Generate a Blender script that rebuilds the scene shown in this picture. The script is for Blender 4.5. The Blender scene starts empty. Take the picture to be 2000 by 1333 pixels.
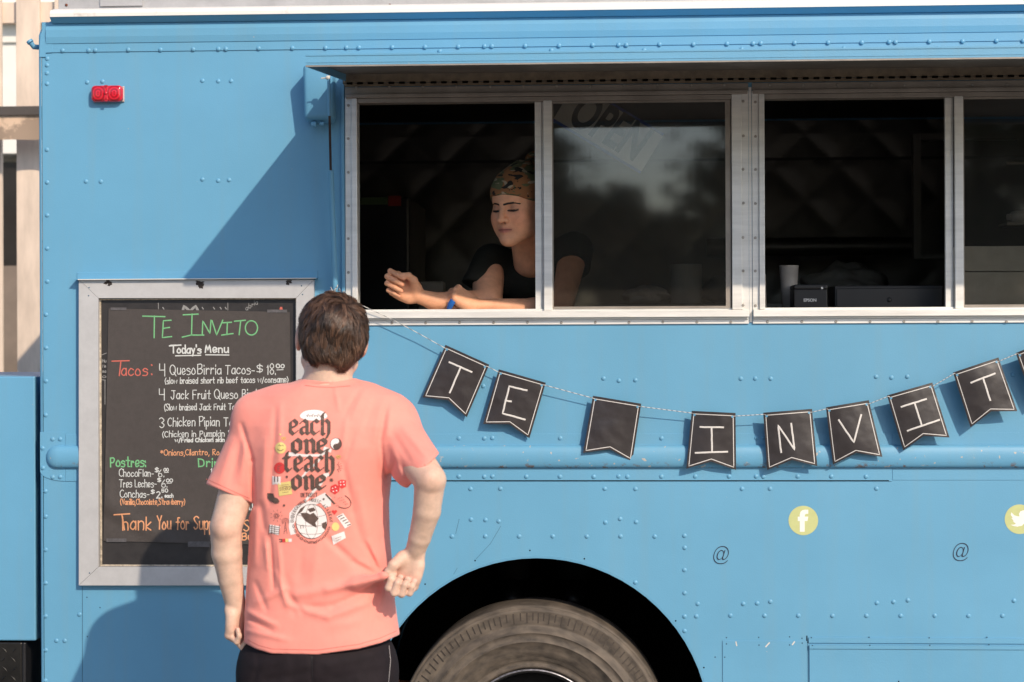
import bpy, bmesh, math, random
import numpy as np
from mathutils import Vector, Matrix, geometry
from mathutils.bvhtree import BVHTree

SC = bpy.context.scene
COL = SC.collection
R = math.radians
rnd = random.Random(7)

# ------------------------------------------------------------------ camera
CAM = np.array([0.288, -5.5, 1.59])
YAW, ROLL, FPX = R(3.0), 0.0039, 3667.0
_F = np.array([-math.sin(YAW), math.cos(YAW), 0.0])
_R0 = np.array([math.cos(YAW), math.sin(YAW), 0.0]); _U0 = np.array([0, 0, 1.0])
_R = math.cos(ROLL)*_R0 - math.sin(ROLL)*_U0
_U = math.cos(ROLL)*_U0 + math.sin(ROLL)*_R0
cd = bpy.data.cameras.new('camera'); cam = bpy.data.objects.new('camera', cd); COL.objects.link(cam)
cam.matrix_world = Matrix(((_R[0], _U[0], -_F[0], CAM[0]), (_R[1], _U[1], -_F[1], CAM[1]), (_R[2], _U[2], -_F[2], CAM[2]), (0, 0, 0, 1)))
cd.sensor_width = 36; cd.lens = 36*FPX/2000; cd.clip_end = 2000; cd.clip_start = 0.05
cd.dof.use_dof = True; cd.dof.focus_distance = 5.5; cd.dof.aperture_fstop = 4.5
SC.camera = cam

# ------------------------------------------------------------------ light
SUN = Vector((0.687, -1.0, 0.772)).normalized()          # towards the sun
ELEV = math.asin(SUN.z); AZ = math.atan2(SUN.x, SUN.y)     # azimuth clockwise from +Y
world = bpy.data.worlds.new('World'); SC.world = world; world.use_nodes = True
wn = world.node_tree.nodes; wn.clear()
sky = wn.new('ShaderNodeTexSky'); sky.sky_type = 'NISHITA'; sky.sun_disc = False
sky.sun_elevation = ELEV; sky.sun_rotation = AZ; sky.air_density = 1.0; sky.dust_density = 1.2; sky.ozone_density = 2.6
bg = wn.new('ShaderNodeBackground'); bg.inputs['Strength'].default_value = 0.15
wo = wn.new('ShaderNodeOutputWorld')
world.node_tree.links.new(sky.outputs[0], bg.inputs[0]); world.node_tree.links.new(bg.outputs[0], wo.inputs[0])
ld = bpy.data.lights.new('sun', 'SUN'); ld.energy = 3.5; ld.angle = R(0.6); ld.color = (1.0, 0.84, 0.66)
sun = bpy.data.objects.new('sun', ld); COL.objects.link(sun); sun.rotation_euler = SUN.to_track_quat('Z', 'Y').to_euler(); sun.location = SUN*8
SC.view_settings.view_transform = 'Standard'; SC.view_settings.look = 'None'; SC.view_settings.gamma = 1
SC.view_settings.use_curve_mapping = False; SC.view_settings.exposure = 0.27
SC.cycles.max_bounces = 8; SC.cycles.use_denoising = True

# ------------------------------------------------------------------ pixel -> place
def W(px, py, y=0.0):
    d = _F*FPX + _R*(px-1000.0) - _U*(py-666.5)
    t = (y-CAM[1])/d[1]
    return CAM + d*t
def V(px, py, y=0.0): return Vector(W(px, py, y))
def wx(px, py=666, y=0.0): return float(W(px, py, y)[0])
def wz(py, px=1000, y=0.0): return float(W(px, py, y)[2])
S = 0.0015                                               # metres per photo pixel on the truck's side

# ------------------------------------------------------------------ materials
def nt(name):
    m = bpy.data.materials.new(name); m.use_nodes = True; n = m.node_tree.nodes; l = m.node_tree.links
    return m, n, l, n['Principled BSDF']
def L(c):                                                # sRGB 0-255 -> linear
    return tuple(((x/255)/12.92 if x/255 <= 0.04045 else ((x/255+0.055)/1.055)**2.4) for x in c)
def mat(name, c, rough=0.5, metal=0.0, var=0.12, scale=6.0, bump=0.0, bscale=60.0, spec=0.5, stretch=(1, 1, 1), c2=None, t=(0.35, 0.65), bump2=0.0, b2scale=3.0, sheen=0.0, rvar=0.0, coat=0.0):
    m, n, l, p = nt(name)
    p.inputs['Roughness'].default_value = rough; p.inputs['Metallic'].default_value = metal
    p.inputs['Specular IOR Level'].default_value = spec
    if sheen: p.inputs['Sheen Weight'].default_value = sheen
    if coat: p.inputs['Coat Weight'].default_value = coat; p.inputs['Coat Roughness'].default_value = 0.15
    tc = n.new('ShaderNodeTexCoord'); mp = n.new('ShaderNodeMapping'); mp.inputs['Scale'].default_value = stretch
    geo = n.new('ShaderNodeNewGeometry'); l.new(geo.outputs['Position'], mp.inputs[0])
    no = n.new('ShaderNodeTexNoise'); no.inputs['Scale'].default_value = scale; no.inputs['Detail'].default_value = 6; no.inputs['Roughness'].default_value = 0.65
    l.new(mp.outputs[0], no.inputs['Vector'])
    mr = n.new('ShaderNodeMapRange'); mr.inputs[1].default_value = t[0]; mr.inputs[2].default_value = t[1]; l.new(no.outputs['Fac'], mr.inputs[0])
    mx = n.new('ShaderNodeMix'); mx.data_type = 'RGBA'; l.new(mr.outputs[0], mx.inputs[0])
    a = c2 if c2 else tuple(x*(1-var) for x in c); b = c if c2 else tuple(min(1, x*(1+var)) for x in c)
    mx.inputs[6].default_value = (*a, 1); mx.inputs[7].default_value = (*b, 1); l.new(mx.outputs[2], p.inputs['Base Color'])
    if rvar:
        r2 = n.new('ShaderNodeMapRange'); r2.inputs[3].default_value = rough-rvar; r2.inputs[4].default_value = rough+rvar
        l.new(no.outputs['Fac'], r2.inputs[0]); l.new(r2.outputs[0], p.inputs['Roughness'])
    if bump:
        b1 = n.new('ShaderNodeTexNoise'); b1.inputs['Scale'].default_value = bscale; b1.inputs['Detail'].default_value = 4; l.new(mp.outputs[0], b1.inputs['Vector'])
        bp = n.new('ShaderNodeBump'); bp.inputs['Strength'].default_value = bump; bp.inputs['Distance'].default_value = 0.002; l.new(b1.outputs['Fac'], bp.inputs['Height'])
        if bump2:
            b3 = n.new('ShaderNodeTexNoise'); b3.inputs['Scale'].default_value = b2scale; b3.inputs['Detail'].default_value = 1.5; l.new(mp.outputs[0], b3.inputs['Vector'])
            bq = n.new('ShaderNodeBump'); bq.inputs['Strength'].default_value = bump2; bq.inputs['Distance'].default_value = 0.01; l.new(b3.outputs['Fac'], bq.inputs['Height'])
            l.new(bq.outputs[0], bp.inputs['Normal'])
        l.new(bp.outputs[0], p.inputs['Normal'])
    return m
def attr_mat(name, rough=0.5, sub=0.0, bump=0.15, bscale=400, spec=0.35, mott=0.08, mscale=25, sheen=0.0):
    m, n, l, p = nt(name)
    at = n.new('ShaderNodeAttribute'); at.attribute_name = 'col'
    geo = n.new('ShaderNodeNewGeometry')
    no = n.new('ShaderNodeTexNoise'); no.inputs['Scale'].default_value = mscale; no.inputs['Detail'].default_value = 8; no.inputs['Roughness'].default_value = 0.72; l.new(geo.outputs['Position'], no.inputs['Vector'])
    mr = n.new('ShaderNodeMapRange'); mr.inputs[1].default_value = 0.3; mr.inputs[2].default_value = 0.7; mr.inputs[3].default_value = 1-mott; mr.inputs[4].default_value = 1+mott
    l.new(no.outputs['Fac'], mr.inputs[0])
    mu = n.new('ShaderNodeVectorMath'); mu.operation = 'SCALE'; l.new(at.outputs['Color'], mu.inputs[0]); l.new(mr.outputs[0], mu.inputs['Scale'])
    l.new(mu.outputs[0], p.inputs['Base Color'])
    p.inputs['Roughness'].default_value = rough; p.inputs['Specular IOR Level'].default_value = spec
    if sub:
        p.inputs['Subsurface Weight'].default_value = sub; p.inputs['Subsurface Radius'].default_value = (1.0, 0.35, 0.2); p.inputs['Subsurface Scale'].default_value = 0.006
    if sheen: p.inputs['Sheen Weight'].default_value = sheen
    b1 = n.new('ShaderNodeTexNoise'); b1.inputs['Scale'].default_value = bscale; b1.inputs['Detail'].default_value = 3; l.new(geo.outputs['Position'], b1.inputs['Vector'])
    bp = n.new('ShaderNodeBump'); bp.inputs['Strength'].default_value = bump; bp.inputs['Distance'].default_value = 0.0006; l.new(b1.outputs['Fac'], bp.inputs['Height']); l.new(bp.outputs[0], p.inputs['Normal'])
    return m

# ------------------------------------------------------------------ objects
def link(o, parent=None):
    COL.objects.link(o)
    if parent is not None:
        o.parent = parent; o.matrix_parent_inverse = Matrix.Translation(-wloc(parent))
    return o
def wloc(o):
    v = Vector((0, 0, 0))
    # every origin used here carries translation only
    return v + LOC.get(o.name, Vector((0, 0, 0)))
LOC = {}
def tag(o, label=None, cat=None, group=None, kind=None):
    if label: o['label'] = label
    if cat: o['category'] = cat
    if group: o['group'] = group
    if kind: o['kind'] = kind
    return o
def thing(name, loc, label, cat, group=None):
    o = bpy.data.objects.new(name, None); o.empty_display_size = 0.05; o.location = loc; COL.objects.link(o)
    LOC[o.name] = Vector(loc)
    return tag(o, label, cat, group)
class MB:
    def __init__(s): s.v = []; s.f = []; s.sm = []
    def add(s, vs, fs, smooth=False):
        n = len(s.v); s.v += [tuple(map(float, v)) for v in vs]; s.f += [tuple(i+n for i in f) for f in fs]; s.sm += [smooth]*len(fs); return s
    def box(s, x0, x1, y0, y1, z0, z1, bev=0.0):
        if x0 > x1: x0, x1 = x1, x0
        if y0 > y1: y0, y1 = y1, y0
        if z0 > z1: z0, z1 = z1, z0
        if bev <= 0:
            v = [(x, y, z) for x in (x0, x1) for y in (y0, y1) for z in (z0, z1)]
            return s.add(v, [(0, 1, 3, 2), (4, 6, 7, 5), (0, 4, 5, 1), (2, 3, 7, 6), (0, 2, 6, 4), (1, 5, 7, 3)])
        b = min(bev, (x1-x0)/2.01, (y1-y0)/2.01, (z1-z0)/2.01); bm = bmesh.new(); bmesh.ops.create_cube(bm, size=1)
        for q in bm.verts: q.co = Vector(((x0+x1)/2+q.co.x*(x1-x0), (y0+y1)/2+q.co.y*(y1-y0), (z0+z1)/2+q.co.z*(z1-z0)))
        bmesh.ops.bevel(bm, geom=bm.edges[:], offset=b, segments=2, affect='EDGES', profile=0.5)
        bm.verts.index_update(); s.add([q.co[:] for q in bm.verts], [[q.index for q in f.verts] for f in bm.faces]); bm.free(); return s
    def tube(s, pts, r, n=10, cap=True, rs=None):
        pts = [Vector(p) for p in pts]; rings = []; up = None
        for i, p in enumerate(pts):
            d = (pts[min(i+1, len(pts)-1)]-pts[max(i-1, 0)]).normalized()
            if up is None: up = d.orthogonal().normalized()
            up = (up-d*up.dot(d)).normalized(); b = d.cross(up); rr = rs[i] if rs else r
            rings.append([p+up*math.cos(2*math.pi*k/n)*rr+b*math.sin(2*math.pi*k/n)*rr for k in range(n)])
        vs = [q for r_ in rings for q in r_]; fs = []
        for i in range(len(pts)-1):
            for k in range(n): fs.append((i*n+k, i*n+(k+1) % n, (i+1)*n+(k+1) % n, (i+1)*n+k))
        s.add(vs, fs, True)
        if cap: s.add(rings[0], [tuple(range(n-1, -1, -1))]); s.add(rings[-1], [tuple(range(n))])
        return s
    def lathe(s, prof, c, axis='z', n=32, a0=0.0, a1=2*math.pi, smooth=True):
        full = abs(a1-a0-2*math.pi) < 1e-6; m = n if full else n+1; vs = []
        for (r, h) in prof:
            for k in range(m):
                a = a0+(a1-a0)*k/n; u, w = r*math.cos(a), r*math.sin(a)
                vs.append({'z': (c[0]+u, c[1]+w, c[2]+h), 'y': (c[0]+u, c[1]+h, c[2]+w), 'x': (c[0]+h, c[1]+u, c[2]+w)}[axis])
        fs = []
        for i in range(len(prof)-1):
            for k in range(n):
                fs.append((i*m+k, i*m+(k+1) % m, (i+1)*m+(k+1) % m, (i+1)*m+k))
        return s.add(vs, fs, smooth)
    def prism(s, poly, y0, y1):                          # poly of (x,z), extruded along y
        n = len(poly); v = [(x, y0, z) for x, z in poly]+[(x, y1, z) for x, z in poly]
        tri = geometry.tessellate_polygon([[Vector((x, z, 0)) for x, z in poly]])
        f = [tuple(t) for t in tri]+[tuple(i+n for i in reversed(t)) for t in tri]
        f += [(i, (i+1) % n, (i+1) % n+n, i+n) for i in range(n)]
        return s.add(v, f)
    def mesh(s, name, m=None):
        me = bpy.data.meshes.new(name); me.from_pydata(s.v, [], s.f); me.update()
        me.polygons.foreach_set('use_smooth', s.sm)
        bm = bmesh.new(); bm.from_mesh(me); bmesh.ops.recalc_face_normals(bm, faces=bm.faces); bm.to_mesh(me); bm.free()
        if m: me.materials.append(m)
        return me
    def each(s, name, m, parent=None, **k):            # every separate piece becomes an object of its own
        r = list(range(len(s.v)))
        def find(a):
            while r[a] != a: r[a] = r[r[a]]; a = r[a]
            return a
        for f in s.f:
            for q in f[1:]: r[find(q)] = find(f[0])
        key = {}
        for i, v in enumerate(s.v): key.setdefault(tuple(round(c, 6) for c in v), i)
        for i, v in enumerate(s.v): r[find(i)] = find(key[tuple(round(c, 6) for c in v)])
        g = {}
        for f, sm in zip(s.f, s.sm): g.setdefault(find(f[0]), []).append((f, sm))
        out = []
        for fl in g.values():
            ids = sorted({q for f, _ in fl for q in f}); mp = {q: i for i, q in enumerate(ids)}; b = MB()
            b.v = [s.v[q] for q in ids]; b.f = [tuple(mp[q] for q in f) for f, _ in fl]; b.sm = [sm for _, sm in fl]; out.append(b.build(name, m, parent, **k))
        return out
    def build(s, name, m, parent=None, **k):
        o = bpy.data.objects.new(name, s.mesh(name, m)); link(o, parent); tag(o, **k); return o
def part(name, me, m, parent, **k):
    if m and not me.materials: me.materials.append(m)
    o = bpy.data.objects.new(name, me); link(o, parent); tag(o, **k); return o
def sheet(name, outline, holes, y0, thick, m, parent, bulge=None, step=None, **k):
    """A flat sheet of (x,z) outline with holes, front at y0, thickness going +y."""
    pts = []; edges = []
    for poly in [outline]+holes:
        n0 = len(pts); pts += [Vector(p) for p in poly]; edges += [(n0+i, n0+(i+1) % len(poly)) for i in range(len(poly))]
    def ins(poly, x, z):
        c = False; j = len(poly)-1
        for i in range(len(poly)):
            xi, zi = poly[i]; xj, zj = poly[j]
            if (zi > z) != (zj > z) and x < (xj-xi)*(z-zi)/(zj-zi)+xi: c = not c
            j = i
        return c
    if step:
        xs = [p[0] for p in outline]; zs = [p[1] for p in outline]
        for x in np.arange(min(xs)+step/2, max(xs), step):
            for z in np.arange(min(zs)+step/2, max(zs), step):
                if ins(outline, x, z) and not any(ins(h, x, z) for h in holes): pts.append(Vector((x, z)))
    vo, eo, fo, *_ = geometry.delaunay_2d_cdt(pts, edges, [], 0, 1e-5)
    fs = []
    for f in fo:
        cx = sum(vo[i].x for i in f)/len(f); cz = sum(vo[i].y for i in f)/len(f)
        if ins(outline, cx, cz) and not any(ins(h, cx, cz) for h in holes): fs.append(list(f))
    bm = bmesh.new(); bv = [bm.verts.new((v.x, y0+(bulge(v.x, v.y) if bulge else 0), v.y)) for v in vo]
    for f in fs:
        a = Vector((vo[f[1]].x-vo[f[0]].x, vo[f[1]].y-vo[f[0]].y)); b = Vector((vo[f[2]].x-vo[f[0]].x, vo[f[2]].y-vo[f[0]].y))
        if a.x*b.y-a.y*b.x < 0: f.reverse()
        try: bm.faces.new([bv[i] for i in f])
        except ValueError: pass
    for v in [v for v in bm.verts if not v.link_faces]: bm.verts.remove(v)
    for f in bm.faces: f.smooth = bulge is not None
    r_ = bmesh.ops.extrude_face_region(bm, geom=bm.faces[:])
    bmesh.ops.translate(bm, vec=(0, thick, 0), verts=[g for g in r_['geom'] if isinstance(g, bmesh.types.BMVert)])
    bmesh.ops.recalc_face_normals(bm, faces=bm.faces)
    me = bpy.data.meshes.new(name); bm.to_mesh(me); bm.free()
    return part(name, me, m, parent, **k)
def text_mesh(s, size, bold=0.0, shear=0.0):
    c = bpy.data.curves.new('txt', 'FONT'); c.body = s; c.size = size; c.offset = bold; c.shear = shear; c.align_x = 'CENTER'; c.align_y = 'CENTER'; c.extrude = 0.0004
    o = bpy.data.objects.new('txt', c); COL.objects.link(o); bpy.context.view_layer.update()
    me = bpy.data.meshes.new_from_object(o.evaluated_get(bpy.context.evaluated_depsgraph_get())); bpy.data.objects.remove(o); bpy.data.curves.remove(c); return me
def place_text(name, s, size, m, parent, px, py, y, bold=0.0, shear=0.0, rot=0.0, sx=1.0, **k):
    me = text_mesh(s, size, bold, shear)
    me.transform(Matrix.Translation(V(px, py, y)) @ Matrix.Rotation(rot, 4, 'Y') @ Matrix.Rotation(math.pi/2, 4, 'X') @ Matrix.Diagonal((sx, 1, 1, 1)))
    me.materials.clear(); return part(name, me, m, parent, **k)
def poly_sheet(P, thick=0.0006, y=0.0):                  # outline in photo pixels
    return [tuple(W(a, b, y)[[0, 2]]) for a, b in P]
# ================================================================== materials of the truck
BLUE = (0.112, 0.322, 0.500)
def paint_mat(name, rust=False, c=BLUE):
    m = mat(name, c, rough=0.46, var=0.035, scale=2.2, bump=0.16, bscale=260, bump2=0.62, b2scale=2.4, spec=0.6, rvar=0.05)
    n, l = m.node_tree.nodes, m.node_tree.links; p = n['Principled BSDF']; base = p.inputs['Base Color'].links[0].from_socket
    geo = n.new('ShaderNodeNewGeometry')
    # faint downward grime streaks and small chips showing pale primer
    mp = n.new('ShaderNodeMapping'); mp.inputs['Scale'].default_value = (22, 22, 1.3); l.new(geo.outputs['Position'], mp.inputs[0])
    g = n.new('ShaderNodeTexNoise'); g.inputs['Scale'].default_value = 1.0; g.inputs['Detail'].default_value = 5; l.new(mp.outputs[0], g.inputs['Vector'])
    r1 = n.new('ShaderNodeMapRange'); r1.inputs[1].default_value = 0.5; r1.inputs[2].default_value = 0.85; r1.inputs[4].default_value = 0.38; l.new(g.outputs['Fac'], r1.inputs[0])
    m1 = n.new('ShaderNodeMix'); m1.data_type = 'RGBA'; l.new(r1.outputs[0], m1.inputs[0]); l.new(base, m1.inputs[6]); m1.inputs[7].default_value = (0.16, 0.30, 0.38, 1)
    ch = n.new('ShaderNodeTexNoise'); ch.inputs['Scale'].default_value = 55; ch.inputs['Detail'].default_value = 3; l.new(geo.outputs['Position'], ch.inputs['Vector'])
    r2 = n.new('ShaderNodeMapRange'); r2.inputs[1].default_value = 0.765 if not rust else 0.66; r2.inputs[2].default_value = 0.79 if not rust else 0.69; l.new(ch.outputs['Fac'], r2.inputs[0])
    m2 = n.new('ShaderNodeMix'); m2.data_type = 'RGBA'; l.new(r2.outputs[0], m2.inputs[0]); l.new(m1.outputs[2], m2.inputs[6]); m2.inputs[7].default_value = (0.45, 0.42, 0.38, 1)
    out = m2.outputs[2]
    if rust:                                             # rust flakes along the lower edge of the rail
        sp = n.new('ShaderNodeSeparateXYZ'); l.new(geo.outputs['Position'], sp.inputs[0])
        za = n.new('ShaderNodeMapRange'); za.inputs[1].default_value = RAIL_Z0+0.020; za.inputs[2].default_value = RAIL_Z0+0.002; l.new(sp.outputs['Z'], za.inputs[0])
        rn = n.new('ShaderNodeTexNoise'); rn.inputs['Scale'].default_value = 38; rn.inputs['Detail'].default_value = 6; rn.inputs['Roughness'].default_value = 0.75; l.new(geo.outputs['Position'], rn.inputs['Vector'])
        rr = n.new('ShaderNodeMapRange'); rr.inputs[1].default_value = 0.56; rr.inputs[2].default_value = 0.60; l.new(rn.outputs['Fac'], rr.inputs[0])
        mm = n.new('ShaderNodeMath'); mm.operation = 'MULTIPLY'; l.new(za.outputs[0], mm.inputs[0]); l.new(rr.outputs[0], mm.inputs[1])
        m3 = n.new('ShaderNodeMix'); m3.data_type = 'RGBA'; l.new(mm.outputs[0], m3.inputs[0]); l.new(out, m3.inputs[6]); m3.inputs[7].default_value = (0.16, 0.085, 0.05, 1)
        out = m3.outputs[2]
    l.new(out, p.inputs['Base Color']); return m
RAIL_Z0 = wz(914)
M = {}
M['blue'] = paint_mat('blue_truck_paint'); M['blue_rust'] = paint_mat('blue_paint_with_rust', True)
M['white_chip'] = mat('chalky_white_paint', (0.72, 0.70, 0.66), 0.55, var=0.1, scale=14, bump=0.3, c2=(0.50, 0.47, 0.42), t=(0.25, 0.4))
M['roof_grey'] = mat('weathered_grey_metal', (0.40, 0.40, 0.41), 0.5, 0.2, var=0.12, scale=8, bump=0.2)
M['alu'] = mat('brushed_aluminium', (0.74, 0.73, 0.70), 0.42, 0.35, var=0.09, scale=5, stretch=(1, 1, 9), bump=0.12, bscale=90, rvar=0.08)
M['alu_h'] = mat('brushed_aluminium_rail', (0.76, 0.75, 0.72), 0.42, 0.3, var=0.09, scale=5, stretch=(1, 9, 9), bump=0.12, bscale=90, rvar=0.08)
M['alu_dull'] = mat('brown_aluminium', (0.30, 0.265, 0.23), 0.48, 0.4, var=0.16, scale=9, bump=0.25, bscale=60)  # darker and browner than the other aluminium
M['board_alu'] = mat('matt_aluminium_frame', (0.50, 0.50, 0.505), 0.5, 0.25, var=0.05, scale=24, stretch=(1, 1, 1), bump=0.12, bscale=240)
M['underside'] = mat('ground_toned_lining', (0.17, 0.145, 0.12), 0.5, 0.3, var=0.25, scale=7, bump=0.2)  # aluminium darkened in its colour, standing in for the reflected dark ground
M['brass'] = mat('dirty_hinge_metal', (0.20, 0.155, 0.105), 0.6, 0.25, var=0.25, scale=24, bump=0.4)
M['screw'] = mat('zinc_screw', (0.40, 0.37, 0.33), 0.45, 0.6, var=0.15, scale=200)
M['black'] = mat('black_plastic', (0.012, 0.012, 0.014), 0.4, var=0.2)
M['black_gap'] = mat('dark_opening', (0.006, 0.005, 0.004), 1.0, var=0.2, spec=0.0)
M['steel_rod'] = mat('dark_steel_rod', (0.045, 0.03, 0.028), 0.3, 0.7, var=0.2, scale=50)
M['rubber'] = None
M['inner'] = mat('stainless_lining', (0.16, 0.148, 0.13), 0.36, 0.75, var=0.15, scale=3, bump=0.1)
M['dark_inner'] = mat('dark_lining', (0.045, 0.04, 0.035), 0.6, var=0.25, scale=4)  # even dark tone for the lining, floor and cabinets

# ================================================================== the truck
XL = wx(78); XR = wx(3300); ZT = wz(44, 78); ZB = wz(1585)
truck = thing('food_truck', ((XL+XR)/2, 1.1, 0), 'blue riveted food truck with open serving windows behind the man in the coral shirt', 'food truck')
WC = W(1050, 1426); WR = 338*S                          # wheel arch
arch = []
a0 = math.asin((ZB-WC[2])/WR)
for k in range(49):
    a = math.pi-a0-(math.pi-2*a0)*k/48
    arch.append((WC[0]+WR*math.cos(a), WC[2]+WR*math.sin(a)))
outline = [(XL+0.0095, ZB)]+arch+[(XR, ZB), (XR, ZT), (XL+0.0095, ZT)]
WIN1 = (wx(690), wx(1458), wz(622), wz(180)); WIN2 = (wx(1482), wx(2262), wz(622), wz(180))
def rect(x0, x1, z0, z1): return [(x0, z0), (x1, z0), (x1, z1), (x0, z1)]
sheet('side_wall', outline, [rect(*WIN1), rect(*WIN2)], 0.0, 0.004, M['blue'], truck)
TD = 2.25                                                # truck depth
# other walls, roof and floor
b = MB(); b.box(XL, XR, TD-0.03, TD, ZB, ZT+0.03, 0.0); b.build('far_wall', M['blue'], truck)
b = MB(); b.box(XL, XL+0.028, 0.05, TD-0.032, ZB, ZT-0.01); b.build('rear_wall', M['blue'], truck)
b = MB(); b.box(XR-0.03, XR, 0.05, TD-0.032, ZB, ZT-0.01); b.build('front_wall', M['blue'], truck)
b = MB(); b.box(XL+0.03, XR-0.032, 0.05, TD-0.034, ZT-0.03, ZT+0.0); b.build('roof', M['roof_grey'], truck)
FZ = 0.72
b = MB(); b.box(XL+0.03, XR-0.032, 0.78, TD-0.78, FZ-0.04, FZ)
for ya, yb in ((0.05, 0.779), (TD-0.779, TD-0.034)):
    for q0, q1 in ((XL+0.03, WC[0]-WR-0.02), (WC[0]+WR+0.02, WC[0]+2.55-WR-0.02), (WC[0]+2.55+WR+0.02, XR-0.032)): b.box(q0, min(q1, XR-0.032), ya, yb, FZ-0.04, FZ)
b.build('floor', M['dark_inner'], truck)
# inner lining of the serving wall
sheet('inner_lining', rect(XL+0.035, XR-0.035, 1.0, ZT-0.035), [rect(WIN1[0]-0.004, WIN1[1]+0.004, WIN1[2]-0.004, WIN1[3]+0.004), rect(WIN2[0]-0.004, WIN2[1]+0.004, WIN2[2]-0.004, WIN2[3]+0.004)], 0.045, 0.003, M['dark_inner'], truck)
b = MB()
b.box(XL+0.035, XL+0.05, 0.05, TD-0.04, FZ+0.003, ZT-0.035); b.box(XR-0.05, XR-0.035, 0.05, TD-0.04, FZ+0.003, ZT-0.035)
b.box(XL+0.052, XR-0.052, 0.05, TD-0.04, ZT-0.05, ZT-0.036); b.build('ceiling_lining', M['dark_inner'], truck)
# corner post, rounded, with a quarter-round roof shoulder
b = MB(); pr = []
for k in range(9):
    a = math.pi/2*k/8; pr.append((XL+0.0085-0.0105*math.sin(a), -0.002+0.0105*(1-math.cos(a))))
vs = []; fs = []; top = wz(50, 78)
zs = [ZB, top-0.03, top-0.018, top-0.007, top]; ins_ = [0, 0, 0.004, 0.013, 0.03]
for z, i_ in zip(zs, ins_):
    for (x, y) in pr: vs.append((min(x+i_*0.9, XL+0.0088), y+i_*0.3, z))
n = len(pr)
for i in range(len(zs)-1):
    for k in range(n-1): fs.append((i*n+k, i*n+k+1, (i+1)*n+k+1, (i+1)*n+k))
b.add(vs, fs, True); b.build('corner_post', M['blue'], truck)
b = MB(); b.box(XL+0.0087, XL+0.0096, -0.0012, 0.002, ZB, top-0.08); b.build('corner_seam', M['black_gap'], truck)
# top band with a soft outward roll, rail and gutter
x0 = wx(91, 90)
def strip(name, m, yprof, xa, xb, parent=truck, seg=1):
    """profile of (y,z) swept along x"""
    b = MB(); k = len(yprof); xs = np.linspace(xa, xb, seg+1); vs = [(x, y, z) for x in xs for (y, z) in yprof]
    fs = [(i*k+j, i*k+(j+1) % k, (i+1)*k+(j+1) % k, (i+1)*k+j) for i in range(seg) for j in range(k)]
    b.add(vs, fs, False); b.add(vs[:k], [tuple(range(k))]); b.add(vs[-k:], [tuple(range(k))]); return b.build(name, m, parent)
zt = lambda py: wz(py, 100)
prof = [(0.0, zt(103)), (-0.003, zt(103)), (-0.0035, zt(87)), (-0.006, zt(86)), (-0.009, zt(74)), (-0.009, zt(60)), (-0.004, zt(50)), (0.0, zt(46))]
strip('top_band', M['blue'], prof, x0, XR)
strip('roof_gutter', M['blue'], [(0.0, zt(47)), (-0.008, zt(47)), (-0.030, zt(38)), (-0.032, zt(33)), (-0.004, zt(33)), (0.0, zt(34))], wx(103, 40), XR)
strip('roof_edge', M['white_chip'], [(0.0, zt(33.5)), (-0.033, zt(33.5)), (-0.033, zt(37.5)), (-0.035, zt(37.5)), (-0.035, zt(31)), (-0.028, zt(24)), (0.01, zt(17)), (0.05, zt(17)), (0.05, zt(33))], wx(104, 40), XR)
b = MB(); b.box(wx(110, 10), XR, 0.02, 0.05, zt(18.5), zt(-40), 0.002); b.box(wx(193, 10), wx(276, 10), 0.014, 0.019, zt(12), zt(-20)); b.build('roof_skirt', M['roof_grey'], truck)
b = MB()
for px in (126, 760, 1420, 1990): b.lathe([(0.0, -0.003), (0.004, -0.002), (0.0045, 0)], (wx(px, 8), 0.0195, wz(8, px)), 'y', 8)
b.each('rust_bolt', mat('rusty_bolt', (0.13, 0.04, 0.02), 0.8), truck)
b = MB(); b.prism([tuple(W(x, y)[[0, 2]]) for x, y in ((77.8, 112), (78, 88), (80, 70), (85, 56), (92, 47), (101, 42), (108, 40.5), (108, 48), (103, 52), (103, 103), (90, 104), (90, 112))], -0.0042, 0.05); b.build('corner_cap', M['blue'], truck)
# small latch loop standing out behind the corner
b = MB(); b.tube([V(80, 93, 0.06), V(66, 92, 0.05), V(60, 84, 0.045)], 0.008, 10); b.tube([V(60, 84, 0.045), V(57, 80, 0.045)], 0.010, 10); b.build('latch', M['blue'], truck)
# backing strip with the half-round rub rail
zr = lambda py: wz(py)
def railstrip(xa, xb, nm='rail_plate'):
    b = MB(); b.box(xa, xb, -0.0025, -0.0002, zr(940), zr(848)); return b.build(nm, M['blue'], truck)
XRE = wx(1741)
railstrip(wx(128), XRE)
pl = [(wx(78), zr(843)), (wx(78), zr(922))]+[(wx(128)-(50*S)*math.cos(a), zr(922)-(18*S)*math.sin(a)) for a in np.linspace(0.2, 1.5, 8)]+[(wx(127.5), zr(940)), (wx(127.5), zr(843))]
b = MB(); b.prism([(p[0], p[1]) for p in pl], -0.0025, -0.0002); b.build('rail_end_plate', M['blue'], truck)
sheet('patched_strip', [(XRE+0.002, zr(938)), (XR, zr(938)), (XR, zr(846)), (XRE+0.002, zr(847))], [], -0.0015, 0.0013, M['blue'], truck)
zc = (zr(870)+zr(914))/2; hr = (zr(870)-zr(914))/2
prof = [(0.0, zc+hr), (-0.003, zc+hr)]+[(-0.003-0.015*math.sin(a)**0.8, zc+hr*math.cos(a)) for a in np.linspace(0.12, math.pi-0.05, 12)]+[(0.0, zc-hr)]
b = MB(); k = len(prof)
for xa_, xb_, nn_ in ((wx(112), wx(157), 4), (wx(616), XR, 50)):
    xs = list(np.linspace(xa_, xb_, nn_)); vs = [(x, y-0.0025, z) for x in xs for y, z in prof]
    b.add(vs, [(i*k+j, i*k+j+1, (i+1)*k+j+1, (i+1)*k+j) for i in range(len(xs)-1) for j in range(k-1)], True)
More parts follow.
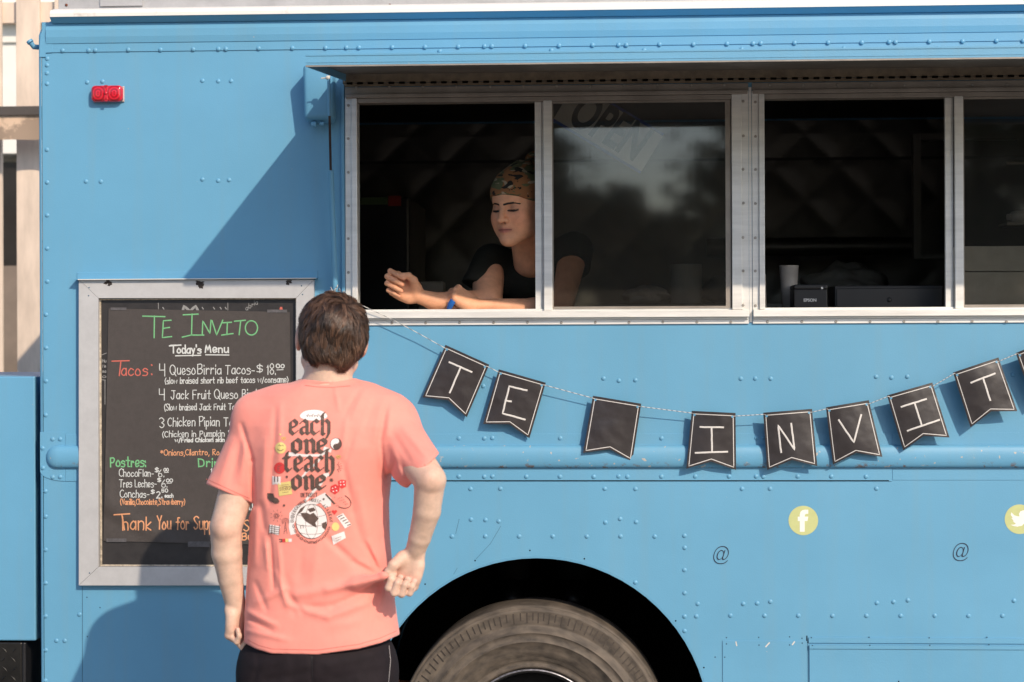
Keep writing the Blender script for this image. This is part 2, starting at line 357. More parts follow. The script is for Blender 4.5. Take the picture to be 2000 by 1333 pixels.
# domed left end
vs = []; 
for i in range(8):
    a = math.pi/2*i/7; sc = math.cos(a); xx = wx(112)-22*S*math.sin(a)
    vs += [(xx, y*sc-0.0025, zc+(z-zc)*sc) for y, z in prof]
b.add(vs, [(i*k+j, i*k+j+1, (i+1)*k+j+1, (i+1)*k+j) for i in range(7) for j in range(k-1)], True)
b.build('rub_rail', M['blue_rust'], truck)
b = MB(); b.box(wx(755), wx(1735), -0.0032, -0.0026, zr(939.6), zr(938.2)); b.build('rail_seam', M['black_gap'], truck)
# lower seams and access panels
def seam(name, pts, w=0.0016, m='black_gap', y=-0.0008, parent=truck):
    b = MB()
    for (xa, ya), (xb, yb) in zip(pts[:-1], pts[1:]):
        p, q = V(xa, ya), V(xb, yb); d = (q-p).normalized(); nn = Vector((-d.z, 0, d.x))*w/2
        b.add([p+nn+Vector((0, y, 0)), p-nn+Vector((0, y, 0)), q-nn+Vector((0, y, 0)), q+nn+Vector((0, y, 0))], [(0, 1, 2, 3)])
    return b.build(name, M[m], parent)
M['seam_blue'] = mat('dirty_blue_seam', (0.03, 0.09, 0.15), 0.8)
M['scratch'] = mat('bare_scratch', (0.62, 0.60, 0.56), 0.6)
seam('panel_seam', [(161, 1146), (161, 1500)], 0.0014, 'seam_blue')
b = MB(); b.box(wx(1409), wx(1574), -0.0025, -0.0002, wz(1500), wz(1250)); b.build('access_panel', M['blue'], truck)
b = MB(); b.box(wx(1578), wx(2400), -0.0055, -0.0002, wz(1500), wz(1257), 0.001); b.box(wx(1578), wx(2400), -0.0085, -0.0056, wz(1264), wz(1257)); b.build('access_door', M['blue'], truck)
seam('door_seam', [(1576, 1242), (1576, 1500)], 0.003, 'black_gap')
seam('door_top_seam', [(1577, 1254.5), (2400, 1250)], 0.0035, 'black_gap', y=-0.0012)
b = MB(); b.box(wx(1577), wx(2400), -0.004, -0.0002, wz(1253), wz(1243)); b.build('door_hinge', M['blue'], truck)
for q in ([(1437, 1253), (1439, 1262)], [(1495, 1264), (1503, 1255)], [(1547, 1260), (1552, 1253)]): seam('paint_scratch', q, 0.0035, 'scratch', y=-0.003)
for q in ([(897, 1014), (890, 1043)], [(978, 1028), (958, 1062), (930, 1092)], [(893, 1110), (886, 1122)]): seam('paint_scratch', q, 0.0009, 'seam_blue')
# arch lip and dark liner
b = MB(); pts = [(WC[0]+WR*math.cos(a), WC[2]+WR*math.sin(a)) for a in np.linspace(math.pi-a0, a0, 49)]
vs = []
for (x, z) in pts:
    ux, uz = (x-WC[0])/WR, (z-WC[2])/WR
    vs += [(x-ux*0.0005, -0.001, z-uz*0.0005), (x-ux*0.0035, -0.001, z-uz*0.0035), (x-ux*0.0035, 0.03, z-uz*0.0035), (x-ux*0.0005, 0.03, z-uz*0.0005)]
b.add(vs, [(4*i+j, 4*i+(j+1) % 4, 4*i+4+(j+1) % 4, 4*i+4+j) for i in range(48) for j in range(4)]); b.build('arch_lip', M['blue'], truck)
b = MB(); vs = []
for (x, z) in pts:
    ux, uz = (x-WC[0])/WR, (z-WC[2])/WR; rr = 0.006
    vs += [(x+ux*rr, 0.006, z+uz*rr), (x+ux*rr, 0.75, z+uz*rr)]
b.add(vs, [(2*i, 2*i+1, 2*i+3, 2*i+2) for i in range(48)], True)
b.add([(x, 0.75, z) for x, z in pts], [tuple(range(len(pts)))])
b.build('wheel_well', M['black_gap'], truck)
b = MB()
for i in range(9): b.box(WC[0]-0.48, WC[0]-0.30, 0.30, 0.33, WC[2]+0.02+i*0.011-0.03, WC[2]+0.026+i*0.011-0.03)
lsp = b.each('spring_leaf', mat('rusty_spring', (0.20, 0.075, 0.035), 0.7, 0.3, var=0.3, scale=30), truck)
b = MB(); b.box(XL+0.1, XR-0.1, 0.12, 0.2, ZB-0.02, ZB+0.12); b.box(XL+0.1, XR-0.1, 1.9, 1.98, ZB-0.02, ZB+0.12); b.each('chassis_rail', M['black_gap'], truck)

# ------------------------------------------------------------------ wheels
TC = W(1040, 1457, 0.03); TR = 270*S
def wheel_at(cx, cy, cz, sgn):
    tm, n, l, p = nt('worn_tyre_rubber') if 'tyre' not in M else (M['tyre'], None, None, None)
    if 'tyre' not in M:
        M['tyre'] = tm; p.inputs['Roughness'].default_value = 0.72
        geo = n.new('ShaderNodeNewGeometry')
        sub = n.new('ShaderNodeVectorMath'); sub.operation = 'SUBTRACT'; sub.inputs[1].default_value = (cx, 0, cz); l.new(geo.outputs['Position'], sub.inputs[0])
        sp = n.new('ShaderNodeSeparateXYZ'); l.new(sub.outputs[0], sp.inputs[0])
        cb = n.new('ShaderNodeCombineXYZ'); l.new(sp.outputs[0], cb.inputs[0]); l.new(sp.outputs[2], cb.inputs[1])
        ln = n.new('ShaderNodeVectorMath'); ln.operation = 'LENGTH'; l.new(cb.outputs[0], ln.inputs[0])
        # concentric scuffs: noise of the radius, mixed with cloudy dust
        at = n.new('ShaderNodeMath'); at.operation = 'ARCTAN2'; l.new(sp.outputs[2], at.inputs[0]); l.new(sp.outputs[0], at.inputs[1])
        pol = n.new('ShaderNodeCombineXYZ'); l.new(ln.outputs['Value'], pol.inputs[0]); l.new(at.outputs[0], pol.inputs[1])
        mp = n.new('ShaderNodeMapping'); mp.inputs['Scale'].default_value = (60, 5, 1); l.new(pol.outputs[0], mp.inputs[0])
        no = n.new('ShaderNodeTexNoise'); no.inputs['Scale'].default_value = 1.0; no.inputs['Detail'].default_value = 6; l.new(mp.outputs[0], no.inputs['Vector'])
        cr = n.new('ShaderNodeValToRGB'); l.new(no.outputs['Fac'], cr.inputs[0])
        cr.color_ramp.elements[0].position = 0.30; cr.color_ramp.elements[0].color = (0.036, 0.030, 0.025, 1); cr.color_ramp.elements[1].position = 0.68; cr.color_ramp.elements[1].color = (0.115, 0.092, 0.072, 1)
        n2 = n.new('ShaderNodeTexNoise'); n2.inputs['Scale'].default_value = 26; n2.inputs['Detail'].default_value = 5; l.new(geo.outputs['Position'], n2.inputs['Vector'])
        r2 = n.new('ShaderNodeMapRange'); r2.inputs[1].default_value = 0.45; r2.inputs[2].default_value = 0.75; r2.inputs[4].default_value = 0.6; l.new(n2.outputs['Fac'], r2.inputs[0])
        m1 = n.new('ShaderNodeMix'); m1.data_type = 'RGBA'; l.new(r2.outputs[0], m1.inputs[0]); l.new(cr.outputs[0], m1.inputs[6]); m1.inputs[7].default_value = (0.165, 0.135, 0.105, 1)
        l.new(m1.outputs[2], p.inputs['Base Color'])
        bp = n.new('ShaderNodeBump'); bp.inputs['Strength'].default_value = 0.35; bp.inputs['Distance'].default_value = 0.002; l.new(no.outputs['Fac'], bp.inputs['Height']); l.new(bp.outputs[0], p.inputs['Normal'])
    e = bpy.data.objects.new('wheel', None); e.location = (cx, cy, cz); COL.objects.link(e); e.parent = truck; e.matrix_parent_inverse = Matrix.Translation(-LOC[truck.name]); LOC[e.name] = Vector((cx, cy, cz))
    k = sgn; r = TR
    prof = [(r*0.52, 0.03*k), (r*0.545, 0.008*k), (r*0.56, 0.004*k), (r*0.575, 0.012*k), (r*0.60, 0.006*k), (r*0.605, 0.0035*k), (r*0.625, 0.0025*k), (r*0.63, 0.0005*k), (r*0.68, -0.008*k), (r*0.735, -0.0125*k), (r*0.738, -0.0145*k), (r*0.744, -0.0145*k), (r*0.747, -0.0130*k), (r*0.78, -0.014*k), (r*0.80, -0.0135*k), (r*0.803, -0.0155*k), (r*0.809, -0.0155*k), (r*0.812, -0.0130*k), (r*0.855, -0.010*k), (r*0.862, -0.006*k),
            (r*0.87, -0.009*k), (r*0.945, 0.010*k), (r*0.95, 0.008*k), (r*0.972, 0.013*k), (r*0.976, 0.0195*k), (r*0.984, 0.0165*k), (r*0.995, 0.021*k), (r, 0.032*k), (r, 0.19*k), (r*0.97, 0.215*k), (r*0.8, 0.23*k), (r*0.55, 0.2*k)]
    b = MB(); b.lathe(prof, (cx, cy, cz), 'y', 120); b.build('tyre', M['tyre'], e)
    b = MB()                                             # shoulder sipes as small ribs, the grooves' darkness put into their colour
    for i in range(128):
        a = 2*math.pi*i/128+0.01*math.sin(i*7); h = 0.046 if i % 2 else 0.036
        c, s_ = math.cos(a), math.sin(a); ra, rb = (r*0.875 if i % 2 else r*0.893), r*0.9445
        tw = 0.0018
        pts = []
        for rr, yy in ((ra, -0.009+(ra/r-0.87)/0.075*0.019+0.0010), (rb, 0.0108)):
            for t in (-tw, tw):
                pts.append((cx+c*rr-s_*t, cy+(yy-0.002)*k, cz+s_*rr+c*t)); pts.append((cx+c*rr-s_*t, cy+(yy+0.006)*k, cz+s_*rr+c*t))
        b.add(pts, [(0, 2, 6, 4), (0, 4, 5, 1), (2, 3, 7, 6), (4, 6, 7, 5), (0, 1, 3, 2)])
    o = b.build('sipe_rib', M['groove'], e, kind='stuff')
    b = MB(); b.lathe([(r*0.535, 0.012*k), (r*0.528, 0.006*k), (r*0.515, 0.006*k), (r*0.505, 0.014*k), (r*0.49, 0.05*k), (r*0.47, 0.10*k), (r*0.44, 0.13*k), (r*0.2, 0.135*k), (r*0.19, 0.06*k), (r*0.1, 0.05*k), (0.001, 0.05*k)], (cx, cy, cz), 'y', 64)
    b.build('rim', mat('black_painted_rim', (0.02, 0.02, 0.022), 0.35, 0.3) if 'rim' not in M else M['rim'], e)
    b = MB(); b.lathe([(r*0.536, 0.008*k), (r*0.532, 0.002*k), (r*0.524, 0.002*k), (r*0.520, 0.008*k)], (cx, cy, cz), 'y', 96); b.build('rim_edge', M['steel_edge'], e)
    b = MB()
    for i in range(8):
        a = 2*math.pi*i/8+0.2; b.lathe([(0.001, -0.02*k), (0.014, -0.018*k), (0.016, 0)], (cx+r*0.32*math.cos(a), cy+0.135*k, cz+r*0.32*math.sin(a)), 'y', 6, smooth=False)
    b.each('lug_nut', M['steel_edge'], e)
M['groove'] = mat('dark_tyre_groove', (0.042, 0.034, 0.028), 0.9)
M['steel_edge'] = mat('scuffed_steel_edge', (0.35, 0.34, 0.36), 0.35, 0.8, var=0.4, scale=90)
M['rim'] = mat('black_painted_rim', (0.02, 0.02, 0.022), 0.35, 0.3)
wheel_at(TC[0], 0.03, TR, 1); wheel_at(TC[0], TD-0.03, TR, -1); wheel_at(TC[0]+2.55, 0.03, TR, 1); wheel_at(TC[0]+2.55, TD-0.03, TR, -1)

# ------------------------------------------------------------------ rivets and screws
def dome(r, h, n=10, m=3):
    b = MB(); b.lathe([(r*math.cos(math.pi/2*i/m) if i < m else 0.00001, -h*math.sin(math.pi/2*i/m)) for i in range(m+1)], (0, 0, 0), 'y', n); return b
rv = dome(4.6*S, 0.0032).mesh('rivet', M['blue'])
sm_ = MB(); sm_.lathe([(0.0042, 0), (0.0042, -0.0012), (0.0031, -0.0022), (0.0014, -0.0022), (0.0012, -0.0014), (0.0, -0.0014)], (0, 0, 0), 'y', 10, smooth=False); sw = sm_.mesh('screw', M['screw'])
bs = dome(0.0022, 0.001, 8, 2).mesh('small_screw', M['seam_blue']); hd = dome(0.0024, 0.0006, 8, 2).mesh('drill_hole', M['black_gap'])
def stamp(me, name, px, py, y, parent=truck, jit=0.4):
    o = bpy.data.objects.new(name, me); p = V(px+rnd.uniform(-jit, jit), py+rnd.uniform(-jit, jit), 0); p.y = y; o.location = p
    link(o, parent); o.rotation_euler = (0, rnd.uniform(0, 6.28), 0); return o
RV = []
xa = [123, 174, 187, 251, 314, 378, 427, 442, 506, 571, 636, 677, 701, 766, 830, 895, 946, 961, 1026, 1092, 1157, 1208, 1223, 1288, 1354, 1420, 1471, 1486, 1552, 1617, 1683, 1736, 1749, 1815, 1880, 1946, 1998]
RV += [(x, 99.5-19.5*(x-123)/1877, -0.0035) for x in xa]
RV += [(x, 100.5-6*(x-859)/975, -0.001) for x in (859, 1077, 1258, 1449, 1648, 1834)]
RV += [(x, y, 0) for x, y in ((101, 58), (101, 72))]
RV += [(92, y, 0) for y in (115, 128, 143, 164, 293, 357, 421, 486, 550)]+[(90, y, 0) for y in (615, 680, 745)]+[(89, 811, 0), (103, 858, -.0025), (118, 858, -.0025), (84, 876, -.0025), (84, 914, -.0025), (103, 932, -.0025), (118, 932, -.0025), (89, 960, 0), (89, 1009, 0), (89, 1074, 0), (89, 1139, 0), (89, 1204, 0), (110, 1252, 0), (126, 1252, 0), (89, 1270, 0), (89, 1330, 0), (155, 1201, 0)]
RV += [(x, y, 0) for x, y in ((170, 161), (200, 160), (395, 158), (426, 159), (451, 159), (168, 355), (197, 355), (395, 351), (426, 353), (447, 352), (944, 755), (1179, 740), (1209, 744), (1241, 743), (1447, 740), (1475, 740), (1505, 740), (1711, 736), (1741, 738), (1772, 736), (1978, 732))]
rowc = [896, 946, 962, 1028, 1094, 1160, 1208, 1226, 1292, 1358, 1424, 1477, 1491, 1558, 1624, 1691]
RV += [(x, 856, -.0025) for x in rowc]+[(x, 931, -.0025) for x in rowc]
RV += [(x, 955, 0) for x in (919, 977, 1181, 1241, 1449, 1504, 1712)]
RV += [(1337, y, 0) for y in (1047, 1070, 1114, 1159, 1204, 1233)]+[(1363, 1180, 0), (1360, 1204, 0), (1452, 1180, 0), (1479, 1179, 0), (1505, 1176, 0), (1713, 1178, 0), (1745, 1176, 0), (1773, 1173, 0), (1980, 1174, 0)]
RV += [(x, 1203, 0) for x in (1426.5, 1493, 1559, 1626, 1692, 1759, 1826, 1892, 1958)]
RV += [(x, y, 0) for x, y in ((920, 1015.5), (948, 1016), (974, 1019), (1182.5, 1021), (1211, 1014), (1242, 1020), (1241, 1138))]+[(x, 1048, 0) for x in (882.6, 948, 1014, 1080, 1146, 1212, 1279)]
for x, y, d in RV: stamp(rv, 'rivet', x, y, d)
for x, y in ((830, 1141), (928, 1095), (1035, 1075.6), (1141, 1092), (1320, 1213), (1375, 1304), (1589, 1266), (1855, 1266), (1755, 1331)): stamp(hd, 'drill_hole', x, y, -0.0005 if y != 1266 and y != 1331 else -0.0058)
for x, y, d in ((1419, 1246, 0), (1482, 1245, 0), (1542, 1244, 0), (1566, 1247, 0), (1419, 1258, -.0025), (1482, 1260, -.0025), (1542, 1260, -.0025), (1567, 1256, -.0025), (1584, 1245.5, -.004), (1697, 1245, -.004), (1814, 1245.5, -.004), (1927, 1244.5, -.004),
                (1586, 1260, -.0086), (1698, 1260, -.0086), (1815, 1260, -.0086), (1930, 1259, -.0086), (1397, 1284, 0), (1415, 1284, -.0025), (170, 1167, 0), (171, 1244, 0), (195, 1187, 0)): stamp(bs, 'panel_screw', x, y, d)

# ------------------------------------------------------------------ serving windows
def window_unit(xa, xb, first):
    """aluminium horizontal slider; xa..xb outer pixels"""
    w = bpy.data.objects.new('serving_window', None); p = V((xa+xb)/2, 620); w.location = p; COL.objects.link(w); w.parent = truck; w.matrix_parent_inverse = Matrix.Translation(-LOC[truck.name]); LOC[w.name] = p
    X = lambda px: wx(px)
    zt_, zo = wz(166, 1200), wz(197, 1200); zs0, zs1 = wz(634, 1200), wz(607, 1200)
    # flanges (screwed to the skin)
    b = MB(); b.box(X(xa), X(xa+13), -0.0057, 0.0, wz(607.5, 1200)+0.001, wz(181, 1200), 0.001); b.box(X(xa+13.2), X(xa+24), -0.014, 0.044, zs1+0.001, wz(188, 1200), 0.0015); b.build('left_stile', M['alu'], w)
    b = MB(); b.box(X(xb-13), X(xb), -0.0057, 0.0, wz(607.5, 1200)+0.001, wz(181, 1200), 0.001); b.box(X(xb-33), X(xb-13.2), -0.014, 0.044, zs1+0.001, wz(188, 1200), 0.0015); b.build('right_stile', M['alu'], w)
    b = MB(); b.box(X(xa), X(xb), -0.006, 0.0, wz(180, 1200), zt_, 0.001); b.box(X(xa+2), X(xb-2), -0.018, 0.044, wz(188, 1200)+0.0005, wz(180.3, 1200), 0.0015); b.box(X(xa+24.3), X(xb-33.3), -0.010, 0.044, zo, wz(188.3, 1200), 0.001); b.build('window_head', M['alu_dull'], w)
    b = MB(); b.box(X(xa)+0.0005, X(xb)-0.0005, -0.006, 0.0, zs0, wz(624.8, 1200), 0.001); b.box(X(xa)+0.001, X(xb)-0.001, -0.026, 0.052, wz(620.5, 1200), zs1, 0.0015); b.box(X(xa)+0.002, X(xb)-0.002, -0.012, 0.044, wz(624.5, 1200), wz(620.8, 1200)); b.build('window_sill', M['alu_h'], w)
    b = MB(); b.box(X(xa+24.3), X(xb-33.3), 0.0, 0.004, zs1+0.0005, zs1+0.006); b.box(X(xa+24.3), X(xb-33.3), 0.02, 0.024, zs1+0.0005, zs1+0.006); b.each('sill_track', M['alu_h'], w)
    # mullions of the sliding sashes
    m0 = xa+370 if first else xa+378
    b = MB(); b.box(X(m0), X(m0+13), 0.006, 0.022, zs1+0.0005, zo-0.0005, 0.001); b.box(X(m0+13.3), X(m0+16), 0.01, 0.02, zs1+0.0005, zo-0.0005); b.build('meeting_stile', M['alu'], w)
    b = MB(); b.box(X(m0+17), X(m0+33.5), -0.010, 0.006, zs1+0.0005, zo+0.004, 0.0015); b.build('fixed_stile', M['alu'], w)
    s = bpy.data.objects.new('sliding_sash', None); s.location = p; COL.objects.link(s); s.parent = w; s.matrix_parent_inverse = Matrix.Translation(-LOC[w.name]); LOC[s.name] = p
    g0, g1 = m0+36, xb-37
    fr = MB(); fr.box(X(g0-2.3), X(g0), -0.004, 0.010, zs1+0.006, zo-0.001); fr.box(X(g1-8), X(g1+2), -0.004, 0.010, zs1+0.006, zo-0.001); fr.box(X(g0), X(g1-8), -0.004, 0.010, zs1+0.006, zs1+0.012); fr.box(X(g0), X(g1-8), -0.004, 0.010, zo-0.007, zo-0.001)
    fr.build('sash_frame', M['alu_dull'], s)
    b = MB(); b.box(X(g0)+0.0003, X(g1-8)-0.0003, 0.001, 0.004, zs1+0.0125, zo-0.0075); b.build('glass_pane', M['glass'], s)
    return w, g0, g1
gm, n, l, p = nt('dusty_window_glass')
for q in list(n):
    if q.type != 'OUTPUT_MATERIAL': n.remove(q)
tr = n.new('ShaderNodeBsdfTransparent'); tr.inputs[0].default_value = (0.86, 0.85, 0.82, 1); gl = n.new('ShaderNodeBsdfGlossy'); gl.inputs['Roughness'].default_value = 0.038
df = n.new('ShaderNodeBsdfDiffuse'); df.inputs[0].default_value = (0.35, 0.32, 0.30, 1)
fs_ = n.new('ShaderNodeFresnel'); fs_.inputs[0].default_value = 1.78
m1 = n.new('ShaderNodeMixShader'); m2 = n.new('ShaderNodeMixShader')
geo = n.new('ShaderNodeNewGeometry'); mp = n.new('ShaderNodeMapping'); mp.inputs['Scale'].default_value = (160, 1, 1.2); l.new(geo.outputs['Position'], mp.inputs[0])
no = n.new('ShaderNodeTexNoise'); no.inputs['Scale'].default_value = 1; no.inputs['Detail'].default_value = 3; l.new(mp.outputs[0], no.inputs['Vector'])
mr = n.new('ShaderNodeMapRange'); mr.inputs[3].default_value = 0.008; mr.inputs[4].default_value = 0.05; l.new(no.outputs['Fac'], mr.inputs[0])
bp = n.new('ShaderNodeBump'); bp.inputs['Strength'].default_value = 0.03; bp.inputs['Distance'].default_value = 0.0006; l.new(no.outputs['Fac'], bp.inputs['Height']); l.new(bp.outputs[0], gl.inputs['Normal'])
l.new(fs_.outputs[0], m1.inputs[0]); l.new(tr.outputs[0], m1.inputs[1]); l.new(gl.outputs[0], m1.inputs[2])
l.new(mr.outputs[0], m2.inputs[0]); l.new(m1.outputs[0], m2.inputs[1]); l.new(df.outputs[0], m2.inputs[2]); l.new(m2.outputs[0], n['Material Output'].inputs[0])
M['glass'] = gm
w1, g10, g11 = window_unit(676, 1463, True); w2, g20, g21 = window_unit(1470, 2262, False)
b = MB(); b.box(wx(1463.8), wx(1469.2), -0.003, 0.0, wz(632), wz(176)); b.build('centre_strip', M['alu'], truck)
for x in [696]+[761+65.4*i for i in range(11)]: stamp(sw, 'screw', x, 172-5*(x-696)/760, -0.0062, w1)
for x in [1503+66*i for i in range(8)]: stamp(sw, 'screw', x, 167.5, -0.0062, w2)
for x in [766+66.1*i for i in range(11)]: stamp(sw, 'screw', x, 631-2*(x-766)/660, -0.0062, w1)
for x in [1499+66.5*i for i in range(8)]: stamp(sw, 'screw', x, 628.5, -0.0062, w2)
for y in (207, 272, 337, 402, 467, 533, 596): stamp(sw, 'screw', 681, y, -0.0062, w1)
for y in (200, 267, 332, 398, 465, 530, 597, 611): stamp(sw, 'screw', 1451, y, -0.0142, w1); stamp(sw, 'screw', 1475, y, -0.0062, w2)

# ------------------------------------------------------------------ hatch (the lifted flap over the windows)
P_ = 0.72
hx0 = wx(597, 122, -P_); hx1 = wx(2640, 122, -P_); hzf = wz(124, 1200, -P_); hzb = wz(153, 1200)
hatch = bpy.data.objects.new('hatch', None); hatch.location = (0, 0, hzb); COL.objects.link(hatch); hatch.parent = truck; hatch.matrix_parent_inverse = Matrix.Translation(-LOC[truck.name]); LOC[hatch.name] = Vector((0, 0, hzb))
lip = 22*S*0.87
def slab(x0, x1, y0, y1, dz0, dz1, name, m):
    zf = lambda y: hzb+(hzf-hzb)*(-y/P_)
    b = MB(); v = [(x, y, zf(y)+d) for x in (x0, x1) for y in (y0, y1) for d in (dz0, dz1)]
    b.add(v, [(0, 1, 3, 2), (4, 6, 7, 5), (0, 4, 5, 1), (2, 3, 7, 6), (0, 2, 6, 4), (1, 5, 7, 3)]); return b.build(name, m, hatch)
slab(hx0+0.004, hx1-0.004, -P_+0.006, -0.012, 0.024, 0.029, 'hatch_skin', M['blue'])
slab(hx0+0.006, hx1-0.006, -P_+0.008, -0.014, 0.019, 0.0235, 'hatch_lining', M['underside'])
slab(hx0+0.002, hx1-0.002, -P_-0.0016, -P_-0.0003, lip-0.001, lip+0.003, 'flange_bead', M['blue']); slab(hx0+0.002, hx1-0.002, -P_-0.0012, -P_-0.0003, 0.010, 0.0125, 'flange_bead', M['blue'])
slab(hx0, hx1, -P_, -P_+0.0055, 0.004, lip+0.004, 'front_flange', M['blue'])
slab(hx0, hx1, -P_-0.0008, -P_+0.012, 0.0, 0.0036, 'flange_edge', M['alu_dull'])
slab(hx0, hx0+0.0035, -P_+0.006, -0.012, 0.0, 0.029, 'side_flange', M['blue'])
slab(hx1-0.0035, hx1, -P_+0.006, -0.012, 0.0, 0.029, 'side_flange', M['blue'])
b = MB(); b.box(wx(672), wx(2262), -0.008, -0.0002, wz(157, 1200), wz(138, 1200), 0.001); b.build('hinge_leaf', M['brass'], truck)
b = MB(); b.box(wx(672), wx(2262), -0.003, -0.0002, wz(164.5, 1200), wz(157.6, 1200)); b.build('hinge_backing', M['brass'], truck)  # plain strip in the same brown metal as the hinge leaf
b = MB(); x = wx(680)
while x < wx(2260):
    b.tube([(x, -0.0095, wz(158.5, 1200)), (x+0.0165, -0.0095, wz(158.5, 1200))], 0.0032, 6); x += 0.031
b.build('knuckle_gap', M['black_gap'], truck, kind='stuff')  # black dashes stand in for the dark slits between knuckles
b = MB(); b.box(wx(660), wx(2262), -0.005, -0.0002, wz(136, 1200), wz(101, 1200), 0.001); b.build('drip_strip', M['blue'], truck)
# gas strut
s0 = V(655, 572, -0.03); s1 = V(648.5, 338, -0.085); s2 = Vector((s0.x, -0.15, 0)); s2.z = s1.z+(s1.z-s0.z)*0.0
top_ = V(642, 152, -0.145)
mid = V(646, 337, -0.09)
b = MB(); b.tube([s0, mid], 0.0085, 14); b.tube([mid, mid+(mid-s0).normalized()*0.006], 0.0075, 14); b.build('strut_cylinder', M['blue'], hatch)
b = MB(); b.tube([mid, mid+(top_-mid)*0.66], 0.0036, 10); b.build('strut_rod', M['steel_rod'], hatch)
b = MB(); b.tube([mid+(top_-mid)*0.60, top_], 0.0048, 10); b.build('strut_sleeve', M['blue'], hatch)
b = MB(); b.lathe([(0, -0.008), (0.006, -0.007), (0.006, 0.004), (0, 0.004)], top_, 'x', 8); b.tube([top_, top_+Vector((-0.022, 0, -0.002))], 0.0018, 6); b.build('strut_bolt', mat('pale_bolt', (0.6, 0.57, 0.5), 0.4), hatch)
b = MB(); b.box(s0.x-0.012, s0.x+0.012, -0.045, -0.001, s0.z-0.016, s0.z-0.004, 0.002); b.build('strut_bracket', M['blue'], hatch)
# box-shaped painted lamp housing
b = MB(); xa, xb, za, zb = wx(592, 180, -.075), wx(657, 180, -.0), wz(240, 600, -.06), wz(126, 600, -0.08)
bm = bmesh.new(); bmesh.ops.create_cube(bm, size=1)
for q in bm.verts:
    fr_ = q.co.y < 0; lo = q.co.z < 0
    q.co = Vector((xa if q.co.x < 0 else xb, (-0.085 if not lo else -0.062) if fr_ else -0.002, (za+(0.012 if fr_ else 0)) if lo else zb))
bmesh.ops.bevel(bm, geom=[e for e in bm.edges], offset=0.013, segments=4, affect='EDGES', profile=0.5)
for f in bm.faces: f.smooth = True
me = bpy.data.meshes.new('lamp_housing'); bm.to_mesh(me); bm.free(); part('lamp_housing', me, M['blue'], truck)
b = MB(); b.box(xa+0.018, xa+0.034, -0.05, -0.03, za-0.010, za+0.005, 0.004); b.box(xa+0.042, xa+0.056, -0.045, -0.03, za-0.006, za+0.005, 0.003); b.each('lamp_foot', M['blue'], truck)
# narrow painted channel beside the window
b = MB(); b.box(wx(668.5), wx(675), -0.010, -0.0002, wz(640, 670), wz(166, 670), 0.002); b.build('side_channel', M['blue'], truck)

# ------------------------------------------------------------------ red marker lamp
ml = bpy.data.objects.new('marker_lamp', None); p0 = V(212, 185); ml.location = p0; COL.objects.link(ml); ml.parent = truck; ml.matrix_parent_inverse = Matrix.Translation(-LOC[truck.name]); LOC[ml.name] = p0
bm = bmesh.new(); bmesh.ops.create_cube(bm, size=1)
for q in bm.verts: q.co = Vector((p0.x+q.co.x*63*S, -0.014+q.co.y*0.028, p0.z+q.co.z*33*S))
bmesh.ops.bevel(bm, geom=bm.edges[:], offset=0.0128, segments=5, affect='EDGES', profile=0.5)
for f in bm.faces: f.smooth = True
rm, n, l, p = nt('red_lens'); p.inputs['Base Color'].default_value = (0.50, 0.008, 0.018, 1); p.inputs['Roughness'].default_value = 0.15; p.inputs['Coat Weight'].default_value = 0.5
geo = n.new('ShaderNodeNewGeometry'); sb = n.new('ShaderNodeVectorMath'); sb.operation = 'SUBTRACT'; sb.inputs[1].default_value = (p0.x, 0, p0.z); l.new(geo.outputs['Position'], sb.inputs[0])
ab = n.new('ShaderNodeVectorMath'); ab.operation = 'ABSOLUTE'; 
wv = n.new('ShaderNodeTexWave'); wv.wave_type = 'RINGS'; wv.rings_direction = 'Y'; wv.inputs['Scale'].default_value = 34; l.new(sb.outputs[0], ab.inputs[0]); sb2 = n.new('ShaderNodeVectorMath'); sb2.operation = 'SUBTRACT'; sb2.inputs[1].default_value = (0.024, 0, 0.003); l.new(ab.outputs[0], sb2.inputs[0]); l.new(sb2.outputs[0], wv.inputs['Vector'])
bp = n.new('ShaderNodeBump'); bp.inputs['Strength'].default_value = 0.3; bp.inputs['Distance'].default_value = 0.001; l.new(wv.outputs['Fac'], bp.inputs['Height']); l.new(bp.outputs[0], p.inputs['Normal'])
cr = n.new('ShaderNodeMix'); cr.data_type = 'RGBA'; cr.inputs[6].default_value = (0.30, 0.004, 0.012, 1); cr.inputs[7].default_value = (0.62, 0.012, 0.03, 1); l.new(wv.outputs['Fac'], cr.inputs[0]); l.new(cr.outputs[2], p.inputs['Base Color'])
me = bpy.data.meshes.new('lens'); bm.to_mesh(me); bm.free(); part('lens', me, rm, ml)
b = MB(); b.box(p0.x-0.005, p0.x+0.005, -0.0295, -0.027, p0.z-0.024, p0.z+0.024, 0.001); b.lathe([(0.0, -0.031), (0.005, -0.0305), (0.006, -0.028)], (p0.x, 0, p0.z), 'y', 12); b.build('lens_rib', rm, ml)
b = MB(); b.box(p0.x-30*S, p0.x+32.4*S, -0.006, -0.0003, p0.z-15.5*S, p0.z+15.5*S, 0.002); b.build('lamp_base', mat('worn_chrome_base', (0.5, 0.4, 0.38), 0.4, 0.5), ml)

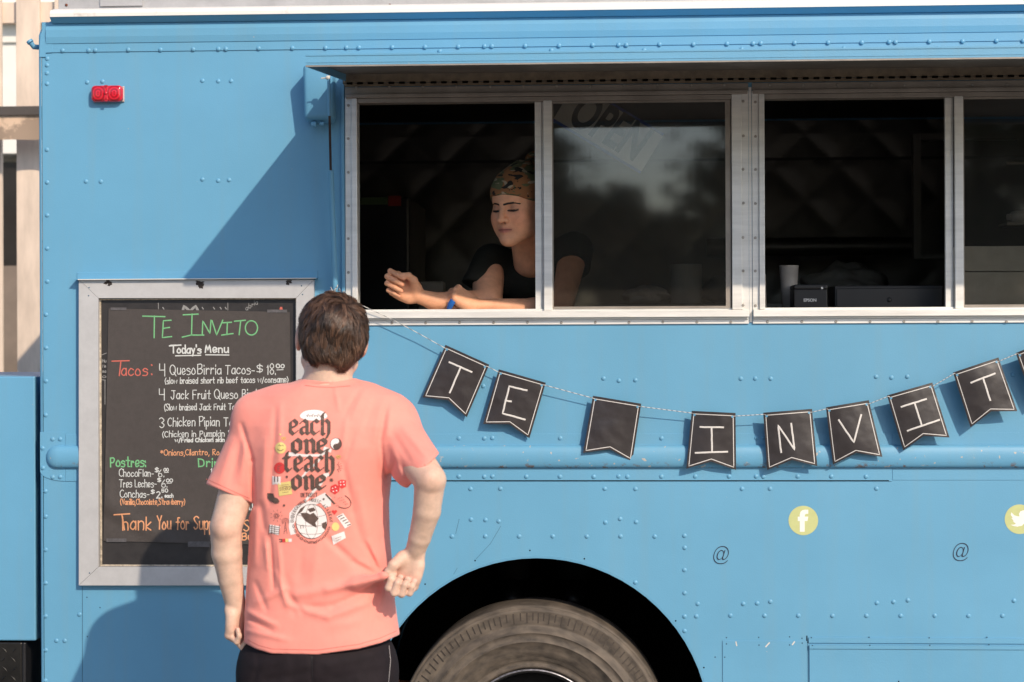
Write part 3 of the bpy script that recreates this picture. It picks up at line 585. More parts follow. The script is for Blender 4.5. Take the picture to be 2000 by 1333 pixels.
# ------------------------------------------------------------------ blue locker and tread plate at the rear
b = MB(); b.box(wx(-420), wx(68.5, 900, .03), 0.03, 0.9, wz(1255, 40), wz(736, 40), 0.004); b.build('rear_locker', M['blue'], truck)
sp_ = W(0, 1262, 0.035)
tp = MB(); tp.box(wx(-420), wx(44, 1300, .04), 0.035, 0.5, wz(1560, 40), wz(1259, 40), 0.004)
M['tread'] = mat('black_tread_plate', (0.018, 0.017, 0.016), 0.35, 0.4, var=0.3, scale=20)
tpo = tp.build('tread_plate', M['tread'], truck)
b = MB(); i = 0
for zz in np.arange(wz(1550, 40), wz(1262, 40), 0.028):
    i += 1; j = 0
    for xx in np.arange(wx(-100), wx(44, 1300, .04)-0.02, 0.030):
        j += 1; t = R(45 if (i+j) % 2 else -45); c, s_ = math.cos(t), math.sin(t); a, bb = 0.011, 0.003; ctr = (xx+(0.0 if i % 2 else 0.004), zz)
        q = [(ctr[0]+u*c-v*s_, 0.0348, ctr[1]+u*s_+v*c) for u, v in ((-a, 0), (0, -bb), (a, 0), (0, bb))]; b.add(q+[(ctr[0], 0.0325, ctr[1])], [(0, 1, 4), (1, 2, 4), (2, 3, 4), (3, 0, 4)])
b.build('tread_pattern', M['tread'], truck, kind='stuff')
b = MB(); b.box(wx(45, 1300, .04), wx(52, 1300, .04), 0.03, 0.5, wz(1560, 40), wz(1259, 40), 0.003); b.build('plate_edge', M['black'], truck)

# ------------------------------------------------------------------ stickers
M['yellow'] = mat('pale_yellow_vinyl', (0.50, 0.53, 0.24), 0.5, var=0.05, scale=30); M['vinyl_white'] = mat('white_vinyl', (0.80, 0.79, 0.74), 0.45, var=0.04); M['ink'] = mat('black_vinyl', (0.012, 0.02, 0.045), 0.5)
def sticker(px, py):
    p = V(px, py); b = MB(); n_ = 48; r = 28.5*S
    b.add([(p.x+r*math.cos(2*math.pi*i/n_), -0.0006, p.z+r*math.sin(2*math.pi*i/n_)) for i in range(n_)], [tuple(range(n_))]); return b.build('round_sticker', M['yellow'], truck)
st = sticker(1569, 1017)
P = [(1562, 1039), (1562, 1018), (1558, 1018), (1558, 1009.5), (1562, 1009.5), (1562, 1005), (1563.5, 1000), (1567, 997), (1571, 996), (1578.5, 996), (1578.5, 1004), (1574, 1004), (1572, 1005.5), (1571.5, 1009.5), (1578.5, 1009.5), (1577, 1018), (1571.5, 1018), (1571.5, 1039)]
b = MB(); b.prism([tuple(W(a, c)[[0, 2]]) for a, c in P], -0.0011, -0.0007); b.build('letter_mark', M['vinyl_white'], st)
st = sticker(1991.5, 1014.5)
P = [(1975, 1001), (1981, 1007), (1988, 1009), (1991, 1009), (1990, 1004), (1993, 999), (1999, 997), (2004, 999), (2008, 998), (2006, 1002), (2009, 1002), (2006, 1006), (2006, 1013), (2002, 1021), (1996, 1027), (1987, 1029), (1980, 1028), (1974, 1025.5), (1981, 1025), (1984, 1023), (1978, 1019), (1980, 1018.5), (1975, 1012), (1978, 1012), (1974, 1006)]
b = MB(); b.prism([tuple(W(a, c)[[0, 2]]) for a, c in P], -0.0011, -0.0007); b.build('bird_mark', M['vinyl_white'], st)
for px, py in ((1407, 1083), (1875, 1077)): place_text('painted_at_sign', '@', 0.058, M['ink'], truck, px, py, -0.0008, bold=-0.0009, shear=0.15, sx=0.86)
# ================================================================== handwriting
GL = {'H': '0l0d 5l5d 0h5h', 'T': '0l6l 3l3d', 'E': '5l1l1d5d 1h4h', 'I': '0l4l 2l2d 0d4d', 'N': '0d0l5d5l', 'V': '0l3d5l', 'M': '0d1l3f5l6d', 'Q': '~3l0j0f3d6f6j3l 4f7c',
 'B': '0d0l ~0l4l4i0h4h5f3d0d', 'J': '1l6l ~4l4f2d0f', 'F': '0d0l5l 0h4h', 'R': '0d0l ~0l4l4i0h 0h5d', 'C': '~5k3l0j0f3d5e', 'P': '0d0l ~0l4l5j3h0h', 'D': '0d0l ~0l4k5h4e0d',
 'L': '0l0d4d', 'Y': '0l3h5l 3h3d', 'S': '~5k3l0k1i4g4e2d0e', 'O': '~3l0j0f3d6f6j3l', 'a': '~4h2i0g0e2d4f 4i4d', 'b': '0l0d ~0h3i4g3d0e', 'c': '~4h2i0g0e2d4e', 'd': '4l4d ~4h1i0f1d4e',
 'e': '~0f4g3i1i0g1d4e', 'f': '~4l2l2j2d 0i4i', 'h': '0l0d ~0h2i4h4d', 'i': '0i0d 0k0l', 'k': '0l0d 4i0f4d', 'l': '0l0d', 'm': '0i0d ~0h2i3h3d ~3h5i6h6d',
 'n': '0i0d ~0h2i4h4d', 'o': '~2i0g0e2d4e4g2i', 'p': '0i0a ~0h3i4g3d0e', 'r': '0i0d ~0g2i3h', 's': '~4h2i0h1g4f3d0d', 't': '2l2d4d 0i4i', 'u': '~0i0e2d4f 4i4d', 'v': '0i2d4i',
 'w': '0i1d3h5d6i', 'y': '0i2e 4i1a', 'z': '0i4i0d4d', 'x': '0i4d 4i0d', 'j': '2i2b', '1': '1j2l2d', '2': '~0k2l4j2g0d 0d4d', '3': '~0k2l4j2h ~2h4f2d0e', '4': '0l0h4h 4l4d', '5': '4l0l0h ~0h3i4f2d0e', '6': '~3l0h0e2d4e3h0g',
 '8': '~2h0j2l4j2h0f2d4f2h', '0': '~2l0j0f2d4f4j2l', '$': '~4j2k0j1h4g3e0e 2l2d', '-': '0g3g', '(': '~2l0h2c', ')': '~0l2h0c', ',': '1d0b', '.': '0d0e', '/': '0c4l', '*': '0j4h 4j0h 2k2g',
 ':': '0i0h 0e0d', "'": '0l0j', 'g': '~4h1i0f2e4f 4i4b ~4b2a0b', 'q': '~4h1i0f2e4f 4i4a'}
def catmull(p, n=4):
    if len(p) < 3: return p
    o = []
    q = [p[0]]+p+[p[-1]]
    if p[0] == p[-1]: q = [p[-2]]+p+[p[1]]
    for i in range(1, len(q)-2):
        for k in range(n):
            t = k/n; a, b_, c, d = q[i-1:i+3]
            o.append(tuple(0.5*(2*b_[j]+(c[j]-a[j])*t+(2*a[j]-5*b_[j]+4*c[j]-d[j])*t*t+(3*b_[j]-a[j]-3*c[j]+d[j])*t**3) for j in (0, 1)))
    return o+[p[-1]]
def glyph(ch):
    out = []
    for tok in GL[ch].split():
        sm = tok[0] == '~'; tok = tok.lstrip('~')
        p = [(int(tok[i]), ord(tok[i+1])-ord('d')) for i in range(0, len(tok), 2)]
        out.append(catmull(p) if sm else p)
    return out
def dense(pts, st=3.0):
    o = []
    for a, c in zip(pts[:-1], pts[1:]):
        k_ = max(1, int(math.hypot(c[0]-a[0], c[1]-a[1])/st)); o += [(a[0]+(c[0]-a[0])*i/k_, a[1]+(c[1]-a[1])*i/k_) for i in range(k_)]
    return o+[pts[-1]]
def ribbon(b, pts, w, h, pos):
    """a low ridge of paint following pixel points; pos(px,py,lift)->place"""
    pts = dense([tuple(q) for q in pts], 4.0)
    P = [Vector(p) for p in pts]
    if (P[0]-P[-1]).length < 1e-6 and len(P) == 2: P[1] = P[1]+Vector((0.5, 0.5))
    vs = []
    for i, p in enumerate(P):
        d = (P[min(i+1, len(P)-1)]-P[max(i-1, 0)])
        d = d.normalized() if d.length > 1e-9 else Vector((1, 0)); n_ = Vector((-d.y, d.x))
        e = -d*w*0.45 if i == 0 else (d*w*0.45 if i == len(P)-1 else Vector((0, 0)))
        for o_, l_ in ((-0.5, 0.0001), (-0.28, h), (0.28, h), (0.5, 0.0001)):
            q = p+e+n_*w*o_; vs.append(pos(q.x, q.y, l_))
    m = len(P); fs = [(4*i+j, 4*i+j+1, 4*i+5+j, 4*i+4+j) for i in range(m-1) for j in range(3)]+[(0, 1, 2, 3), (4*m-4, 4*m-3, 4*m-2, 4*m-1)]
    b.add(vs, fs)
def write(b, s, x0, base, x1, cap, w, pos, slope=0.0, rr=None, wob=0.35):
    rr = rr or rnd; adv = []; x = 0
    for ch in s:
        if ch == ' ': adv.append(None); x += 4.4; continue
        g = glyph(ch); wd = max(p[0] for st in g for p in st); adv.append((g, x)); x += wd+2.0
    x -= 2.0; sx = (x1-x0)/x; sy = cap/8
    for a in adv:
        if a is None: continue
        g, ox = a; jy = rr.uniform(-wob, wob)*cap*0.08; sk = rr.uniform(-0.06, 0.06); sc = 1+rr.uniform(-0.07, 0.07)
        for st in g:
            pts = []
            for (gx, gy) in st:
                px = x0+(ox+gx*sc+gy*sk)*sx+rr.uniform(-1, 1)*0.012*cap; py = base-gy*sy*sc+jy+rr.uniform(-1, 1)*0.012*cap+(ox*sx)*slope
                pts.append((px, py))
            ribbon(b, pts, w, 0.0003+rr.uniform(0, 0.0001), pos)

# ================================================================== menu board
bp0 = V(387, 844)
board = thing('menu_board', (bp0.x, -0.01, wz(1142, 387)), 'aluminium framed black menu board with chalk marker taco menu beside the serving window', 'menu board')
OX = [(158, 547), (615, 547), (615, 1142), (158, 1142)]; IX = [(196, 583), (581, 583), (581, 1106), (196, 1106)]
for i in range(4):
    a, c, d, e = OX[i], OX[(i+1) % 4], IX[(i+1) % 4], IX[i]
    g = 0.35
    q = [a, c, d, e]; cx_, cy_ = sum(p[0] for p in q)/4, sum(p[1] for p in q)/4
    # mitre gap: shrink along the length only
    ux, uy = (c[0]-a[0]), (c[1]-a[1]); ln = math.hypot(ux, uy); ux /= ln; uy /= ln
    q = [(a[0]+ux*g, a[1]+uy*g), (c[0]-ux*g, c[1]-uy*g), (d[0]-ux*g, d[1]-uy*g), (e[0]+ux*g, e[1]+uy*g)]
    b = MB(); b.prism([tuple(W(x, y)[[0, 2]]) for x, y in q], -0.022, -0.0003)
    fo = b.build('frame_side', M['board_alu'], board)
    if i == 0: top_side = fo
M['bead'] = mat('yellowed_sealant', (0.42, 0.36, 0.28), 0.7, var=0.35, scale=90, bump=0.6)
b = MB()
for x0_, x1_, y0_, y1_ in ((196.3, 199.5, 583, 1106), (578.5, 580.8, 583, 1106), (199.6, 578.4, 583.2, 586), (199.6, 578.4, 1103, 1105.8)): b.box(wx(x0_, 840), wx(x1_, 840), -0.008, -0.004, wz(y1_, 387), wz(y0_, 387))
b.each('sealant_bead', M['bead'], board)
M['slate'] = mat('scuffed_black_acrylic', (0.020, 0.018, 0.019), 0.38, var=0.3, scale=30, bump=0.1, c2=(0.032, 0.029, 0.029), t=(0.45, 0.75))
b = MB(); b.box(wx(196.5, 840), wx(580.5, 840), -0.0038, -0.0006, wz(1105.5, 387), wz(583.5, 387)); b.build('backboard', M['slate'], board)
# paper sheet with soft creases
def pw(px, py):
    s_, t = (px-200)/370, (py-600)/460
    f = -0.0065-0.0012*math.sin(3.1*s_+2.0*t)
    for (ax, ay, bx, by, am, wd) in ((205, 985, 330, 1062, 0.0035, 20), (205, 1010, 300, 1062, -0.0018, 11), (208, 960, 470, 1060, 0.0016, 26), (300, 1064, 560, 1050, 0.0012, 12), (204, 880, 215, 990, 0.0014, 10)):
        dx, dy = bx-ax, by-ay; u = max(0, min(1, ((px-ax)*dx+(py-ay)*dy)/(dx*dx+dy*dy))); dd = math.hypot(px-ax-u*dx, py-ay-u*dy); f -= am*math.exp(-(dd/wd)**2)
    return f
def paper_pos(px, py, lift=0.0): return V(px, py, pw(px, py)-lift)
TLp, TRp, BRp, BLp = (212, 603), (566, 610), (572, 1066), (202, 1057)
b = MB(); NU, NV = 60, 76; vs = []
for side in (0, 1):
    for j in range(NV+1):
        for i in range(NU+1):
            u, v = i/NU, j/NV
            x = (TLp[0]*(1-u)+TRp[0]*u)*(1-v)+(BLp[0]*(1-u)+BRp[0]*u)*v; y = (TLp[1]*(1-u)+TRp[1]*u)*(1-v)+(BLp[1]*(1-u)+BRp[1]*u)*v
            q = paper_pos(x, y, 0); q.y += 0.0003*side; vs.append(q)
n1 = (NU+1)*(NV+1); fs = []
for j in range(NV):
    for i in range(NU):
        a = j*(NU+1)+i; fs += [(a, a+1, a+NU+2, a+NU+1), (a+n1, a+NU+1+n1, a+NU+2+n1, a+1+n1)]
b.add(vs, fs, True)
M['paper'] = mat('black_paper', (0.060, 0.051, 0.047), 0.5, var=0.08, scale=60, bump=0.25, bscale=900, spec=0.45)
paper = b.build('menu_paper', M['paper'], board)
def chalk(name, c): return mat(name, c, 0.7, var=0.08, scale=300)
M['c_white'] = chalk('white_marker', (0.55, 0.57, 0.56)); M['c_green'] = chalk('green_marker', (0.15, 0.42, 0.19)); M['c_red'] = chalk('red_marker', (0.52, 0.12, 0.09)); M['c_orange'] = chalk('orange_marker', (0.66, 0.30, 0.15)); M['c_grey'] = chalk('faded_marker', (0.25, 0.25, 0.25))
r2 = random.Random(3)
def rb(b, pts, w): ribbon(b, pts, w, 0.0004, paper_pos)
wt = MB(); gr = MB(); rd = MB(); og = MB()
for pts in ([(279, 618), (322, 619)], [(301.5, 618), (301, 660)], [(334, 626), (319, 627), (317, 660), (335, 658)], [(318, 642), (331, 640)], [(358, 615.5), (387, 614)], [(375, 614), (374, 655)], [(356, 659), (373, 655), (398, 655)],
            [(395, 653), (396, 627), (410, 652), (412, 626)], [(414, 627), (423, 655), (435, 626)], [(435, 631), (452, 630)], [(444, 630), (443, 654)], [(433, 655), (455, 652)], [(458, 628), (479, 626)], [(470, 627), (467, 654)],
            [(491 + 12*math.cos(a), 641+14*math.sin(a)) for a in np.linspace(-2, 4.4, 20)]): rb(gr, pts, 2.5)
W_ = lambda s_, x0, ba, x1, cap, w=1.7, bb=wt, slope=0.0: write(bb, s_, x0, ba, x1, cap, w, paper_pos, slope, r2)
W_("Today's", 334, 690, 393, 15, 2.7); W_('Menu', 401, 689, 446, 15, 2.7); rb(wt, [(331, 676), (353, 674.5)], 2.7)
rb(wt, [(343, 695.5), (392, 694.5)], 2.2); rb(wt, [(402, 693.5), (447, 694)], 2.2)
W_('acos', 238, 734, 288, 22, 2.2, rd); rb(rd, [(219, 706), (252, 705)], 2.4); rb(rd, [(236, 706), (233, 734)], 2.4); rb(rd, [(296, 713), (296.5, 714)], 2.6); rb(rd, [(296, 731), (296.5, 732)], 2.6)
W_('4', 312, 735, 322, 24); W_('Queso', 333, 732, 381, 19); W_('Birria', 386, 731, 432, 18); W_('Tacos-', 440, 731, 497, 18); W_('$', 502, 728, 513, 17); W_('18.', 520, 732, 538, 20)
W_('00', 540, 719, 555, 7, 2.0); rb(wt, [(541, 723), (553, 722.5)], 1.6)
W_('(slow braised short rib beef tacos w/consame)', 322, 750, 563, 11.5, 1.55, slope=-0.012)
W_('4', 311, 782, 321, 22); W_('Jack Fruit Queso Birria Tacos', 334, 780, 560, 17, slope=-0.01); W_('(Slow braised Jack Fruit Tacos w/cheese)', 321, 802, 530, 12, 1.55, slope=-0.01)
W_('3', 312, 836, 321, 20); W_('Chicken Pipian Tacos', 328, 833, 480, 17, slope=-0.005); W_('(Chicken in Pumpkin Seed', 317, 854, 474, 11.5, 1.55, slope=-0.01); W_('w/Fried Chicken skin', 342, 864, 438, 8, 1.9, slope=-0.01)
W_('*Onions,Cilantro, Ro', 314, 890, 428, 11, 1.55, og, slope=-0.01)
W_('Postres:', 216, 912, 284, 18, 2.6, gr); W_('Drinks', 388, 912, 455, 16, 2.6, gr)
W_('ChocoFlan-', 233, 931, 300, 14, 1.55); W_('$', 303, 923, 309, 9, 1.8); W_('6.', 310, 932, 320, 14, 1.55); W_('00', 320, 921, 329, 6, 1.7); rb(wt, [(321, 923.5), (329, 923)], 1.4)
W_('Tres Leches-', 233, 952, 305, 14, 1.55); W_('$', 308, 942, 314, 8, 1.8); W_('6.', 316, 952, 326, 14, 1.55); W_('00', 325, 942, 337, 6, 1.7); rb(wt, [(326, 944.5), (335, 944)], 1.4)
W_('Conchas-', 235, 972, 291, 14, 1.55); W_('$', 295, 965, 301, 8, 1.8); W_('2.', 306, 973, 316, 13, 2.1); W_('50', 316, 962, 328, 7, 1.7); W_('each', 322, 972, 338, 7, 1.7)
W_('(Vanilla,Chocolate,Strawberry)', 235, 986, 361, 11, 1.55, og)
rb(og, [(223, 1006), (253, 1004)], 2.7); W_('hank', 240, 1035, 295, 26, 2.6, og); rb(og, [(238, 1006), (243, 1035)], 2.6); W_('You for Supporting', 306, 1034, 466, 24, 2.5, og); W_('Small', 476, 1038, 530, 22, 2.5, og); W_('Business', 473, 1055, 550, 13, 2.4, og)
W_('1', 411, 925, 413, 10, 2.0); W_('1.0', 484, 996, 500, 15, 2.1)
wt.build('white_writing', M['c_white'], paper, kind='stuff'); gr.build('green_writing', M['c_green'], paper, kind='stuff'); rd.build('red_writing', M['c_red'], paper, kind='stuff'); og.build('orange_writing', M['c_orange'], paper, kind='stuff')
back_pos = lambda px, py, lift=0: V(px, py, -0.0039-lift)
b = MB()
for pts in ([(309, 592), (309.5, 604)], [(445, 592), (445, 606)], [(198, 694), (208, 690)], [(196, 742), (206, 743)], [(205, 743), (205, 790)]): ribbon(b, pts, 1.2, 0.0003, back_pos)
ribbon(b, [(357, 608), (359, 598), (371, 608), (382, 598), (387, 608)], 5.0, 0.0003, back_pos)
write(b, 'abria', 480, 606, 503, 9, 1.1, back_pos, slope=-0.55, rr=r2)
for y, s_ in ((708, 'Hu'), (718, 'Me'), (728, 'ea'), (738, 'o')): write(b, s_, 200, y, 207, 5.5, 1.1, back_pos, rr=r2)
for x in (318, 395, 417, 430, 440): ribbon(b, [(x, 601), (x+2, 604)], 2, 0.0003, back_pos)
b.build('old_writing', M['c_grey'], board, kind='stuff')
M['tape'] = mat('dusty_clear_tape', (0.10, 0.095, 0.10), 0.3, var=0.3, scale=60)
b = MB()
for (x0_, y0_, x1_, y1_) in ((216, 601, 247, 606), (522, 605, 561, 611), (208, 1052, 247, 1059), (367, 1058, 410, 1069)):
    b.add([V(x0_, y0_, -0.0085), V(x1_, y0_, -0.0085), V(x1_, y1_, -0.0085), V(x0_, y1_, -0.0085)], [(0, 1, 2, 3)])
b.each('tape_piece', M['tape'], board)
b = MB(); b.add([V(545, 608, -0.0045), V(553, 608, -0.0045), V(551, 600, -0.0045), V(547, 600, -0.0045)], [(0, 1, 2, 3)]); b.build('red_mark', M['c_red'], board)
M['smudge'] = mat('burnt_tape_residue', (0.03, 0.022, 0.02), 0.8, var=0.4, scale=80)
for k, (cx_, cy_, sx_, sy_) in enumerate(((211, 552, 7, 5), (214, 555, 4, 4), (390, 552, 8, 3), (391, 557, 7, 5), (394, 560, 4, 3), (566, 550, 5, 4), (562, 554, 3, 4))):
    n_ = 18; b = MB(); pts = []
    for i in range(n_):
        a = 2*math.pi*i/n_; rr = 1+0.35*math.sin(3*a+k)+r2.uniform(-.25, .25); pts.append(V(cx_+sx_*rr*math.cos(a), max(547.5, cy_+sy_*rr*math.sin(a)), -0.0224-0.0001*k))
    b.add(pts, [tuple(range(n_))]); b.build('tape_residue', M['smudge'], top_side)
for x, y in ((178, 563), (177, 578), (591, 559), (593, 576), (179, 1118), (602, 1110)):
    stamp(bs, 'frame_screw', x, y, -0.0222, board)
# little hood above the board
b = MB(); b.box(wx(150, 546), wx(622, 546), -0.034, -0.0003, wz(546.2, 387), wz(544.6, 387)); b.box(wx(151, 546), wx(621, 546), -0.003, -0.0003, wz(544.4, 387), wz(531, 387), 0.001); b.build('board_hood', M['blue'], truck)
b = MB(); b.box(wx(152, 546, -.034), wx(617, 546, -.034), -0.0350, -0.0342, wz(546.6, 387), wz(545.2, 387)); b.build('hood_edge', M['white_chip'], truck)

# ================================================================== bunting
M['flag'] = mat('black_card', (0.030, 0.025, 0.026), 0.42, var=0.12, scale=30, bump=0.12, bscale=500, spec=0.6, bump2=0.7, b2scale=16)
M['flagline'] = mat('white_print', (0.62, 0.60, 0.58), 0.6, var=0.08, scale=90)
bunting = thing('bunting', tuple(V(1389, 918, -0.03)), 'string of black swallowtail paper flags with chalky white letters across the blue side', 'bunting')
FL = [('T', (870, 674), (955.6, 712.7), (911.6, 815.6), (874.7, 782), (825, 776.5), 0.018, 0.010, 0.6),
      ('E', (974, 721.7), (1066, 748), (1034, 856.5), (994.6, 829), (943.5, 828.6), 0.020, 0.012, 0.5),
      ('', (1158, 773.4), (1252.5, 789), (1235, 902), (1191, 878), (1138.8, 885), 0.022, 0.016, 0.5),
      ('I', (1351, 803), (1436.6, 807), (1437.7, 918.5), (1389, 902), (1340.5, 916), 0.024, 0.018, 0.3),
      ('N', (1490.6, 806.5), (1586, 799), (1596.4, 911), (1546.7, 899), (1498.5, 918.5), 0.030, 0.018, -0.3),
      ('V', (1613, 796), (1697, 782), (1723.5, 893), (1672.4, 885), (1627, 908), 0.030, 0.018, -0.5),
      ('i', (1732.5, 772.7), (1821, 747.5), (1854.5, 855), (1804.5, 852), (1764, 880), 0.034, 0.018, -0.6),
      ('t', (1861.4, 728), (1950, 698.5), (1987, 803.6), (1936, 804), (1895.6, 835), 0.038, 0.016, -0.6),
      ('o', (1983.7, 690), (2070, 655), (2110, 758), (2060, 762), (2020, 792), 0.038, 0.016, -0.6)]
LET = {'T': [[(877.5, 708), (921, 727)], [(899, 719), (878.5, 767)]], 'E': [[(1028.5, 763), (994.6, 755), (981.6, 808), (1025, 820)], [(987.5, 783), (998, 784.6)]],
       'I': [[(1368, 834.6), (1412.5, 835.3)], [(1390, 835), (1390.5, 882)], [(1358.5, 885), (1420.4, 882.8)]], 'N': [[(1525.5, 884), (1519.4, 831), (1551.8, 879), (1545.3, 828)]],
       'V': [[(1638, 821.3), (1667.7, 864.5), (1682, 811)]], 'i': [[(1761, 795), (1808.8, 780)], [(1785.8, 786.7), (1799.5, 829)], [(1773, 841.8), (1834.4, 820.6)]],
       't': [[(1897, 747.8), (1943, 730)], [(1920, 739), (1934, 782)]], 'o': [[(2050+20*math.cos(a), 715+24*math.sin(a)) for a in np.linspace(0, 6.3, 20)]]}
holes = []
for (ch, TL_, TR_, BR_, NO_, BL_, e0, kk, th) in FL:
    cx_, cy_ = (TL_[0]+TR_[0]+BR_[0]+BL_[0])/4, (TL_[1]+TR_[1]+BR_[1]+BL_[1])/4
    ct, st_ = math.cos(th), math.sin(th)
    def fd(px, py, e0=e0, kk=kk, cx_=cx_, cy_=cy_, ct=ct, st_=st_):
        s_, t = (px-cx_)/50, (py-cy_)/55; q = s_*ct+t*st_; return -(e0+0.006+kk*0.55*math.cos(1.7*q)-0.003*t-0.002*s_*t)
    pos = lambda px, py, lift=0.0, fd=fd: V(px, py, fd(px, py)-lift)
    N = 14; vs = []; fs = []
    for side in (0, 1):
        for j in range(N+1):
            for i in range(N+1):
                u, v = i/N, j/N; T_ = Vector(TL_)*(1-u)+Vector(TR_)*u; B_ = Vector(BL_)*(1-2*u)+Vector(NO_)*2*u if u < .5 else Vector(NO_)*(2-2*u)+Vector(BR_)*(2*u-1)
                q = T_*(1-v)+B_*v; p = pos(q.x, q.y); p.y += 0.0004*side; vs.append(p)
    n1 = (N+1)**2
    for j in range(N):
        for i in range(N):
            a = j*(N+1)+i; fs += [(a, a+1, a+N+2, a+N+1), (a+n1, a+N+1+n1, a+N+2+n1, a+1+n1)]
    b = MB(); b.add(vs, fs, True); f = b.build('flag', M['flag'], bunting, label={'': 'blank black flag without a letter'}.get(ch, 'black flag with a white letter '+ch.upper()))
    C_ = Vector((cx_, cy_)); path = []
    for q in (TL_, TR_, BR_, NO_, BL_):
        q = Vector(q); d = (C_-q); path.append(q+d.normalized()*(7.2 if q != Vector(NO_) else 5.0))
    path.append(path[0]); dline = []
    for a, c in zip(path[:-1], path[1:]):
        for k in range(8): dline.append(tuple(a+(c-a)*k/8))
    dline.append(tuple(path[0])); b = MB(); ribbon(b, dline, 1.5, 0.0002, pos); b.build('border_line', M['flagline'], f)
    if ch:
        b = MB()
        for pts in LET[ch]:
            dn = []
            for a, c in zip(pts[:-1], pts[1:]):
                for k in range(6): dn.append((a[0]+(c[0]-a[0])*k/6+r2.uniform(-.3, .3), a[1]+(c[1]-a[1])*k/6+r2.uniform(-.3, .3)))
            dn.append(pts[-1]); ribbon(b, dn, 3.4, 0.0005, pos)
        b.build('letter', M['flagline'], f)
    hp = []
    for q in (TL_, TR_):
        q = Vector(q); d = (C_-q).normalized(); q = q+d*9.5; hp.append(q); b = MB(); n_ = 10
        b.add([pos(q.x+2.4*math.cos(2*math.pi*i/n_), q.y+2.4*math.sin(2*math.pi*i/n_), 0.0004) for i in range(n_)], [tuple(range(n_))]); b.build('punched_hole', M['blue'], f)
    holes.append((hp, fd))
spts = [V(652, 572, -0.045), V(668, 579, -0.047), V(705, 596, -0.045), V(760, 621.5, -0.036), V(820, 653, -0.03)]
for hp, fd in holes:
    (h0, h1) = hp
    spts += [V(h0.x-5, h0.y-3.5, fd(h0.x, h0.y)-0.001), V(h0.x+2, h0.y, fd(h0.x, h0.y)+0.003), V((h0.x+h1.x)/2, (h0.y+h1.y)/2+1, fd((h0.x+h1.x)/2, (h0.y+h1.y)/2)+0.004), V(h1.x-2, h1.y, fd(h1.x, h1.y)+0.003), V(h1.x+4, h1.y-1, fd(h1.x, h1.y)-0.001)]
spts += [V(2240, 565, -0.03), V(2420, 470, -0.03)]
tw, n, l, p = nt('baker_twine'); p.inputs['Roughness'].default_value = 0.9
geo = n.new('ShaderNodeNewGeometry'); wv = n.new('ShaderNodeTexWave'); wv.wave_type = 'BANDS'; wv.bands_direction = 'DIAGONAL'; wv.inputs['Scale'].default_value = 46; l.new(geo.outputs['Position'], wv.inputs['Vector'])
cr = n.new('ShaderNodeValToRGB'); cr.color_ramp.elements[0].position = 0.32; cr.color_ramp.elements[0].color = (0.22, 0.22, 0.23, 1); cr.color_ramp.elements[1].position = 0.5; cr.color_ramp.elements[1].color = (0.58, 0.57, 0.55, 1)
l.new(wv.outputs['Fac'], cr.inputs[0]); l.new(cr.outputs[0], p.inputs['Base Color'])
fine = []
for a, c in zip(spts[:-1], spts[1:]):
    k_ = max(2, int((c-a).length/0.01)); fine += [a+(c-a)*i/k_ for i in range(k_)]
fine.append(spts[-1]); b = MB(); b.tube(fine, 0.00115, 6); b.build('string', tw, bunting)
b = MB(); r3 = random.Random(5)
for k in range(4):
    b.tube([V(640+10*k, 572+r3.uniform(-4, 4), -0.043), V(645+9*k, 564+r3.uniform(-6, 6), -0.052), V(650+8*k, 574+r3.uniform(-4, 4), -0.046)], 0.0016, 6)
b.tube([V(650, 570, -0.045), V(658, 562, -0.05), V(660, 556, -0.048)], 0.0014, 6); b.tube([V(650, 570, -0.045), V(646, 561, -0.05)], 0.0014, 6)
b.build('string_knot', tw, bunting, kind='stuff')
# ================================================================== ground, fence, building, trees
g_ = mat('parking_lot_asphalt', (0.20, 0.188, 0.168), 0.85, var=0.22, scale=1.3, bump=0.5, bscale=220)
b = MB(); b.add([(-300, -300, 0), (300, -300, 0), (300, 300, 0), (-300, 300, 0)], [(0, 1, 2, 3)]); b.build('ground', g_, None, kind='structure')
M['pine'] = mat('pale_plywood', (0.66, 0.54, 0.44), 0.65, var=0.12, scale=5, stretch=(3, 3, 0.7), bump=0.1)
YF = 2.62
fence = thing('slat_screen', (wx(-200, 600, YF), YF, 0), 'tall pale timber slat screen standing behind the rear corner of the truck', 'fence')
xs0 = wx(31, 60, YF); pitch = wx(106, 60, YF)-xs0; bw = wx(77, 60, YF)-xs0
for k in range(-14, 5):
    x = xs0+k*pitch; w_ = bw if k != -1 else bw; me_ = MB(); me_.box(x, x+w_, YF, YF+0.022, 0.03, 3.25, 0.002); me_.build('slat', M['pine'], fence)
b = MB(); b.box(xs0-14*pitch, xs0+5*pitch, YF+0.024, YF+0.07, 0.4, 0.49); b.box(xs0-14*pitch, xs0+5*pitch, YF+0.024, YF+0.07, 3.0, 3.09); b.each('rail', M['pine'], fence)
M['canopy_m'] = mat('shade_dappled_canvas', (0.58, 0.42, 0.30), 0.8, var=0.2, scale=5, c2=(0.30, 0.22, 0.16), t=(0.47, 0.52))  # dapples of sun and shade painted as blotches into the cloth colour
cy_ = 2.45
cn = thing('canvas_valance', (wx(-60, 240, cy_), cy_, wz(275, 20, cy_)), 'brown canvas strip with shade dapples in its colour hanging under a dark metal bar left of the truck', 'awning')
b = MB(); b.box(wx(-900, 240, cy_), wx(120, 240, cy_), cy_-0.004, cy_+0.03, wz(226, 30, cy_), wz(208, 30, cy_), 0.003); b.build('bar', mat('dull_dark_bar', (0.10, 0.085, 0.075), 0.6, 0.4), cn)
vs = []; N = 60
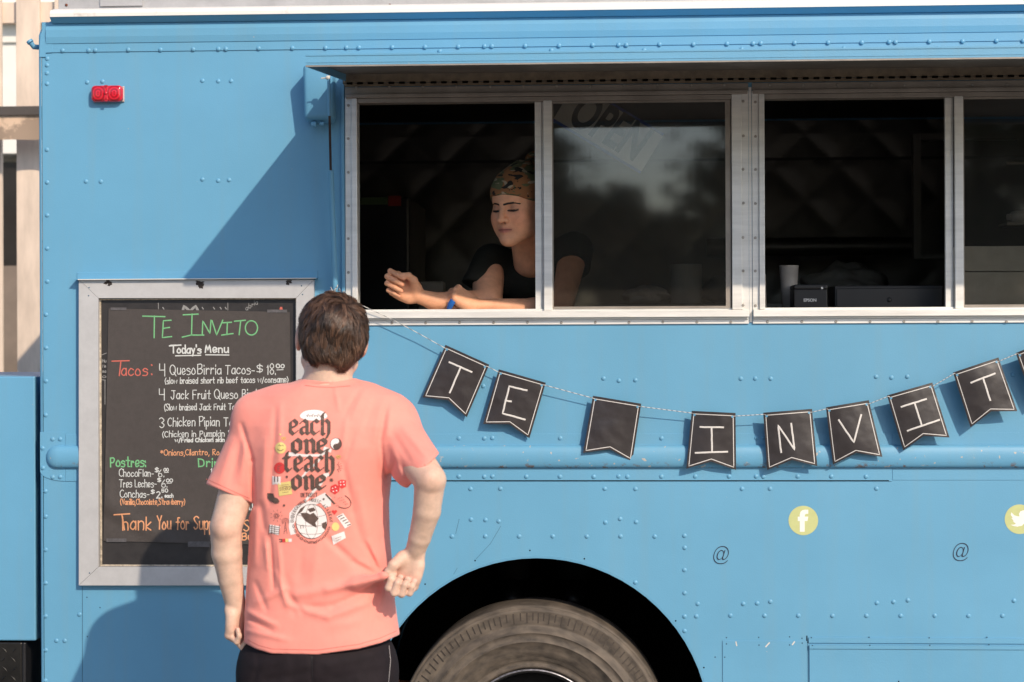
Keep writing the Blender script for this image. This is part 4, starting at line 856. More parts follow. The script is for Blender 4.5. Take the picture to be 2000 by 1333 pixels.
for i in range(N+1):
    x = wx(-900, 240, cy_)+(wx(120, 240, cy_)-wx(-900, 240, cy_))*i/N
    for j in range(4): vs.append((x, cy_+0.01+0.012*math.sin(i*0.9)*(j/3), wz(227, 30, cy_)+(wz(273, 30, cy_)-wz(227, 30, cy_))*j/3))
b = MB(); b.add(vs, [(4*i+j, 4*i+j+1, 4*i+5+j, 4*i+4+j) for i in range(N) for j in range(3)], True); b.build('canvas', M['canopy_m'], cn)
b = MB()
for x in (wx(-890, 240, cy_), wx(-300, 240, cy_)): b.tube([(x, cy_+0.05, 0), (x, cy_+0.05, wz(209, 30, cy_))], 0.02, 8)
b.each('post', mat('dull_dark_bar', (0.10, 0.085, 0.075), 0.6, 0.4), cn)
YH = 5.2
hs = thing('white_house', (wx(0, 600, YH), YH, 0), 'white clapboard building seen through the gaps of the timber screen', 'building')
M['white'] = mat('white_clapboard', (0.74, 0.74, 0.70), 0.6, var=0.04)
xw0, xw1 = wx(-3000, 600, YH), wx(2600, 600, YH); zwt, zwb = wz(300, 20, YH), wz(735, 20, YH)
wa, wb = wx(-90, 300, YH), wx(64, 300, YH)
b = MB(); b.box(xw0, xw1, YH+0.3, YH+4, 0, 4.3); b.box(xw0, wa, YH, YH+0.299, 0, 4.3); b.box(wb, xw1, YH, YH+0.299, 0, 4.3); b.box(wa, wb, YH, YH+0.299, zwt, 4.3); b.box(wa, wb, YH, YH+0.299, 0, 0.25); b.build('wall', M['white'], hs)
b = MB(); z = 0.1
while z < 4.2:
    b.box(xw0, wa-0.05, YH-0.012, YH-0.001, z, z+0.012); b.box(wb+0.05, xw1, YH-0.012, YH-0.001, z, z+0.012); z += 0.13
b.build('clapboard_lap', M['white'], hs, kind='stuff')
wi = MB(); wi.box(wa+0.05, wb-0.05, YH+0.1, YH+0.11, zwt-1.0, zwt-0.04); wo_ = wi.build('window', mat('dark_glass', (0.02, 0.018, 0.018), 0.15), hs)
b = MB(); b.box(wa+0.001, wb-0.001, YH+0.02, YH+0.09, 0.251, zwt-0.65); b.build('door_panel', mat('brown_grey_panel', (0.20, 0.16, 0.13), 0.6), hs)
b = MB(); b.box(xw0, xw1, YH-0.12, YH-0.002, wz(48, 20, YH), wz(33, 20, YH), 0.01); b.box(xw0, xw1, YH-0.02, YH-0.0021, wz(84, 20, YH), wz(50, 20, YH)); b.each('eave_trim', M['white'], hs)
b = MB(); v = [(xw0-.3, YH-0.4, 4.3), (xw1+.3, YH-0.4, 4.3), (xw1+.3, YH+2.2, 5.6), (xw0-.3, YH+2.2, 5.6), (xw0-.3, YH+4.4, 4.3), (xw1+.3, YH+4.4, 4.3)]
b.add(v, [(0, 1, 2, 3), (3, 2, 5, 4), (0, 4, 5, 1), (0, 3, 4), (1, 5, 2)]); b.build('roof', M['roof_grey'], hs)

M['bark'] = mat('tree_bark', (0.09, 0.07, 0.05), 0.9, var=0.3, scale=12, bump=0.8)
M['leaf'] = mat('dull_green_leaf', (0.05, 0.075, 0.03), 0.6, var=0.35, scale=2.5)
def tree(x, y, h, r, lab, seed):
    rr = random.Random(seed); t = thing('broadleaf_tree', (x, y, 0), lab, 'tree', 'trees across the lot facing the truck')
    b = MB(); b.tube([(x, y, 0), (x+.05, y, h*.3), (x-.05, y+.1, h*.62)], .2, 8, rs=[.22, .16, .07])
    for k in range(7):
        a = rr.uniform(0, 6.28); z0 = h*rr.uniform(.28, .55); b.tube([(x, y, z0), (x+math.cos(a)*r*.4, y+math.sin(a)*r*.4, z0+h*.14), (x+math.cos(a)*r*.75, y+math.sin(a)*r*.75, z0+h*.25)], .06, 6, rs=[.08, .05, .02])
    b.build('trunk', M['bark'], t)
    b = MB(); cl = [(rr.gauss(0, .45), rr.gauss(0, .45), rr.uniform(-.8, .95)) for _ in range(60)]
    vs = []; fs = []
    for c in cl:
        m_ = math.sqrt(c[0]**2+c[1]**2+c[2]**2); c = tuple(q/max(1, m_) for q in c)
        for _ in range(90):
            p = Vector((x+c[0]*r+rr.gauss(0, .16)*r, y+c[1]*r+rr.gauss(0, .16)*r, h*.52+c[2]*h*.45+rr.gauss(0, .05)*h)); s_ = rr.uniform(.14, .26)
            q1 = Vector((rr.gauss(0, 1), rr.gauss(0, 1), rr.gauss(0, 1))).normalized(); q2 = q1.orthogonal().normalized(); i0 = len(vs)
            vs += [p+q1*s_, p+q2*s_*.6, p-q1*s_, p-q2*s_*.6]; fs.append((i0, i0+1, i0+2, i0+3))
    b.add(vs, fs); b.build('crown', M['leaf'], t, kind='stuff')
for i, (x, h, r_) in enumerate(((-6.5, 9, 3.0), (-2.2, 6.4, 1.9), (0.7, 5.1, 1.9), (4.3, 8.5, 2.4), (8.2, 10, 3.2), (13, 9, 3), (-12, 10, 3.2))):
    tree(x, -34-(i % 3)*2.0, h, r_, ['tall green tree across the lot left of the narrow one', 'narrow green tree across the lot reflected at the left of the closed pane', 'lowest round green tree across the lot reflected mid pane', 'tall green tree across the lot reflected at the right of the closed pane', 'big green tree across the lot right of the reflected ones', 'outermost green tree at the right end of the row across the lot', 'outermost green tree at the left end of the row across the lot'][i], 40+i)

# ================================================================== inside the truck
CZ = wz(608, 1200)-0.001
b = MB(); b.box(XL+0.2, XR-0.2, 0.053, 0.34, CZ-0.03, CZ, 0.003); b.build('inner_counter', M['inner'], truck)
b = MB(); b.box(XL+0.2, XR-0.2, 0.06, 0.30, 1.02, CZ-0.031); b.build('counter_front', M['dark_inner'], truck)
# quilted steel on the far side: diamond pillows
YB = TD-0.05
xa, xb, za, zb = XL+0.06, XL+3.6, CZ-0.1, ZT-0.06
def quilt(x0, x1, z0, z1, nx, nz, nm):
    xs = np.linspace(x0, x1, nx); zs = np.linspace(z0, z1, nz); X, Z = np.meshgrid(xs, zs); p_ = 0.27
    u = (X+Z)/p_; v = (X-Z)/p_; d = np.minimum(np.abs(u-np.round(u)), np.abs(v-np.round(v))); h = 0.006*np.clip(d*3.2, 0, 1)**0.7
    vs = np.stack([X, YB-h, Z], -1).reshape(-1, 3)
    i = np.arange((nz-1)*(nx-1)); a = i//(nx-1)*nx+i % (nx-1); b = MB(); b.add(vs, np.stack([a, a+1, a+nx+1, a+nx], 1).tolist(), True); return b.build(nm, M['inner'], truck)
zs_ = wz(316, 1000, YB)
quilt(xa, xb, za, zs_-0.006, 220, 60, 'quilted_panel'); quilt(xa, xb, zs_+0.006, zb, 220, 44, 'quilted_panel')
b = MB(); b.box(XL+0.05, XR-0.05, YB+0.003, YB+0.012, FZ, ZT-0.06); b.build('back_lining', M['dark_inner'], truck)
# fridge with a sticker strip
y_ = 1.35
fr = thing('refrigerator', (wx(740, 600, y_), y_+.3, FZ), 'tall black refrigerator with a red and green label strip inside the dark truck', 'refrigerator')
b = MB(); b.box(wx(560, 500, y_), wx(800, 500, y_), y_, y_+0.6, FZ, wz(385, 750, y_), 0.01); b.build('cabinet', M['black'], fr)
b = MB(); b.box(wx(705, 500, y_), wx(758, 500, y_), y_-0.003, y_-0.001, wz(400, 750, y_), wz(386, 750, y_)); b.build('green_label', mat('green_label', (0.10, 0.16, 0.07), 0.6), fr)
b = MB(); b.box(wx(759, 500, y_), wx(784, 500, y_), y_-0.003, y_-0.001, wz(403, 750, y_), wz(383, 750, y_)); b.build('red_label', mat('red_label', (0.35, 0.03, 0.02), 0.6), fr)
M['warmwhite'] = mat('off_white_plastic', (0.42, 0.39, 0.36), 0.5, var=0.08, scale=20)
M['paperroll'] = mat('paper_towel', (0.50, 0.48, 0.45), 0.9, var=0.05, scale=60, bump=0.5, bscale=300)
# back counter that the far things stand on
yb_ = 1.55; BZ = wz(596, 1200, yb_)
b = MB(); b.box(wx(830, 600, yb_), XR-0.3, yb_-0.25, TD-0.06, BZ-0.03, BZ, 0.003); b.build('back_counter', M['inner'], truck)
b = MB(); b.box(wx(830, 600, yb_), XR-0.3, yb_-0.20, TD-0.07, FZ+.01, BZ-0.031); b.build('back_cabinet', M['dark_inner'], truck)
pr_ = thing('paper_towel_roll', tuple(Vector((wx(1340, 560, 1.45), 1.45, BZ))), 'white paper towel roll standing behind the closed sliding pane', 'paper towel roll')
b = MB(); c = (wx(1340, 560, 1.45), 1.45, BZ); hr_ = wz(517, 1340, 1.45)-BZ
b.lathe([(0.021, 0), (0.058, 0.001), (0.058, hr_), (0.021, hr_+0.001)], c, 'z', 28); b.build('paper', M['paperroll'], pr_)
b = MB(); b.lathe([(0.019, 0.001), (0.021, 0.001), (0.021, hr_-0.001), (0.019, hr_-0.001)], c, 'z', 16); b.build('core', mat('brown_card_core', (0.25, 0.17, 0.10), 0.8), pr_)
def bag(px, py, y, rx, rz, seed, lab, zb_):
    rr = random.Random(seed); bm = bmesh.new(); bmesh.ops.create_icosphere(bm, subdivisions=4, radius=1)
    ph = [rr.uniform(0, 6) for _ in range(9)]
    for v in bm.verts:
        c = v.co.copy(); k = 1+0.10*math.sin(7*c.x+ph[0]+3*c.z)+0.09*math.sin(9*c.z+ph[1]+4*c.y)+0.07*abs(math.sin(13*c.x-8*c.z+ph[2]))+0.05*math.sin(21*c.y+ph[3]+9*c.z)
        pinch = 1-0.55*max(0, c.z)**2; v.co = Vector((c.x*rx*k*pinch, c.y*rx*.7*k*pinch, max(-rz, c.z*rz*k)))
    for f in bm.faces: f.smooth = True
    p = Vector((wx(px, py, y), y, zb_)); 
    for v in bm.verts: v.co += p+Vector((0, 0, rz))
    me = bpy.data.meshes.new('plastic_bag'); bm.to_mesh(me); bm.free(); o = part('plastic_bag', me, M['warmwhite'], None); tag(o, lab, 'bag'); return o
bag(1262, 585, 1.45, 0.075, 0.035, 3, 'small crumpled pale bag beside the paper towel roll', BZ)
bag(1425, 560, 1.6, 0.10, 0.06, 5, 'pale bag on the back counter right of the paper towel roll', BZ)
bag(1650, 560, 1.6, 0.14, 0.075, 8, 'large crumpled bag on the back counter behind the cash drawer', BZ)
for k, (px, w_, h_) in enumerate(((833, 0.08, 0.045), (822, 0.085, 0.045))):
    y2 = 1.5; z0 = BZ+0.0 if k == 0 else BZ+0.046
    px2 = 838 if k == 0 else 846
    o = MB(); o.box(wx(px2, 560, y2)-w_/2, wx(px2, 560, y2)+w_/2, y2-0.05, y2+0.05, z0, z0+h_-0.002, 0.006); o = o.build('tub', M['warmwhite'], None); tag(o, ['pale plastic tub at the bottom of the pair beside the woman', 'pale plastic tub on top of the pair beside the woman'][k], 'tub', 'plastic tubs behind the woman')
# cup near the window
c = (wx(1541, 560, .28), .28, CZ); hh = wz(521, 1541, .28)-CZ
cup = thing('paper_cup', c, 'tall white paper cup beside the small black printer', 'cup')
b = MB(); b.lathe([(0.001, 0.002), (0.021, 0.001), (0.029, hh), (0.0275, hh), (0.020, 0.005), (0.001, 0.005)], c, 'z', 28); b.build('cup_body', M['warmwhite'], cup)
b = MB(); b.lathe([(0.0275, hh-0.001), (0.030, hh), (0.0305, hh+0.003), (0.0285, hh+0.003)], c, 'z', 28); b.build('rim', M['warmwhite'], cup)
# printer
yp = 0.13; p0, p1, pt = wx(1551, 580, yp), wx(1616, 580, yp), wz(556, 1580, yp)
pn = thing('receipt_printer', ((p0+p1)/2, yp+.06, CZ), 'small black cube receipt printer with white lettering on the counter', 'printer')
b = MB(); b.box(p0, p1, yp, yp+0.13, CZ+0.002, pt-0.014, 0.003); b.build('body', M['black'], pn)
b = MB(); b.box(p0, p1, yp-0.0005, yp+0.13, pt-0.0135, pt, 0.003); b.build('top_cover', M['black'], pn)
b = MB(); b.box(p0+0.004, p1-0.004, yp+0.01, yp+0.12, CZ, CZ+0.002); b.build('foot', M['black'], pn)
M['print_white'] = mat('white_lettering', (0.7, 0.7, 0.7), 0.5)
me = text_mesh('EPSON', 0.0125, 0.0004); me.transform(Matrix.Translation(V(1582, 587, yp)+Vector((0, -0.0008, 0))) @ Matrix.Rotation(math.pi/2, 4, 'X')); me.materials.clear(); part('brand_lettering', me, M['print_white'], pn, kind='stuff')
b = MB(); q = V(1605.5, 563, yp); b.box(q.x-0.003, q.x+0.003, yp-0.0012, yp-0.0008, q.z-0.003, q.z+0.003); b.build('logo_square', M['print_white'], pn)
d0, d1, dt = wx(1631, 580, yp), wx(1843, 580, yp), wz(558, 1740, yp)
cdw = thing('cash_drawer', ((d0+d1)/2, yp+.15, CZ), 'long low black cash drawer on the counter right of the printer', 'cash drawer')
b = MB(); b.box(d0, d1, yp+0.006, yp+0.19, CZ+0.001, dt, 0.003); b.build('case', M['black'], cdw)
b = MB(); b.box(d0+0.004, d1-0.004, yp, yp+0.0055, CZ+0.006, dt-0.008, 0.002); b.build('drawer_front', M['black'], cdw)
b = MB(); b.lathe([(0.001, -0.003), (0.006, -0.003), (0.007, 0)], ((d0+d1)/2, yp-0.0003, (CZ+dt)/2-.005), 'y', 16); b.build('lock', M['black'], cdw)
# slip spike and slip
c = V(1496, 600, .09)
sk = thing('slip_spike', (c.x, .09, CZ), 'thin pale stick with paper slips at the left end of the right counter', 'slip holder')
b = MB(); b.tube([(c.x, .09, CZ+0.006), (c.x-0.002, .09, wz(536, 1496, .09))], 0.0014, 6); b.build('spike', M['warmwhite'], sk)
b = MB(); b.add([(c.x-0.004, .07, CZ+0.003), (c.x+0.048, .065, CZ+0.004), (c.x+0.052, .11, CZ+0.010), (c.x-0.006, .12, CZ+0.012)], [(0, 1, 2, 3)]); b.box(c.x-0.004, c.x+0.04, .066, .11, CZ+0.0005, CZ+0.0025); b.build('paper_slip', M['paperroll'], sk)
# hood pipe, upright frame
b = MB(); z_ = wz(482, 1640, 1.8); b.tube([(wx(1380, 480, 1.8), 1.8, z_), (wx(1790, 480, 1.8), 1.8, z_)], 0.036, 16); b.tube([(wx(1400, 480, 1.8), 1.8, z_), (wx(1400, 480, 1.8), YB, z_)], 0.02, 8); b.tube([(wx(1770, 480, 1.8), 1.8, z_), (wx(1770, 480, 1.8), YB, z_)], 0.02, 8); b.build('wall_pipe', M['inner'], truck)
b = MB(); yy = 1.5
b.box(wx(1784, 400, yy), wx(1799, 400, yy), yy, yy+0.04, wz(506, 1790, yy), wz(262, 1790, yy)); b.box(wx(1799.5, 400, yy), wx(1990, 400, yy), yy, yy+0.04, wz(274, 1790, yy), wz(262, 1790, yy)); b.box(wx(1799.5, 400, yy), wx(1990, 400, yy), yy, yy+0.04, wz(506, 1790, yy), wz(498, 1790, yy)); b.build('shelf_frame', M['inner'], truck)
# carton behind the right-hand pane
yc = 0.10; c0, c1, ct_ = wx(1868, 540, yc), wx(2200, 540, yc), wz(481, 1940, yc)
ctn = thing('carton', ((c0+c1)/2, yc+.1, CZ), 'plain beige carton standing close behind the right hand pane', 'carton')
M['card'] = mat('beige_card', (0.62, 0.57, 0.48), 0.8, var=0.08, scale=20)
b = MB(); b.box(c0, c1, yc, yc+0.18, CZ+0.001, wz(531, 1940, yc)-0.001, 0.002); b.build('tray', M['card'], ctn)
b = MB(); b.box(c0, c1, yc+.002, yc+0.18, wz(530, 1940, yc), ct_, 0.002); b.build('lid', M['card'], ctn)
yb2 = 0.45
bt = thing('squeeze_bottle', (wx(2010, 425, yb2), yb2, wz(434, 1985, yb2)), 'pale bottle lying on its side high behind the right hand pane', 'bottle')
c = (wx(1966, 424, yb2), yb2, wz(424, 1985, yb2)); k_ = 0.95
b = MB(); b.lathe([(0.001, 0.0145), (0.016, 0.015), (0.0195, 0.03), (0.0195, 0.15), (0.001, 0.152)], c, 'x', 24); b.build('bottle_body', M['warmwhite'], bt)
b = MB(); b.lathe([(0.001, 0), (0.009, 0.001), (0.011, 0.014), (0.001, 0.0142)], c, 'x', 16); b.build('cap', M['warmwhite'], bt)
b = MB(); b.box(wx(1962, 424, yb2), wx(2260, 424, yb2), yb2-.04, yb2+0.1, wz(441, 1985, yb2), wz(436, 1985, yb2)); b.box(wx(1962, 424, yb2), wx(2260, 424, yb2), yb2-.04, yb2-.03, wz(324, 1985, yb2), wz(319, 1985, yb2)); b.box(wx(2258, 424, yb2), wx(2264, 424, yb2), yb2-.04, yb2+.1, CZ, wz(319, 1985, yb2)); b.build('wire_shelf', M['inner'], truck)
# OPEN sign hung inside the fixed pane
ys = 0.022
sg = thing('open_sign', tuple(V(1200, 255, ys)), 'tilted white and blue OPEN sign hanging behind the closed pane', 'sign')
def srot(u, v):                                          # sign axes: u along the text, v up
    a = R(31); return (1188+u*math.cos(a)+v*math.sin(a), 249+u*math.sin(a)-v*math.cos(a))
def srect(u0, u1, v0, v1, y, dy): 
    P = [srot(u0, v0), srot(u1, v0), srot(u1, v1), srot(u0, v1)]; b = MB(); b.prism([tuple(W(x_, z_2, y)[[0, 2]]) for x_, z_2 in P], y, y+dy); return b
srect(-100, 100, -46, 46, ys+.001, 0.002).build('sign_panel', mat('sign_grey_white', (0.62, 0.60, 0.58), 0.6), sg)
srect(-100, 100, -46, -40, ys, 0.0008).build('blue_border', mat('sign_blue', (0.03, 0.07, 0.40), 0.5), sg)
srect(-100, 100, 40, 46, ys, 0.0008).build('blue_border', bpy.data.materials['sign_blue'], sg)
me = text_mesh('OPEN', 0.150, 0.0045, 0.15); u_ = srot(0, 0)
me.transform(Matrix.Translation(V(u_[0], u_[1], ys)) @ Matrix.Rotation(R(31), 4, 'Y') @ Matrix.Rotation(math.pi/2, 4, 'X') @ Matrix.Diagonal((0.60, 1, 1, 1))); me.materials.clear(); part('lettering', me, M['black'], sg, kind='stuff')
# ================================================================== smooth body modelling: distance fields -> one mesh
class Field:
    def __init__(s): s.ops = []
    def add(s, fn, c, rad, k=0.01, op='u'): s.ops.append((fn, np.array(c, float), float(rad), k, op)); return s
    def cone(s, a, b, ra, rb, k=0.012, op='u', flat=None):
        a = np.array(a, float); b = np.array(b, float); ba = b-a; L2 = float(ba@ba)+1e-12
        def fn(p):
            pa = p-a; t = np.clip(pa@ba/L2, 0, 1); q = pa-t[:, None]*ba
            if flat is not None:                         # squash: flat=(axis, factor) makes the section wider across the axis
                ax, f = flat; ax = np.array(ax); q = q+np.outer(q@ax, ax)*(f-1)
            return np.sqrt((q*q).sum(1))-(ra+(rb-ra)*t)
        return s.add(fn, (a+b)/2, math.sqrt(L2)/2+max(ra, rb)*1.02, k, op)
    def ell(s, c, r, k=0.012, op='u', rot=None):
        c = np.array(c, float); r = np.array(r, float); Rm = np.eye(3) if rot is None else np.array(rot)
        def fn(p):
            q = (p-c)@Rm; k0 = np.sqrt(((q/r)**2).sum(1)); k1 = np.sqrt(((q/(r*r))**2).sum(1))+1e-9; return k0*(k0-1)/k1
        return s.add(fn, c, r.max(), k, op)
    def plane(s, o, n, k=0.003, op='i'):                 # keep the side opposite to n
        o = np.array(o, float); n = np.array(n, float); n = n/np.linalg.norm(n)
        return s.add(lambda p: (p-o)@n, o, 1e9, k, op)
    def custom(s, fn, c, rad, k=0.01, op='u'): return s.add(fn, c, rad, k, op)
    def __call__(s, p):
        d = np.full(len(p), 0.6)
        for fn, c, rad, k, op in s.ops:
            if rad < 1e8:
                lb = np.sqrt(((p-c)**2).sum(1))-rad
                m = (lb < d+k) if op == 'u' else ((lb < k-d) | (lb < 0.03))
                if not m.any(): continue
            else: m = np.ones(len(p), bool)
            e = fn(p[m]); a = d[m]
            if op == 's': e = -e; 
            if op == 'u':
                h = np.clip(0.5+0.5*(a-e)/k, 0, 1); d[m] = a*(1-h)+e*h-k*h*(1-h)
            elif op in 'si':
                h = np.clip(0.5-0.5*(a-e)/k, 0, 1); d[m] = a*(1-h)+e*h+k*h*(1-h)
            elif op == 'd': d[m] = a+e
        return d
def nets(f, lo, hi, h, name, colfn=None, smooth=1):
    lo = np.array(lo, float); hi = np.array(hi, float); B = 6; n = np.ceil((hi-lo)/(h*B)).astype(int)*B+1; nc = (n-1)//B
    cc = np.stack(np.meshgrid(*[np.arange(q) for q in nc], indexing='ij'), -1).reshape(-1, 3)
    ctr = lo+(cc+0.5)*h*B; keep = np.zeros(len(cc), bool)
    for i in range(0, len(cc), 400000): keep[i:i+400000] = np.abs(f(ctr[i:i+400000])) < h*B*1.35
    cc = cc[keep]; G = np.full(tuple(n), 0.5, np.float32); Dn = np.zeros(tuple(n), bool)
    o = np.stack(np.meshgrid(*[np.arange(B+1)]*3, indexing='ij'), -1).reshape(-1, 3)
    for i in range(0, len(cc), 2500):
        q = (cc[i:i+2500, None, :]*B+o[None]).reshape(-1, 3); m = ~Dn[q[:, 0], q[:, 1], q[:, 2]]; q = q[m]
        if not len(q): continue
        lin = np.unique(np.ravel_multi_index(q.T, tuple(n))); q = np.stack(np.unravel_index(lin, tuple(n)), -1)
        G[q[:, 0], q[:, 1], q[:, 2]] = f(lo+q*h); Dn[q[:, 0], q[:, 1], q[:, 2]] = True
    o2 = np.stack(np.meshgrid(*[np.arange(B)]*3, indexing='ij'), -1).reshape(-1, 3)
    cells = (cc[:, None, :]*B+o2[None]).reshape(-1, 3)
    co = np.array([(a, b_, c) for a in (0, 1) for b_ in (0, 1) for c in (0, 1)])
    vals = np.stack([G[cells[:, 0]+a, cells[:, 1]+b_, cells[:, 2]+c] for a, b_, c in co], 1)
    ins_ = vals < 0; act = ins_.any(1) & ~ins_.all(1); cells = cells[act]; vals = vals[act]; ins_ = ins_[act]
    P = np.zeros((len(cells), 3)); cnt = np.zeros(len(cells))
    for i in range(8):
        for ax in range(3):
            if co[i][ax] == 0:
                j = i+(4, 2, 1)[ax]; m = ins_[:, i] != ins_[:, j]; t = vals[m, i]/(vals[m, i]-vals[m, j]); q = np.tile(co[i].astype(float), (m.sum(), 1)); q[:, ax] = t
                P[m] += q; cnt[m] += 1
    P = lo+(cells+P/cnt[:, None])*h
    ID = np.full(tuple(n), -1, np.int32); ID[cells[:, 0], cells[:, 1], cells[:, 2]] = np.arange(len(cells))
    F = []
    for ax in range(3):
        b_, c = [(1, 2), (2, 0), (0, 1)][ax]
        j = (4, 2, 1)[ax]; m = ins_[:, 0] != ins_[:, j]; q = cells[m]; s_ = ins_[m, 0]
        q1 = q.copy(); q1[:, b_] -= 1; q2 = q1.copy(); q2[:, c] -= 1; q3 = q.copy(); q3[:, c] -= 1
        ids = np.stack([ID[x[:, 0], x[:, 1], x[:, 2]] for x in (q, q1, q2, q3)], 1); ok = (ids >= 0).all(1); ids = ids[ok]; s_ = s_[ok]
        ids[~s_] = ids[~s_][:, ::-1]; F.append(ids)
    F = np.concatenate(F)
    if smooth:                                           # light tangential relaxation
        for _ in range(smooth):
            acc = np.zeros_like(P); ct = np.zeros(len(P))
            for a in range(4):
                np.add.at(acc, F[:, a], P[F[:, (a+1) % 4]]); np.add.at(ct, F[:, a], 1)
            P = P*0.5+0.5*acc/np.maximum(ct, 1)[:, None]
    me = bpy.data.meshes.new(name); me.vertices.add(len(P)); me.vertices.foreach_set('co', P.astype(np.float32).ravel())
    me.loops.add(len(F)*4); me.loops.foreach_set('vertex_index', F.astype(np.int32).ravel()); me.polygons.add(len(F)); me.polygons.foreach_set('loop_start', np.arange(0, len(F)*4, 4, dtype=np.int32)); 
    me.update(calc_edges=True); me.polygons.foreach_set('use_smooth', np.ones(len(F), bool)); me.update()
    if colfn is not None:
        c = np.ones((len(P), 4), np.float32); c[:, :3] = colfn(P); at = me.color_attributes.new('col', 'FLOAT_COLOR', 'POINT'); at.data.foreach_set('color', c.ravel())
    return me, P
def proj(p):
    q = p-CAM; d = q@_F; return 1000+(q@_R)/d*FPX, 666.5-(q@_U)/d*FPX
def segd(px, py, a, b):
    dx, dy = b[0]-a[0], b[1]-a[1]; u = np.clip(((px-a[0])*dx+(py-a[1])*dy)/(dx*dx+dy*dy+1e-9), 0, 1); return np.hypot(px-a[0]-u*dx, py-a[1]-u*dy), u
def nrm(v): v = np.array(v, float); return v/np.linalg.norm(v)
def hand(f, O, D, Pn, T, sc=1.0, curl=((60, 80, 45),)*4, thumb=None, k=0.004, spread=0.0, rk=1.0, fl=1.0):
    """fingers leave the palm one by one; D wrist->knuckles, Pn palm normal, T towards the thumb"""
    O = np.array(O, float); D = nrm(D); Pn = nrm(np.array(Pn)-D*np.dot(Pn, D)); T_ = np.cross(D, Pn); T = T_*(1 if np.dot(T_, T) > 0 else -1)
    offs = [(0.029, 0.086), (0.0095, 0.090), (-0.0100, 0.085), (-0.0275, 0.076)]; ln = [(0.042, 0.025, 0.020), (0.046, 0.029, 0.021), (0.042, 0.027, 0.020), (0.033, 0.020, 0.018)]; rd_ = (0.0101, 0.0102, 0.0097, 0.0088)
    for i, (of, le) in enumerate(offs):
        m = O+D*le*sc+T*of*sc
        f.cone(O+D*0.012*sc+T*of*0.62*sc, m, 0.0155*sc, 0.0115*sc, 0.012)
    f.ell(O+D*0.045*sc+Pn*0.004*sc, np.array((0.036, 0.042, 0.014))*sc, 0.012, rot=np.stack([T, D, Pn], 1))
    f.cone(O+D*0.02*sc-T*0.024*sc+Pn*0.008*sc, O+D*0.06*sc-T*0.026*sc+Pn*0.008*sc, 0.013*sc, 0.011*sc, 0.012)
    tips = []
    for i, (of, le) in enumerate(offs):
        m = O+D*le*sc+T*of*sc; a = 0; q = m; r = rd_[i]*sc*rk; f.ell(m-Pn*0.003*sc, np.array((0.0105,)*3)*sc, 0.006)
        for j in range(3):
            a += math.radians(curl[i][j]); d = D*math.cos(a)+Pn*math.sin(a)+T*spread*(1.5-i)*0.1; d = nrm(d); e = q+d*ln[i][j]*sc*fl
            f.cone(q, e, r*(1-0.07*j), r*(1-0.07*(j+1)), k if j else 0.006); q = e
        tips.append((q, d, nrm(D*math.sin(a)-Pn*math.cos(a)), r*0.80))
    th = thumb or ((0.022, 0.026, 0.010), (0.050, 0.044, 0.022), (0.078, 0.046, 0.034), (0.100, 0.038, 0.038))
    P = [O+D*a*sc+T*b_*sc+Pn*c*sc for a, b_, c in th]
    f.cone(P[0], P[1], 0.0185*sc, 0.0135*sc, 0.014); f.cone(P[1], P[2], 0.0120*sc, 0.0105*sc, 0.006); f.cone(P[2], P[3], 0.0108*sc, 0.0086*sc, 0.004)
    return tips
def frame_of(fwd, roll=0.0, pitch=0.0):
    """columns right, forward, up"""
    f_ = nrm(fwd); f_ = nrm(f_+np.array((0, 0, 1.0))*math.tan(pitch)); r_ = nrm(np.cross(f_, (0, 0, 1.0))); u_ = np.cross(r_, f_)
    r2_ = r_*math.cos(roll)+u_*math.sin(roll); u2 = -r_*math.sin(roll)+u_*math.cos(roll); return np.stack([r2_, f_, u2], 1)
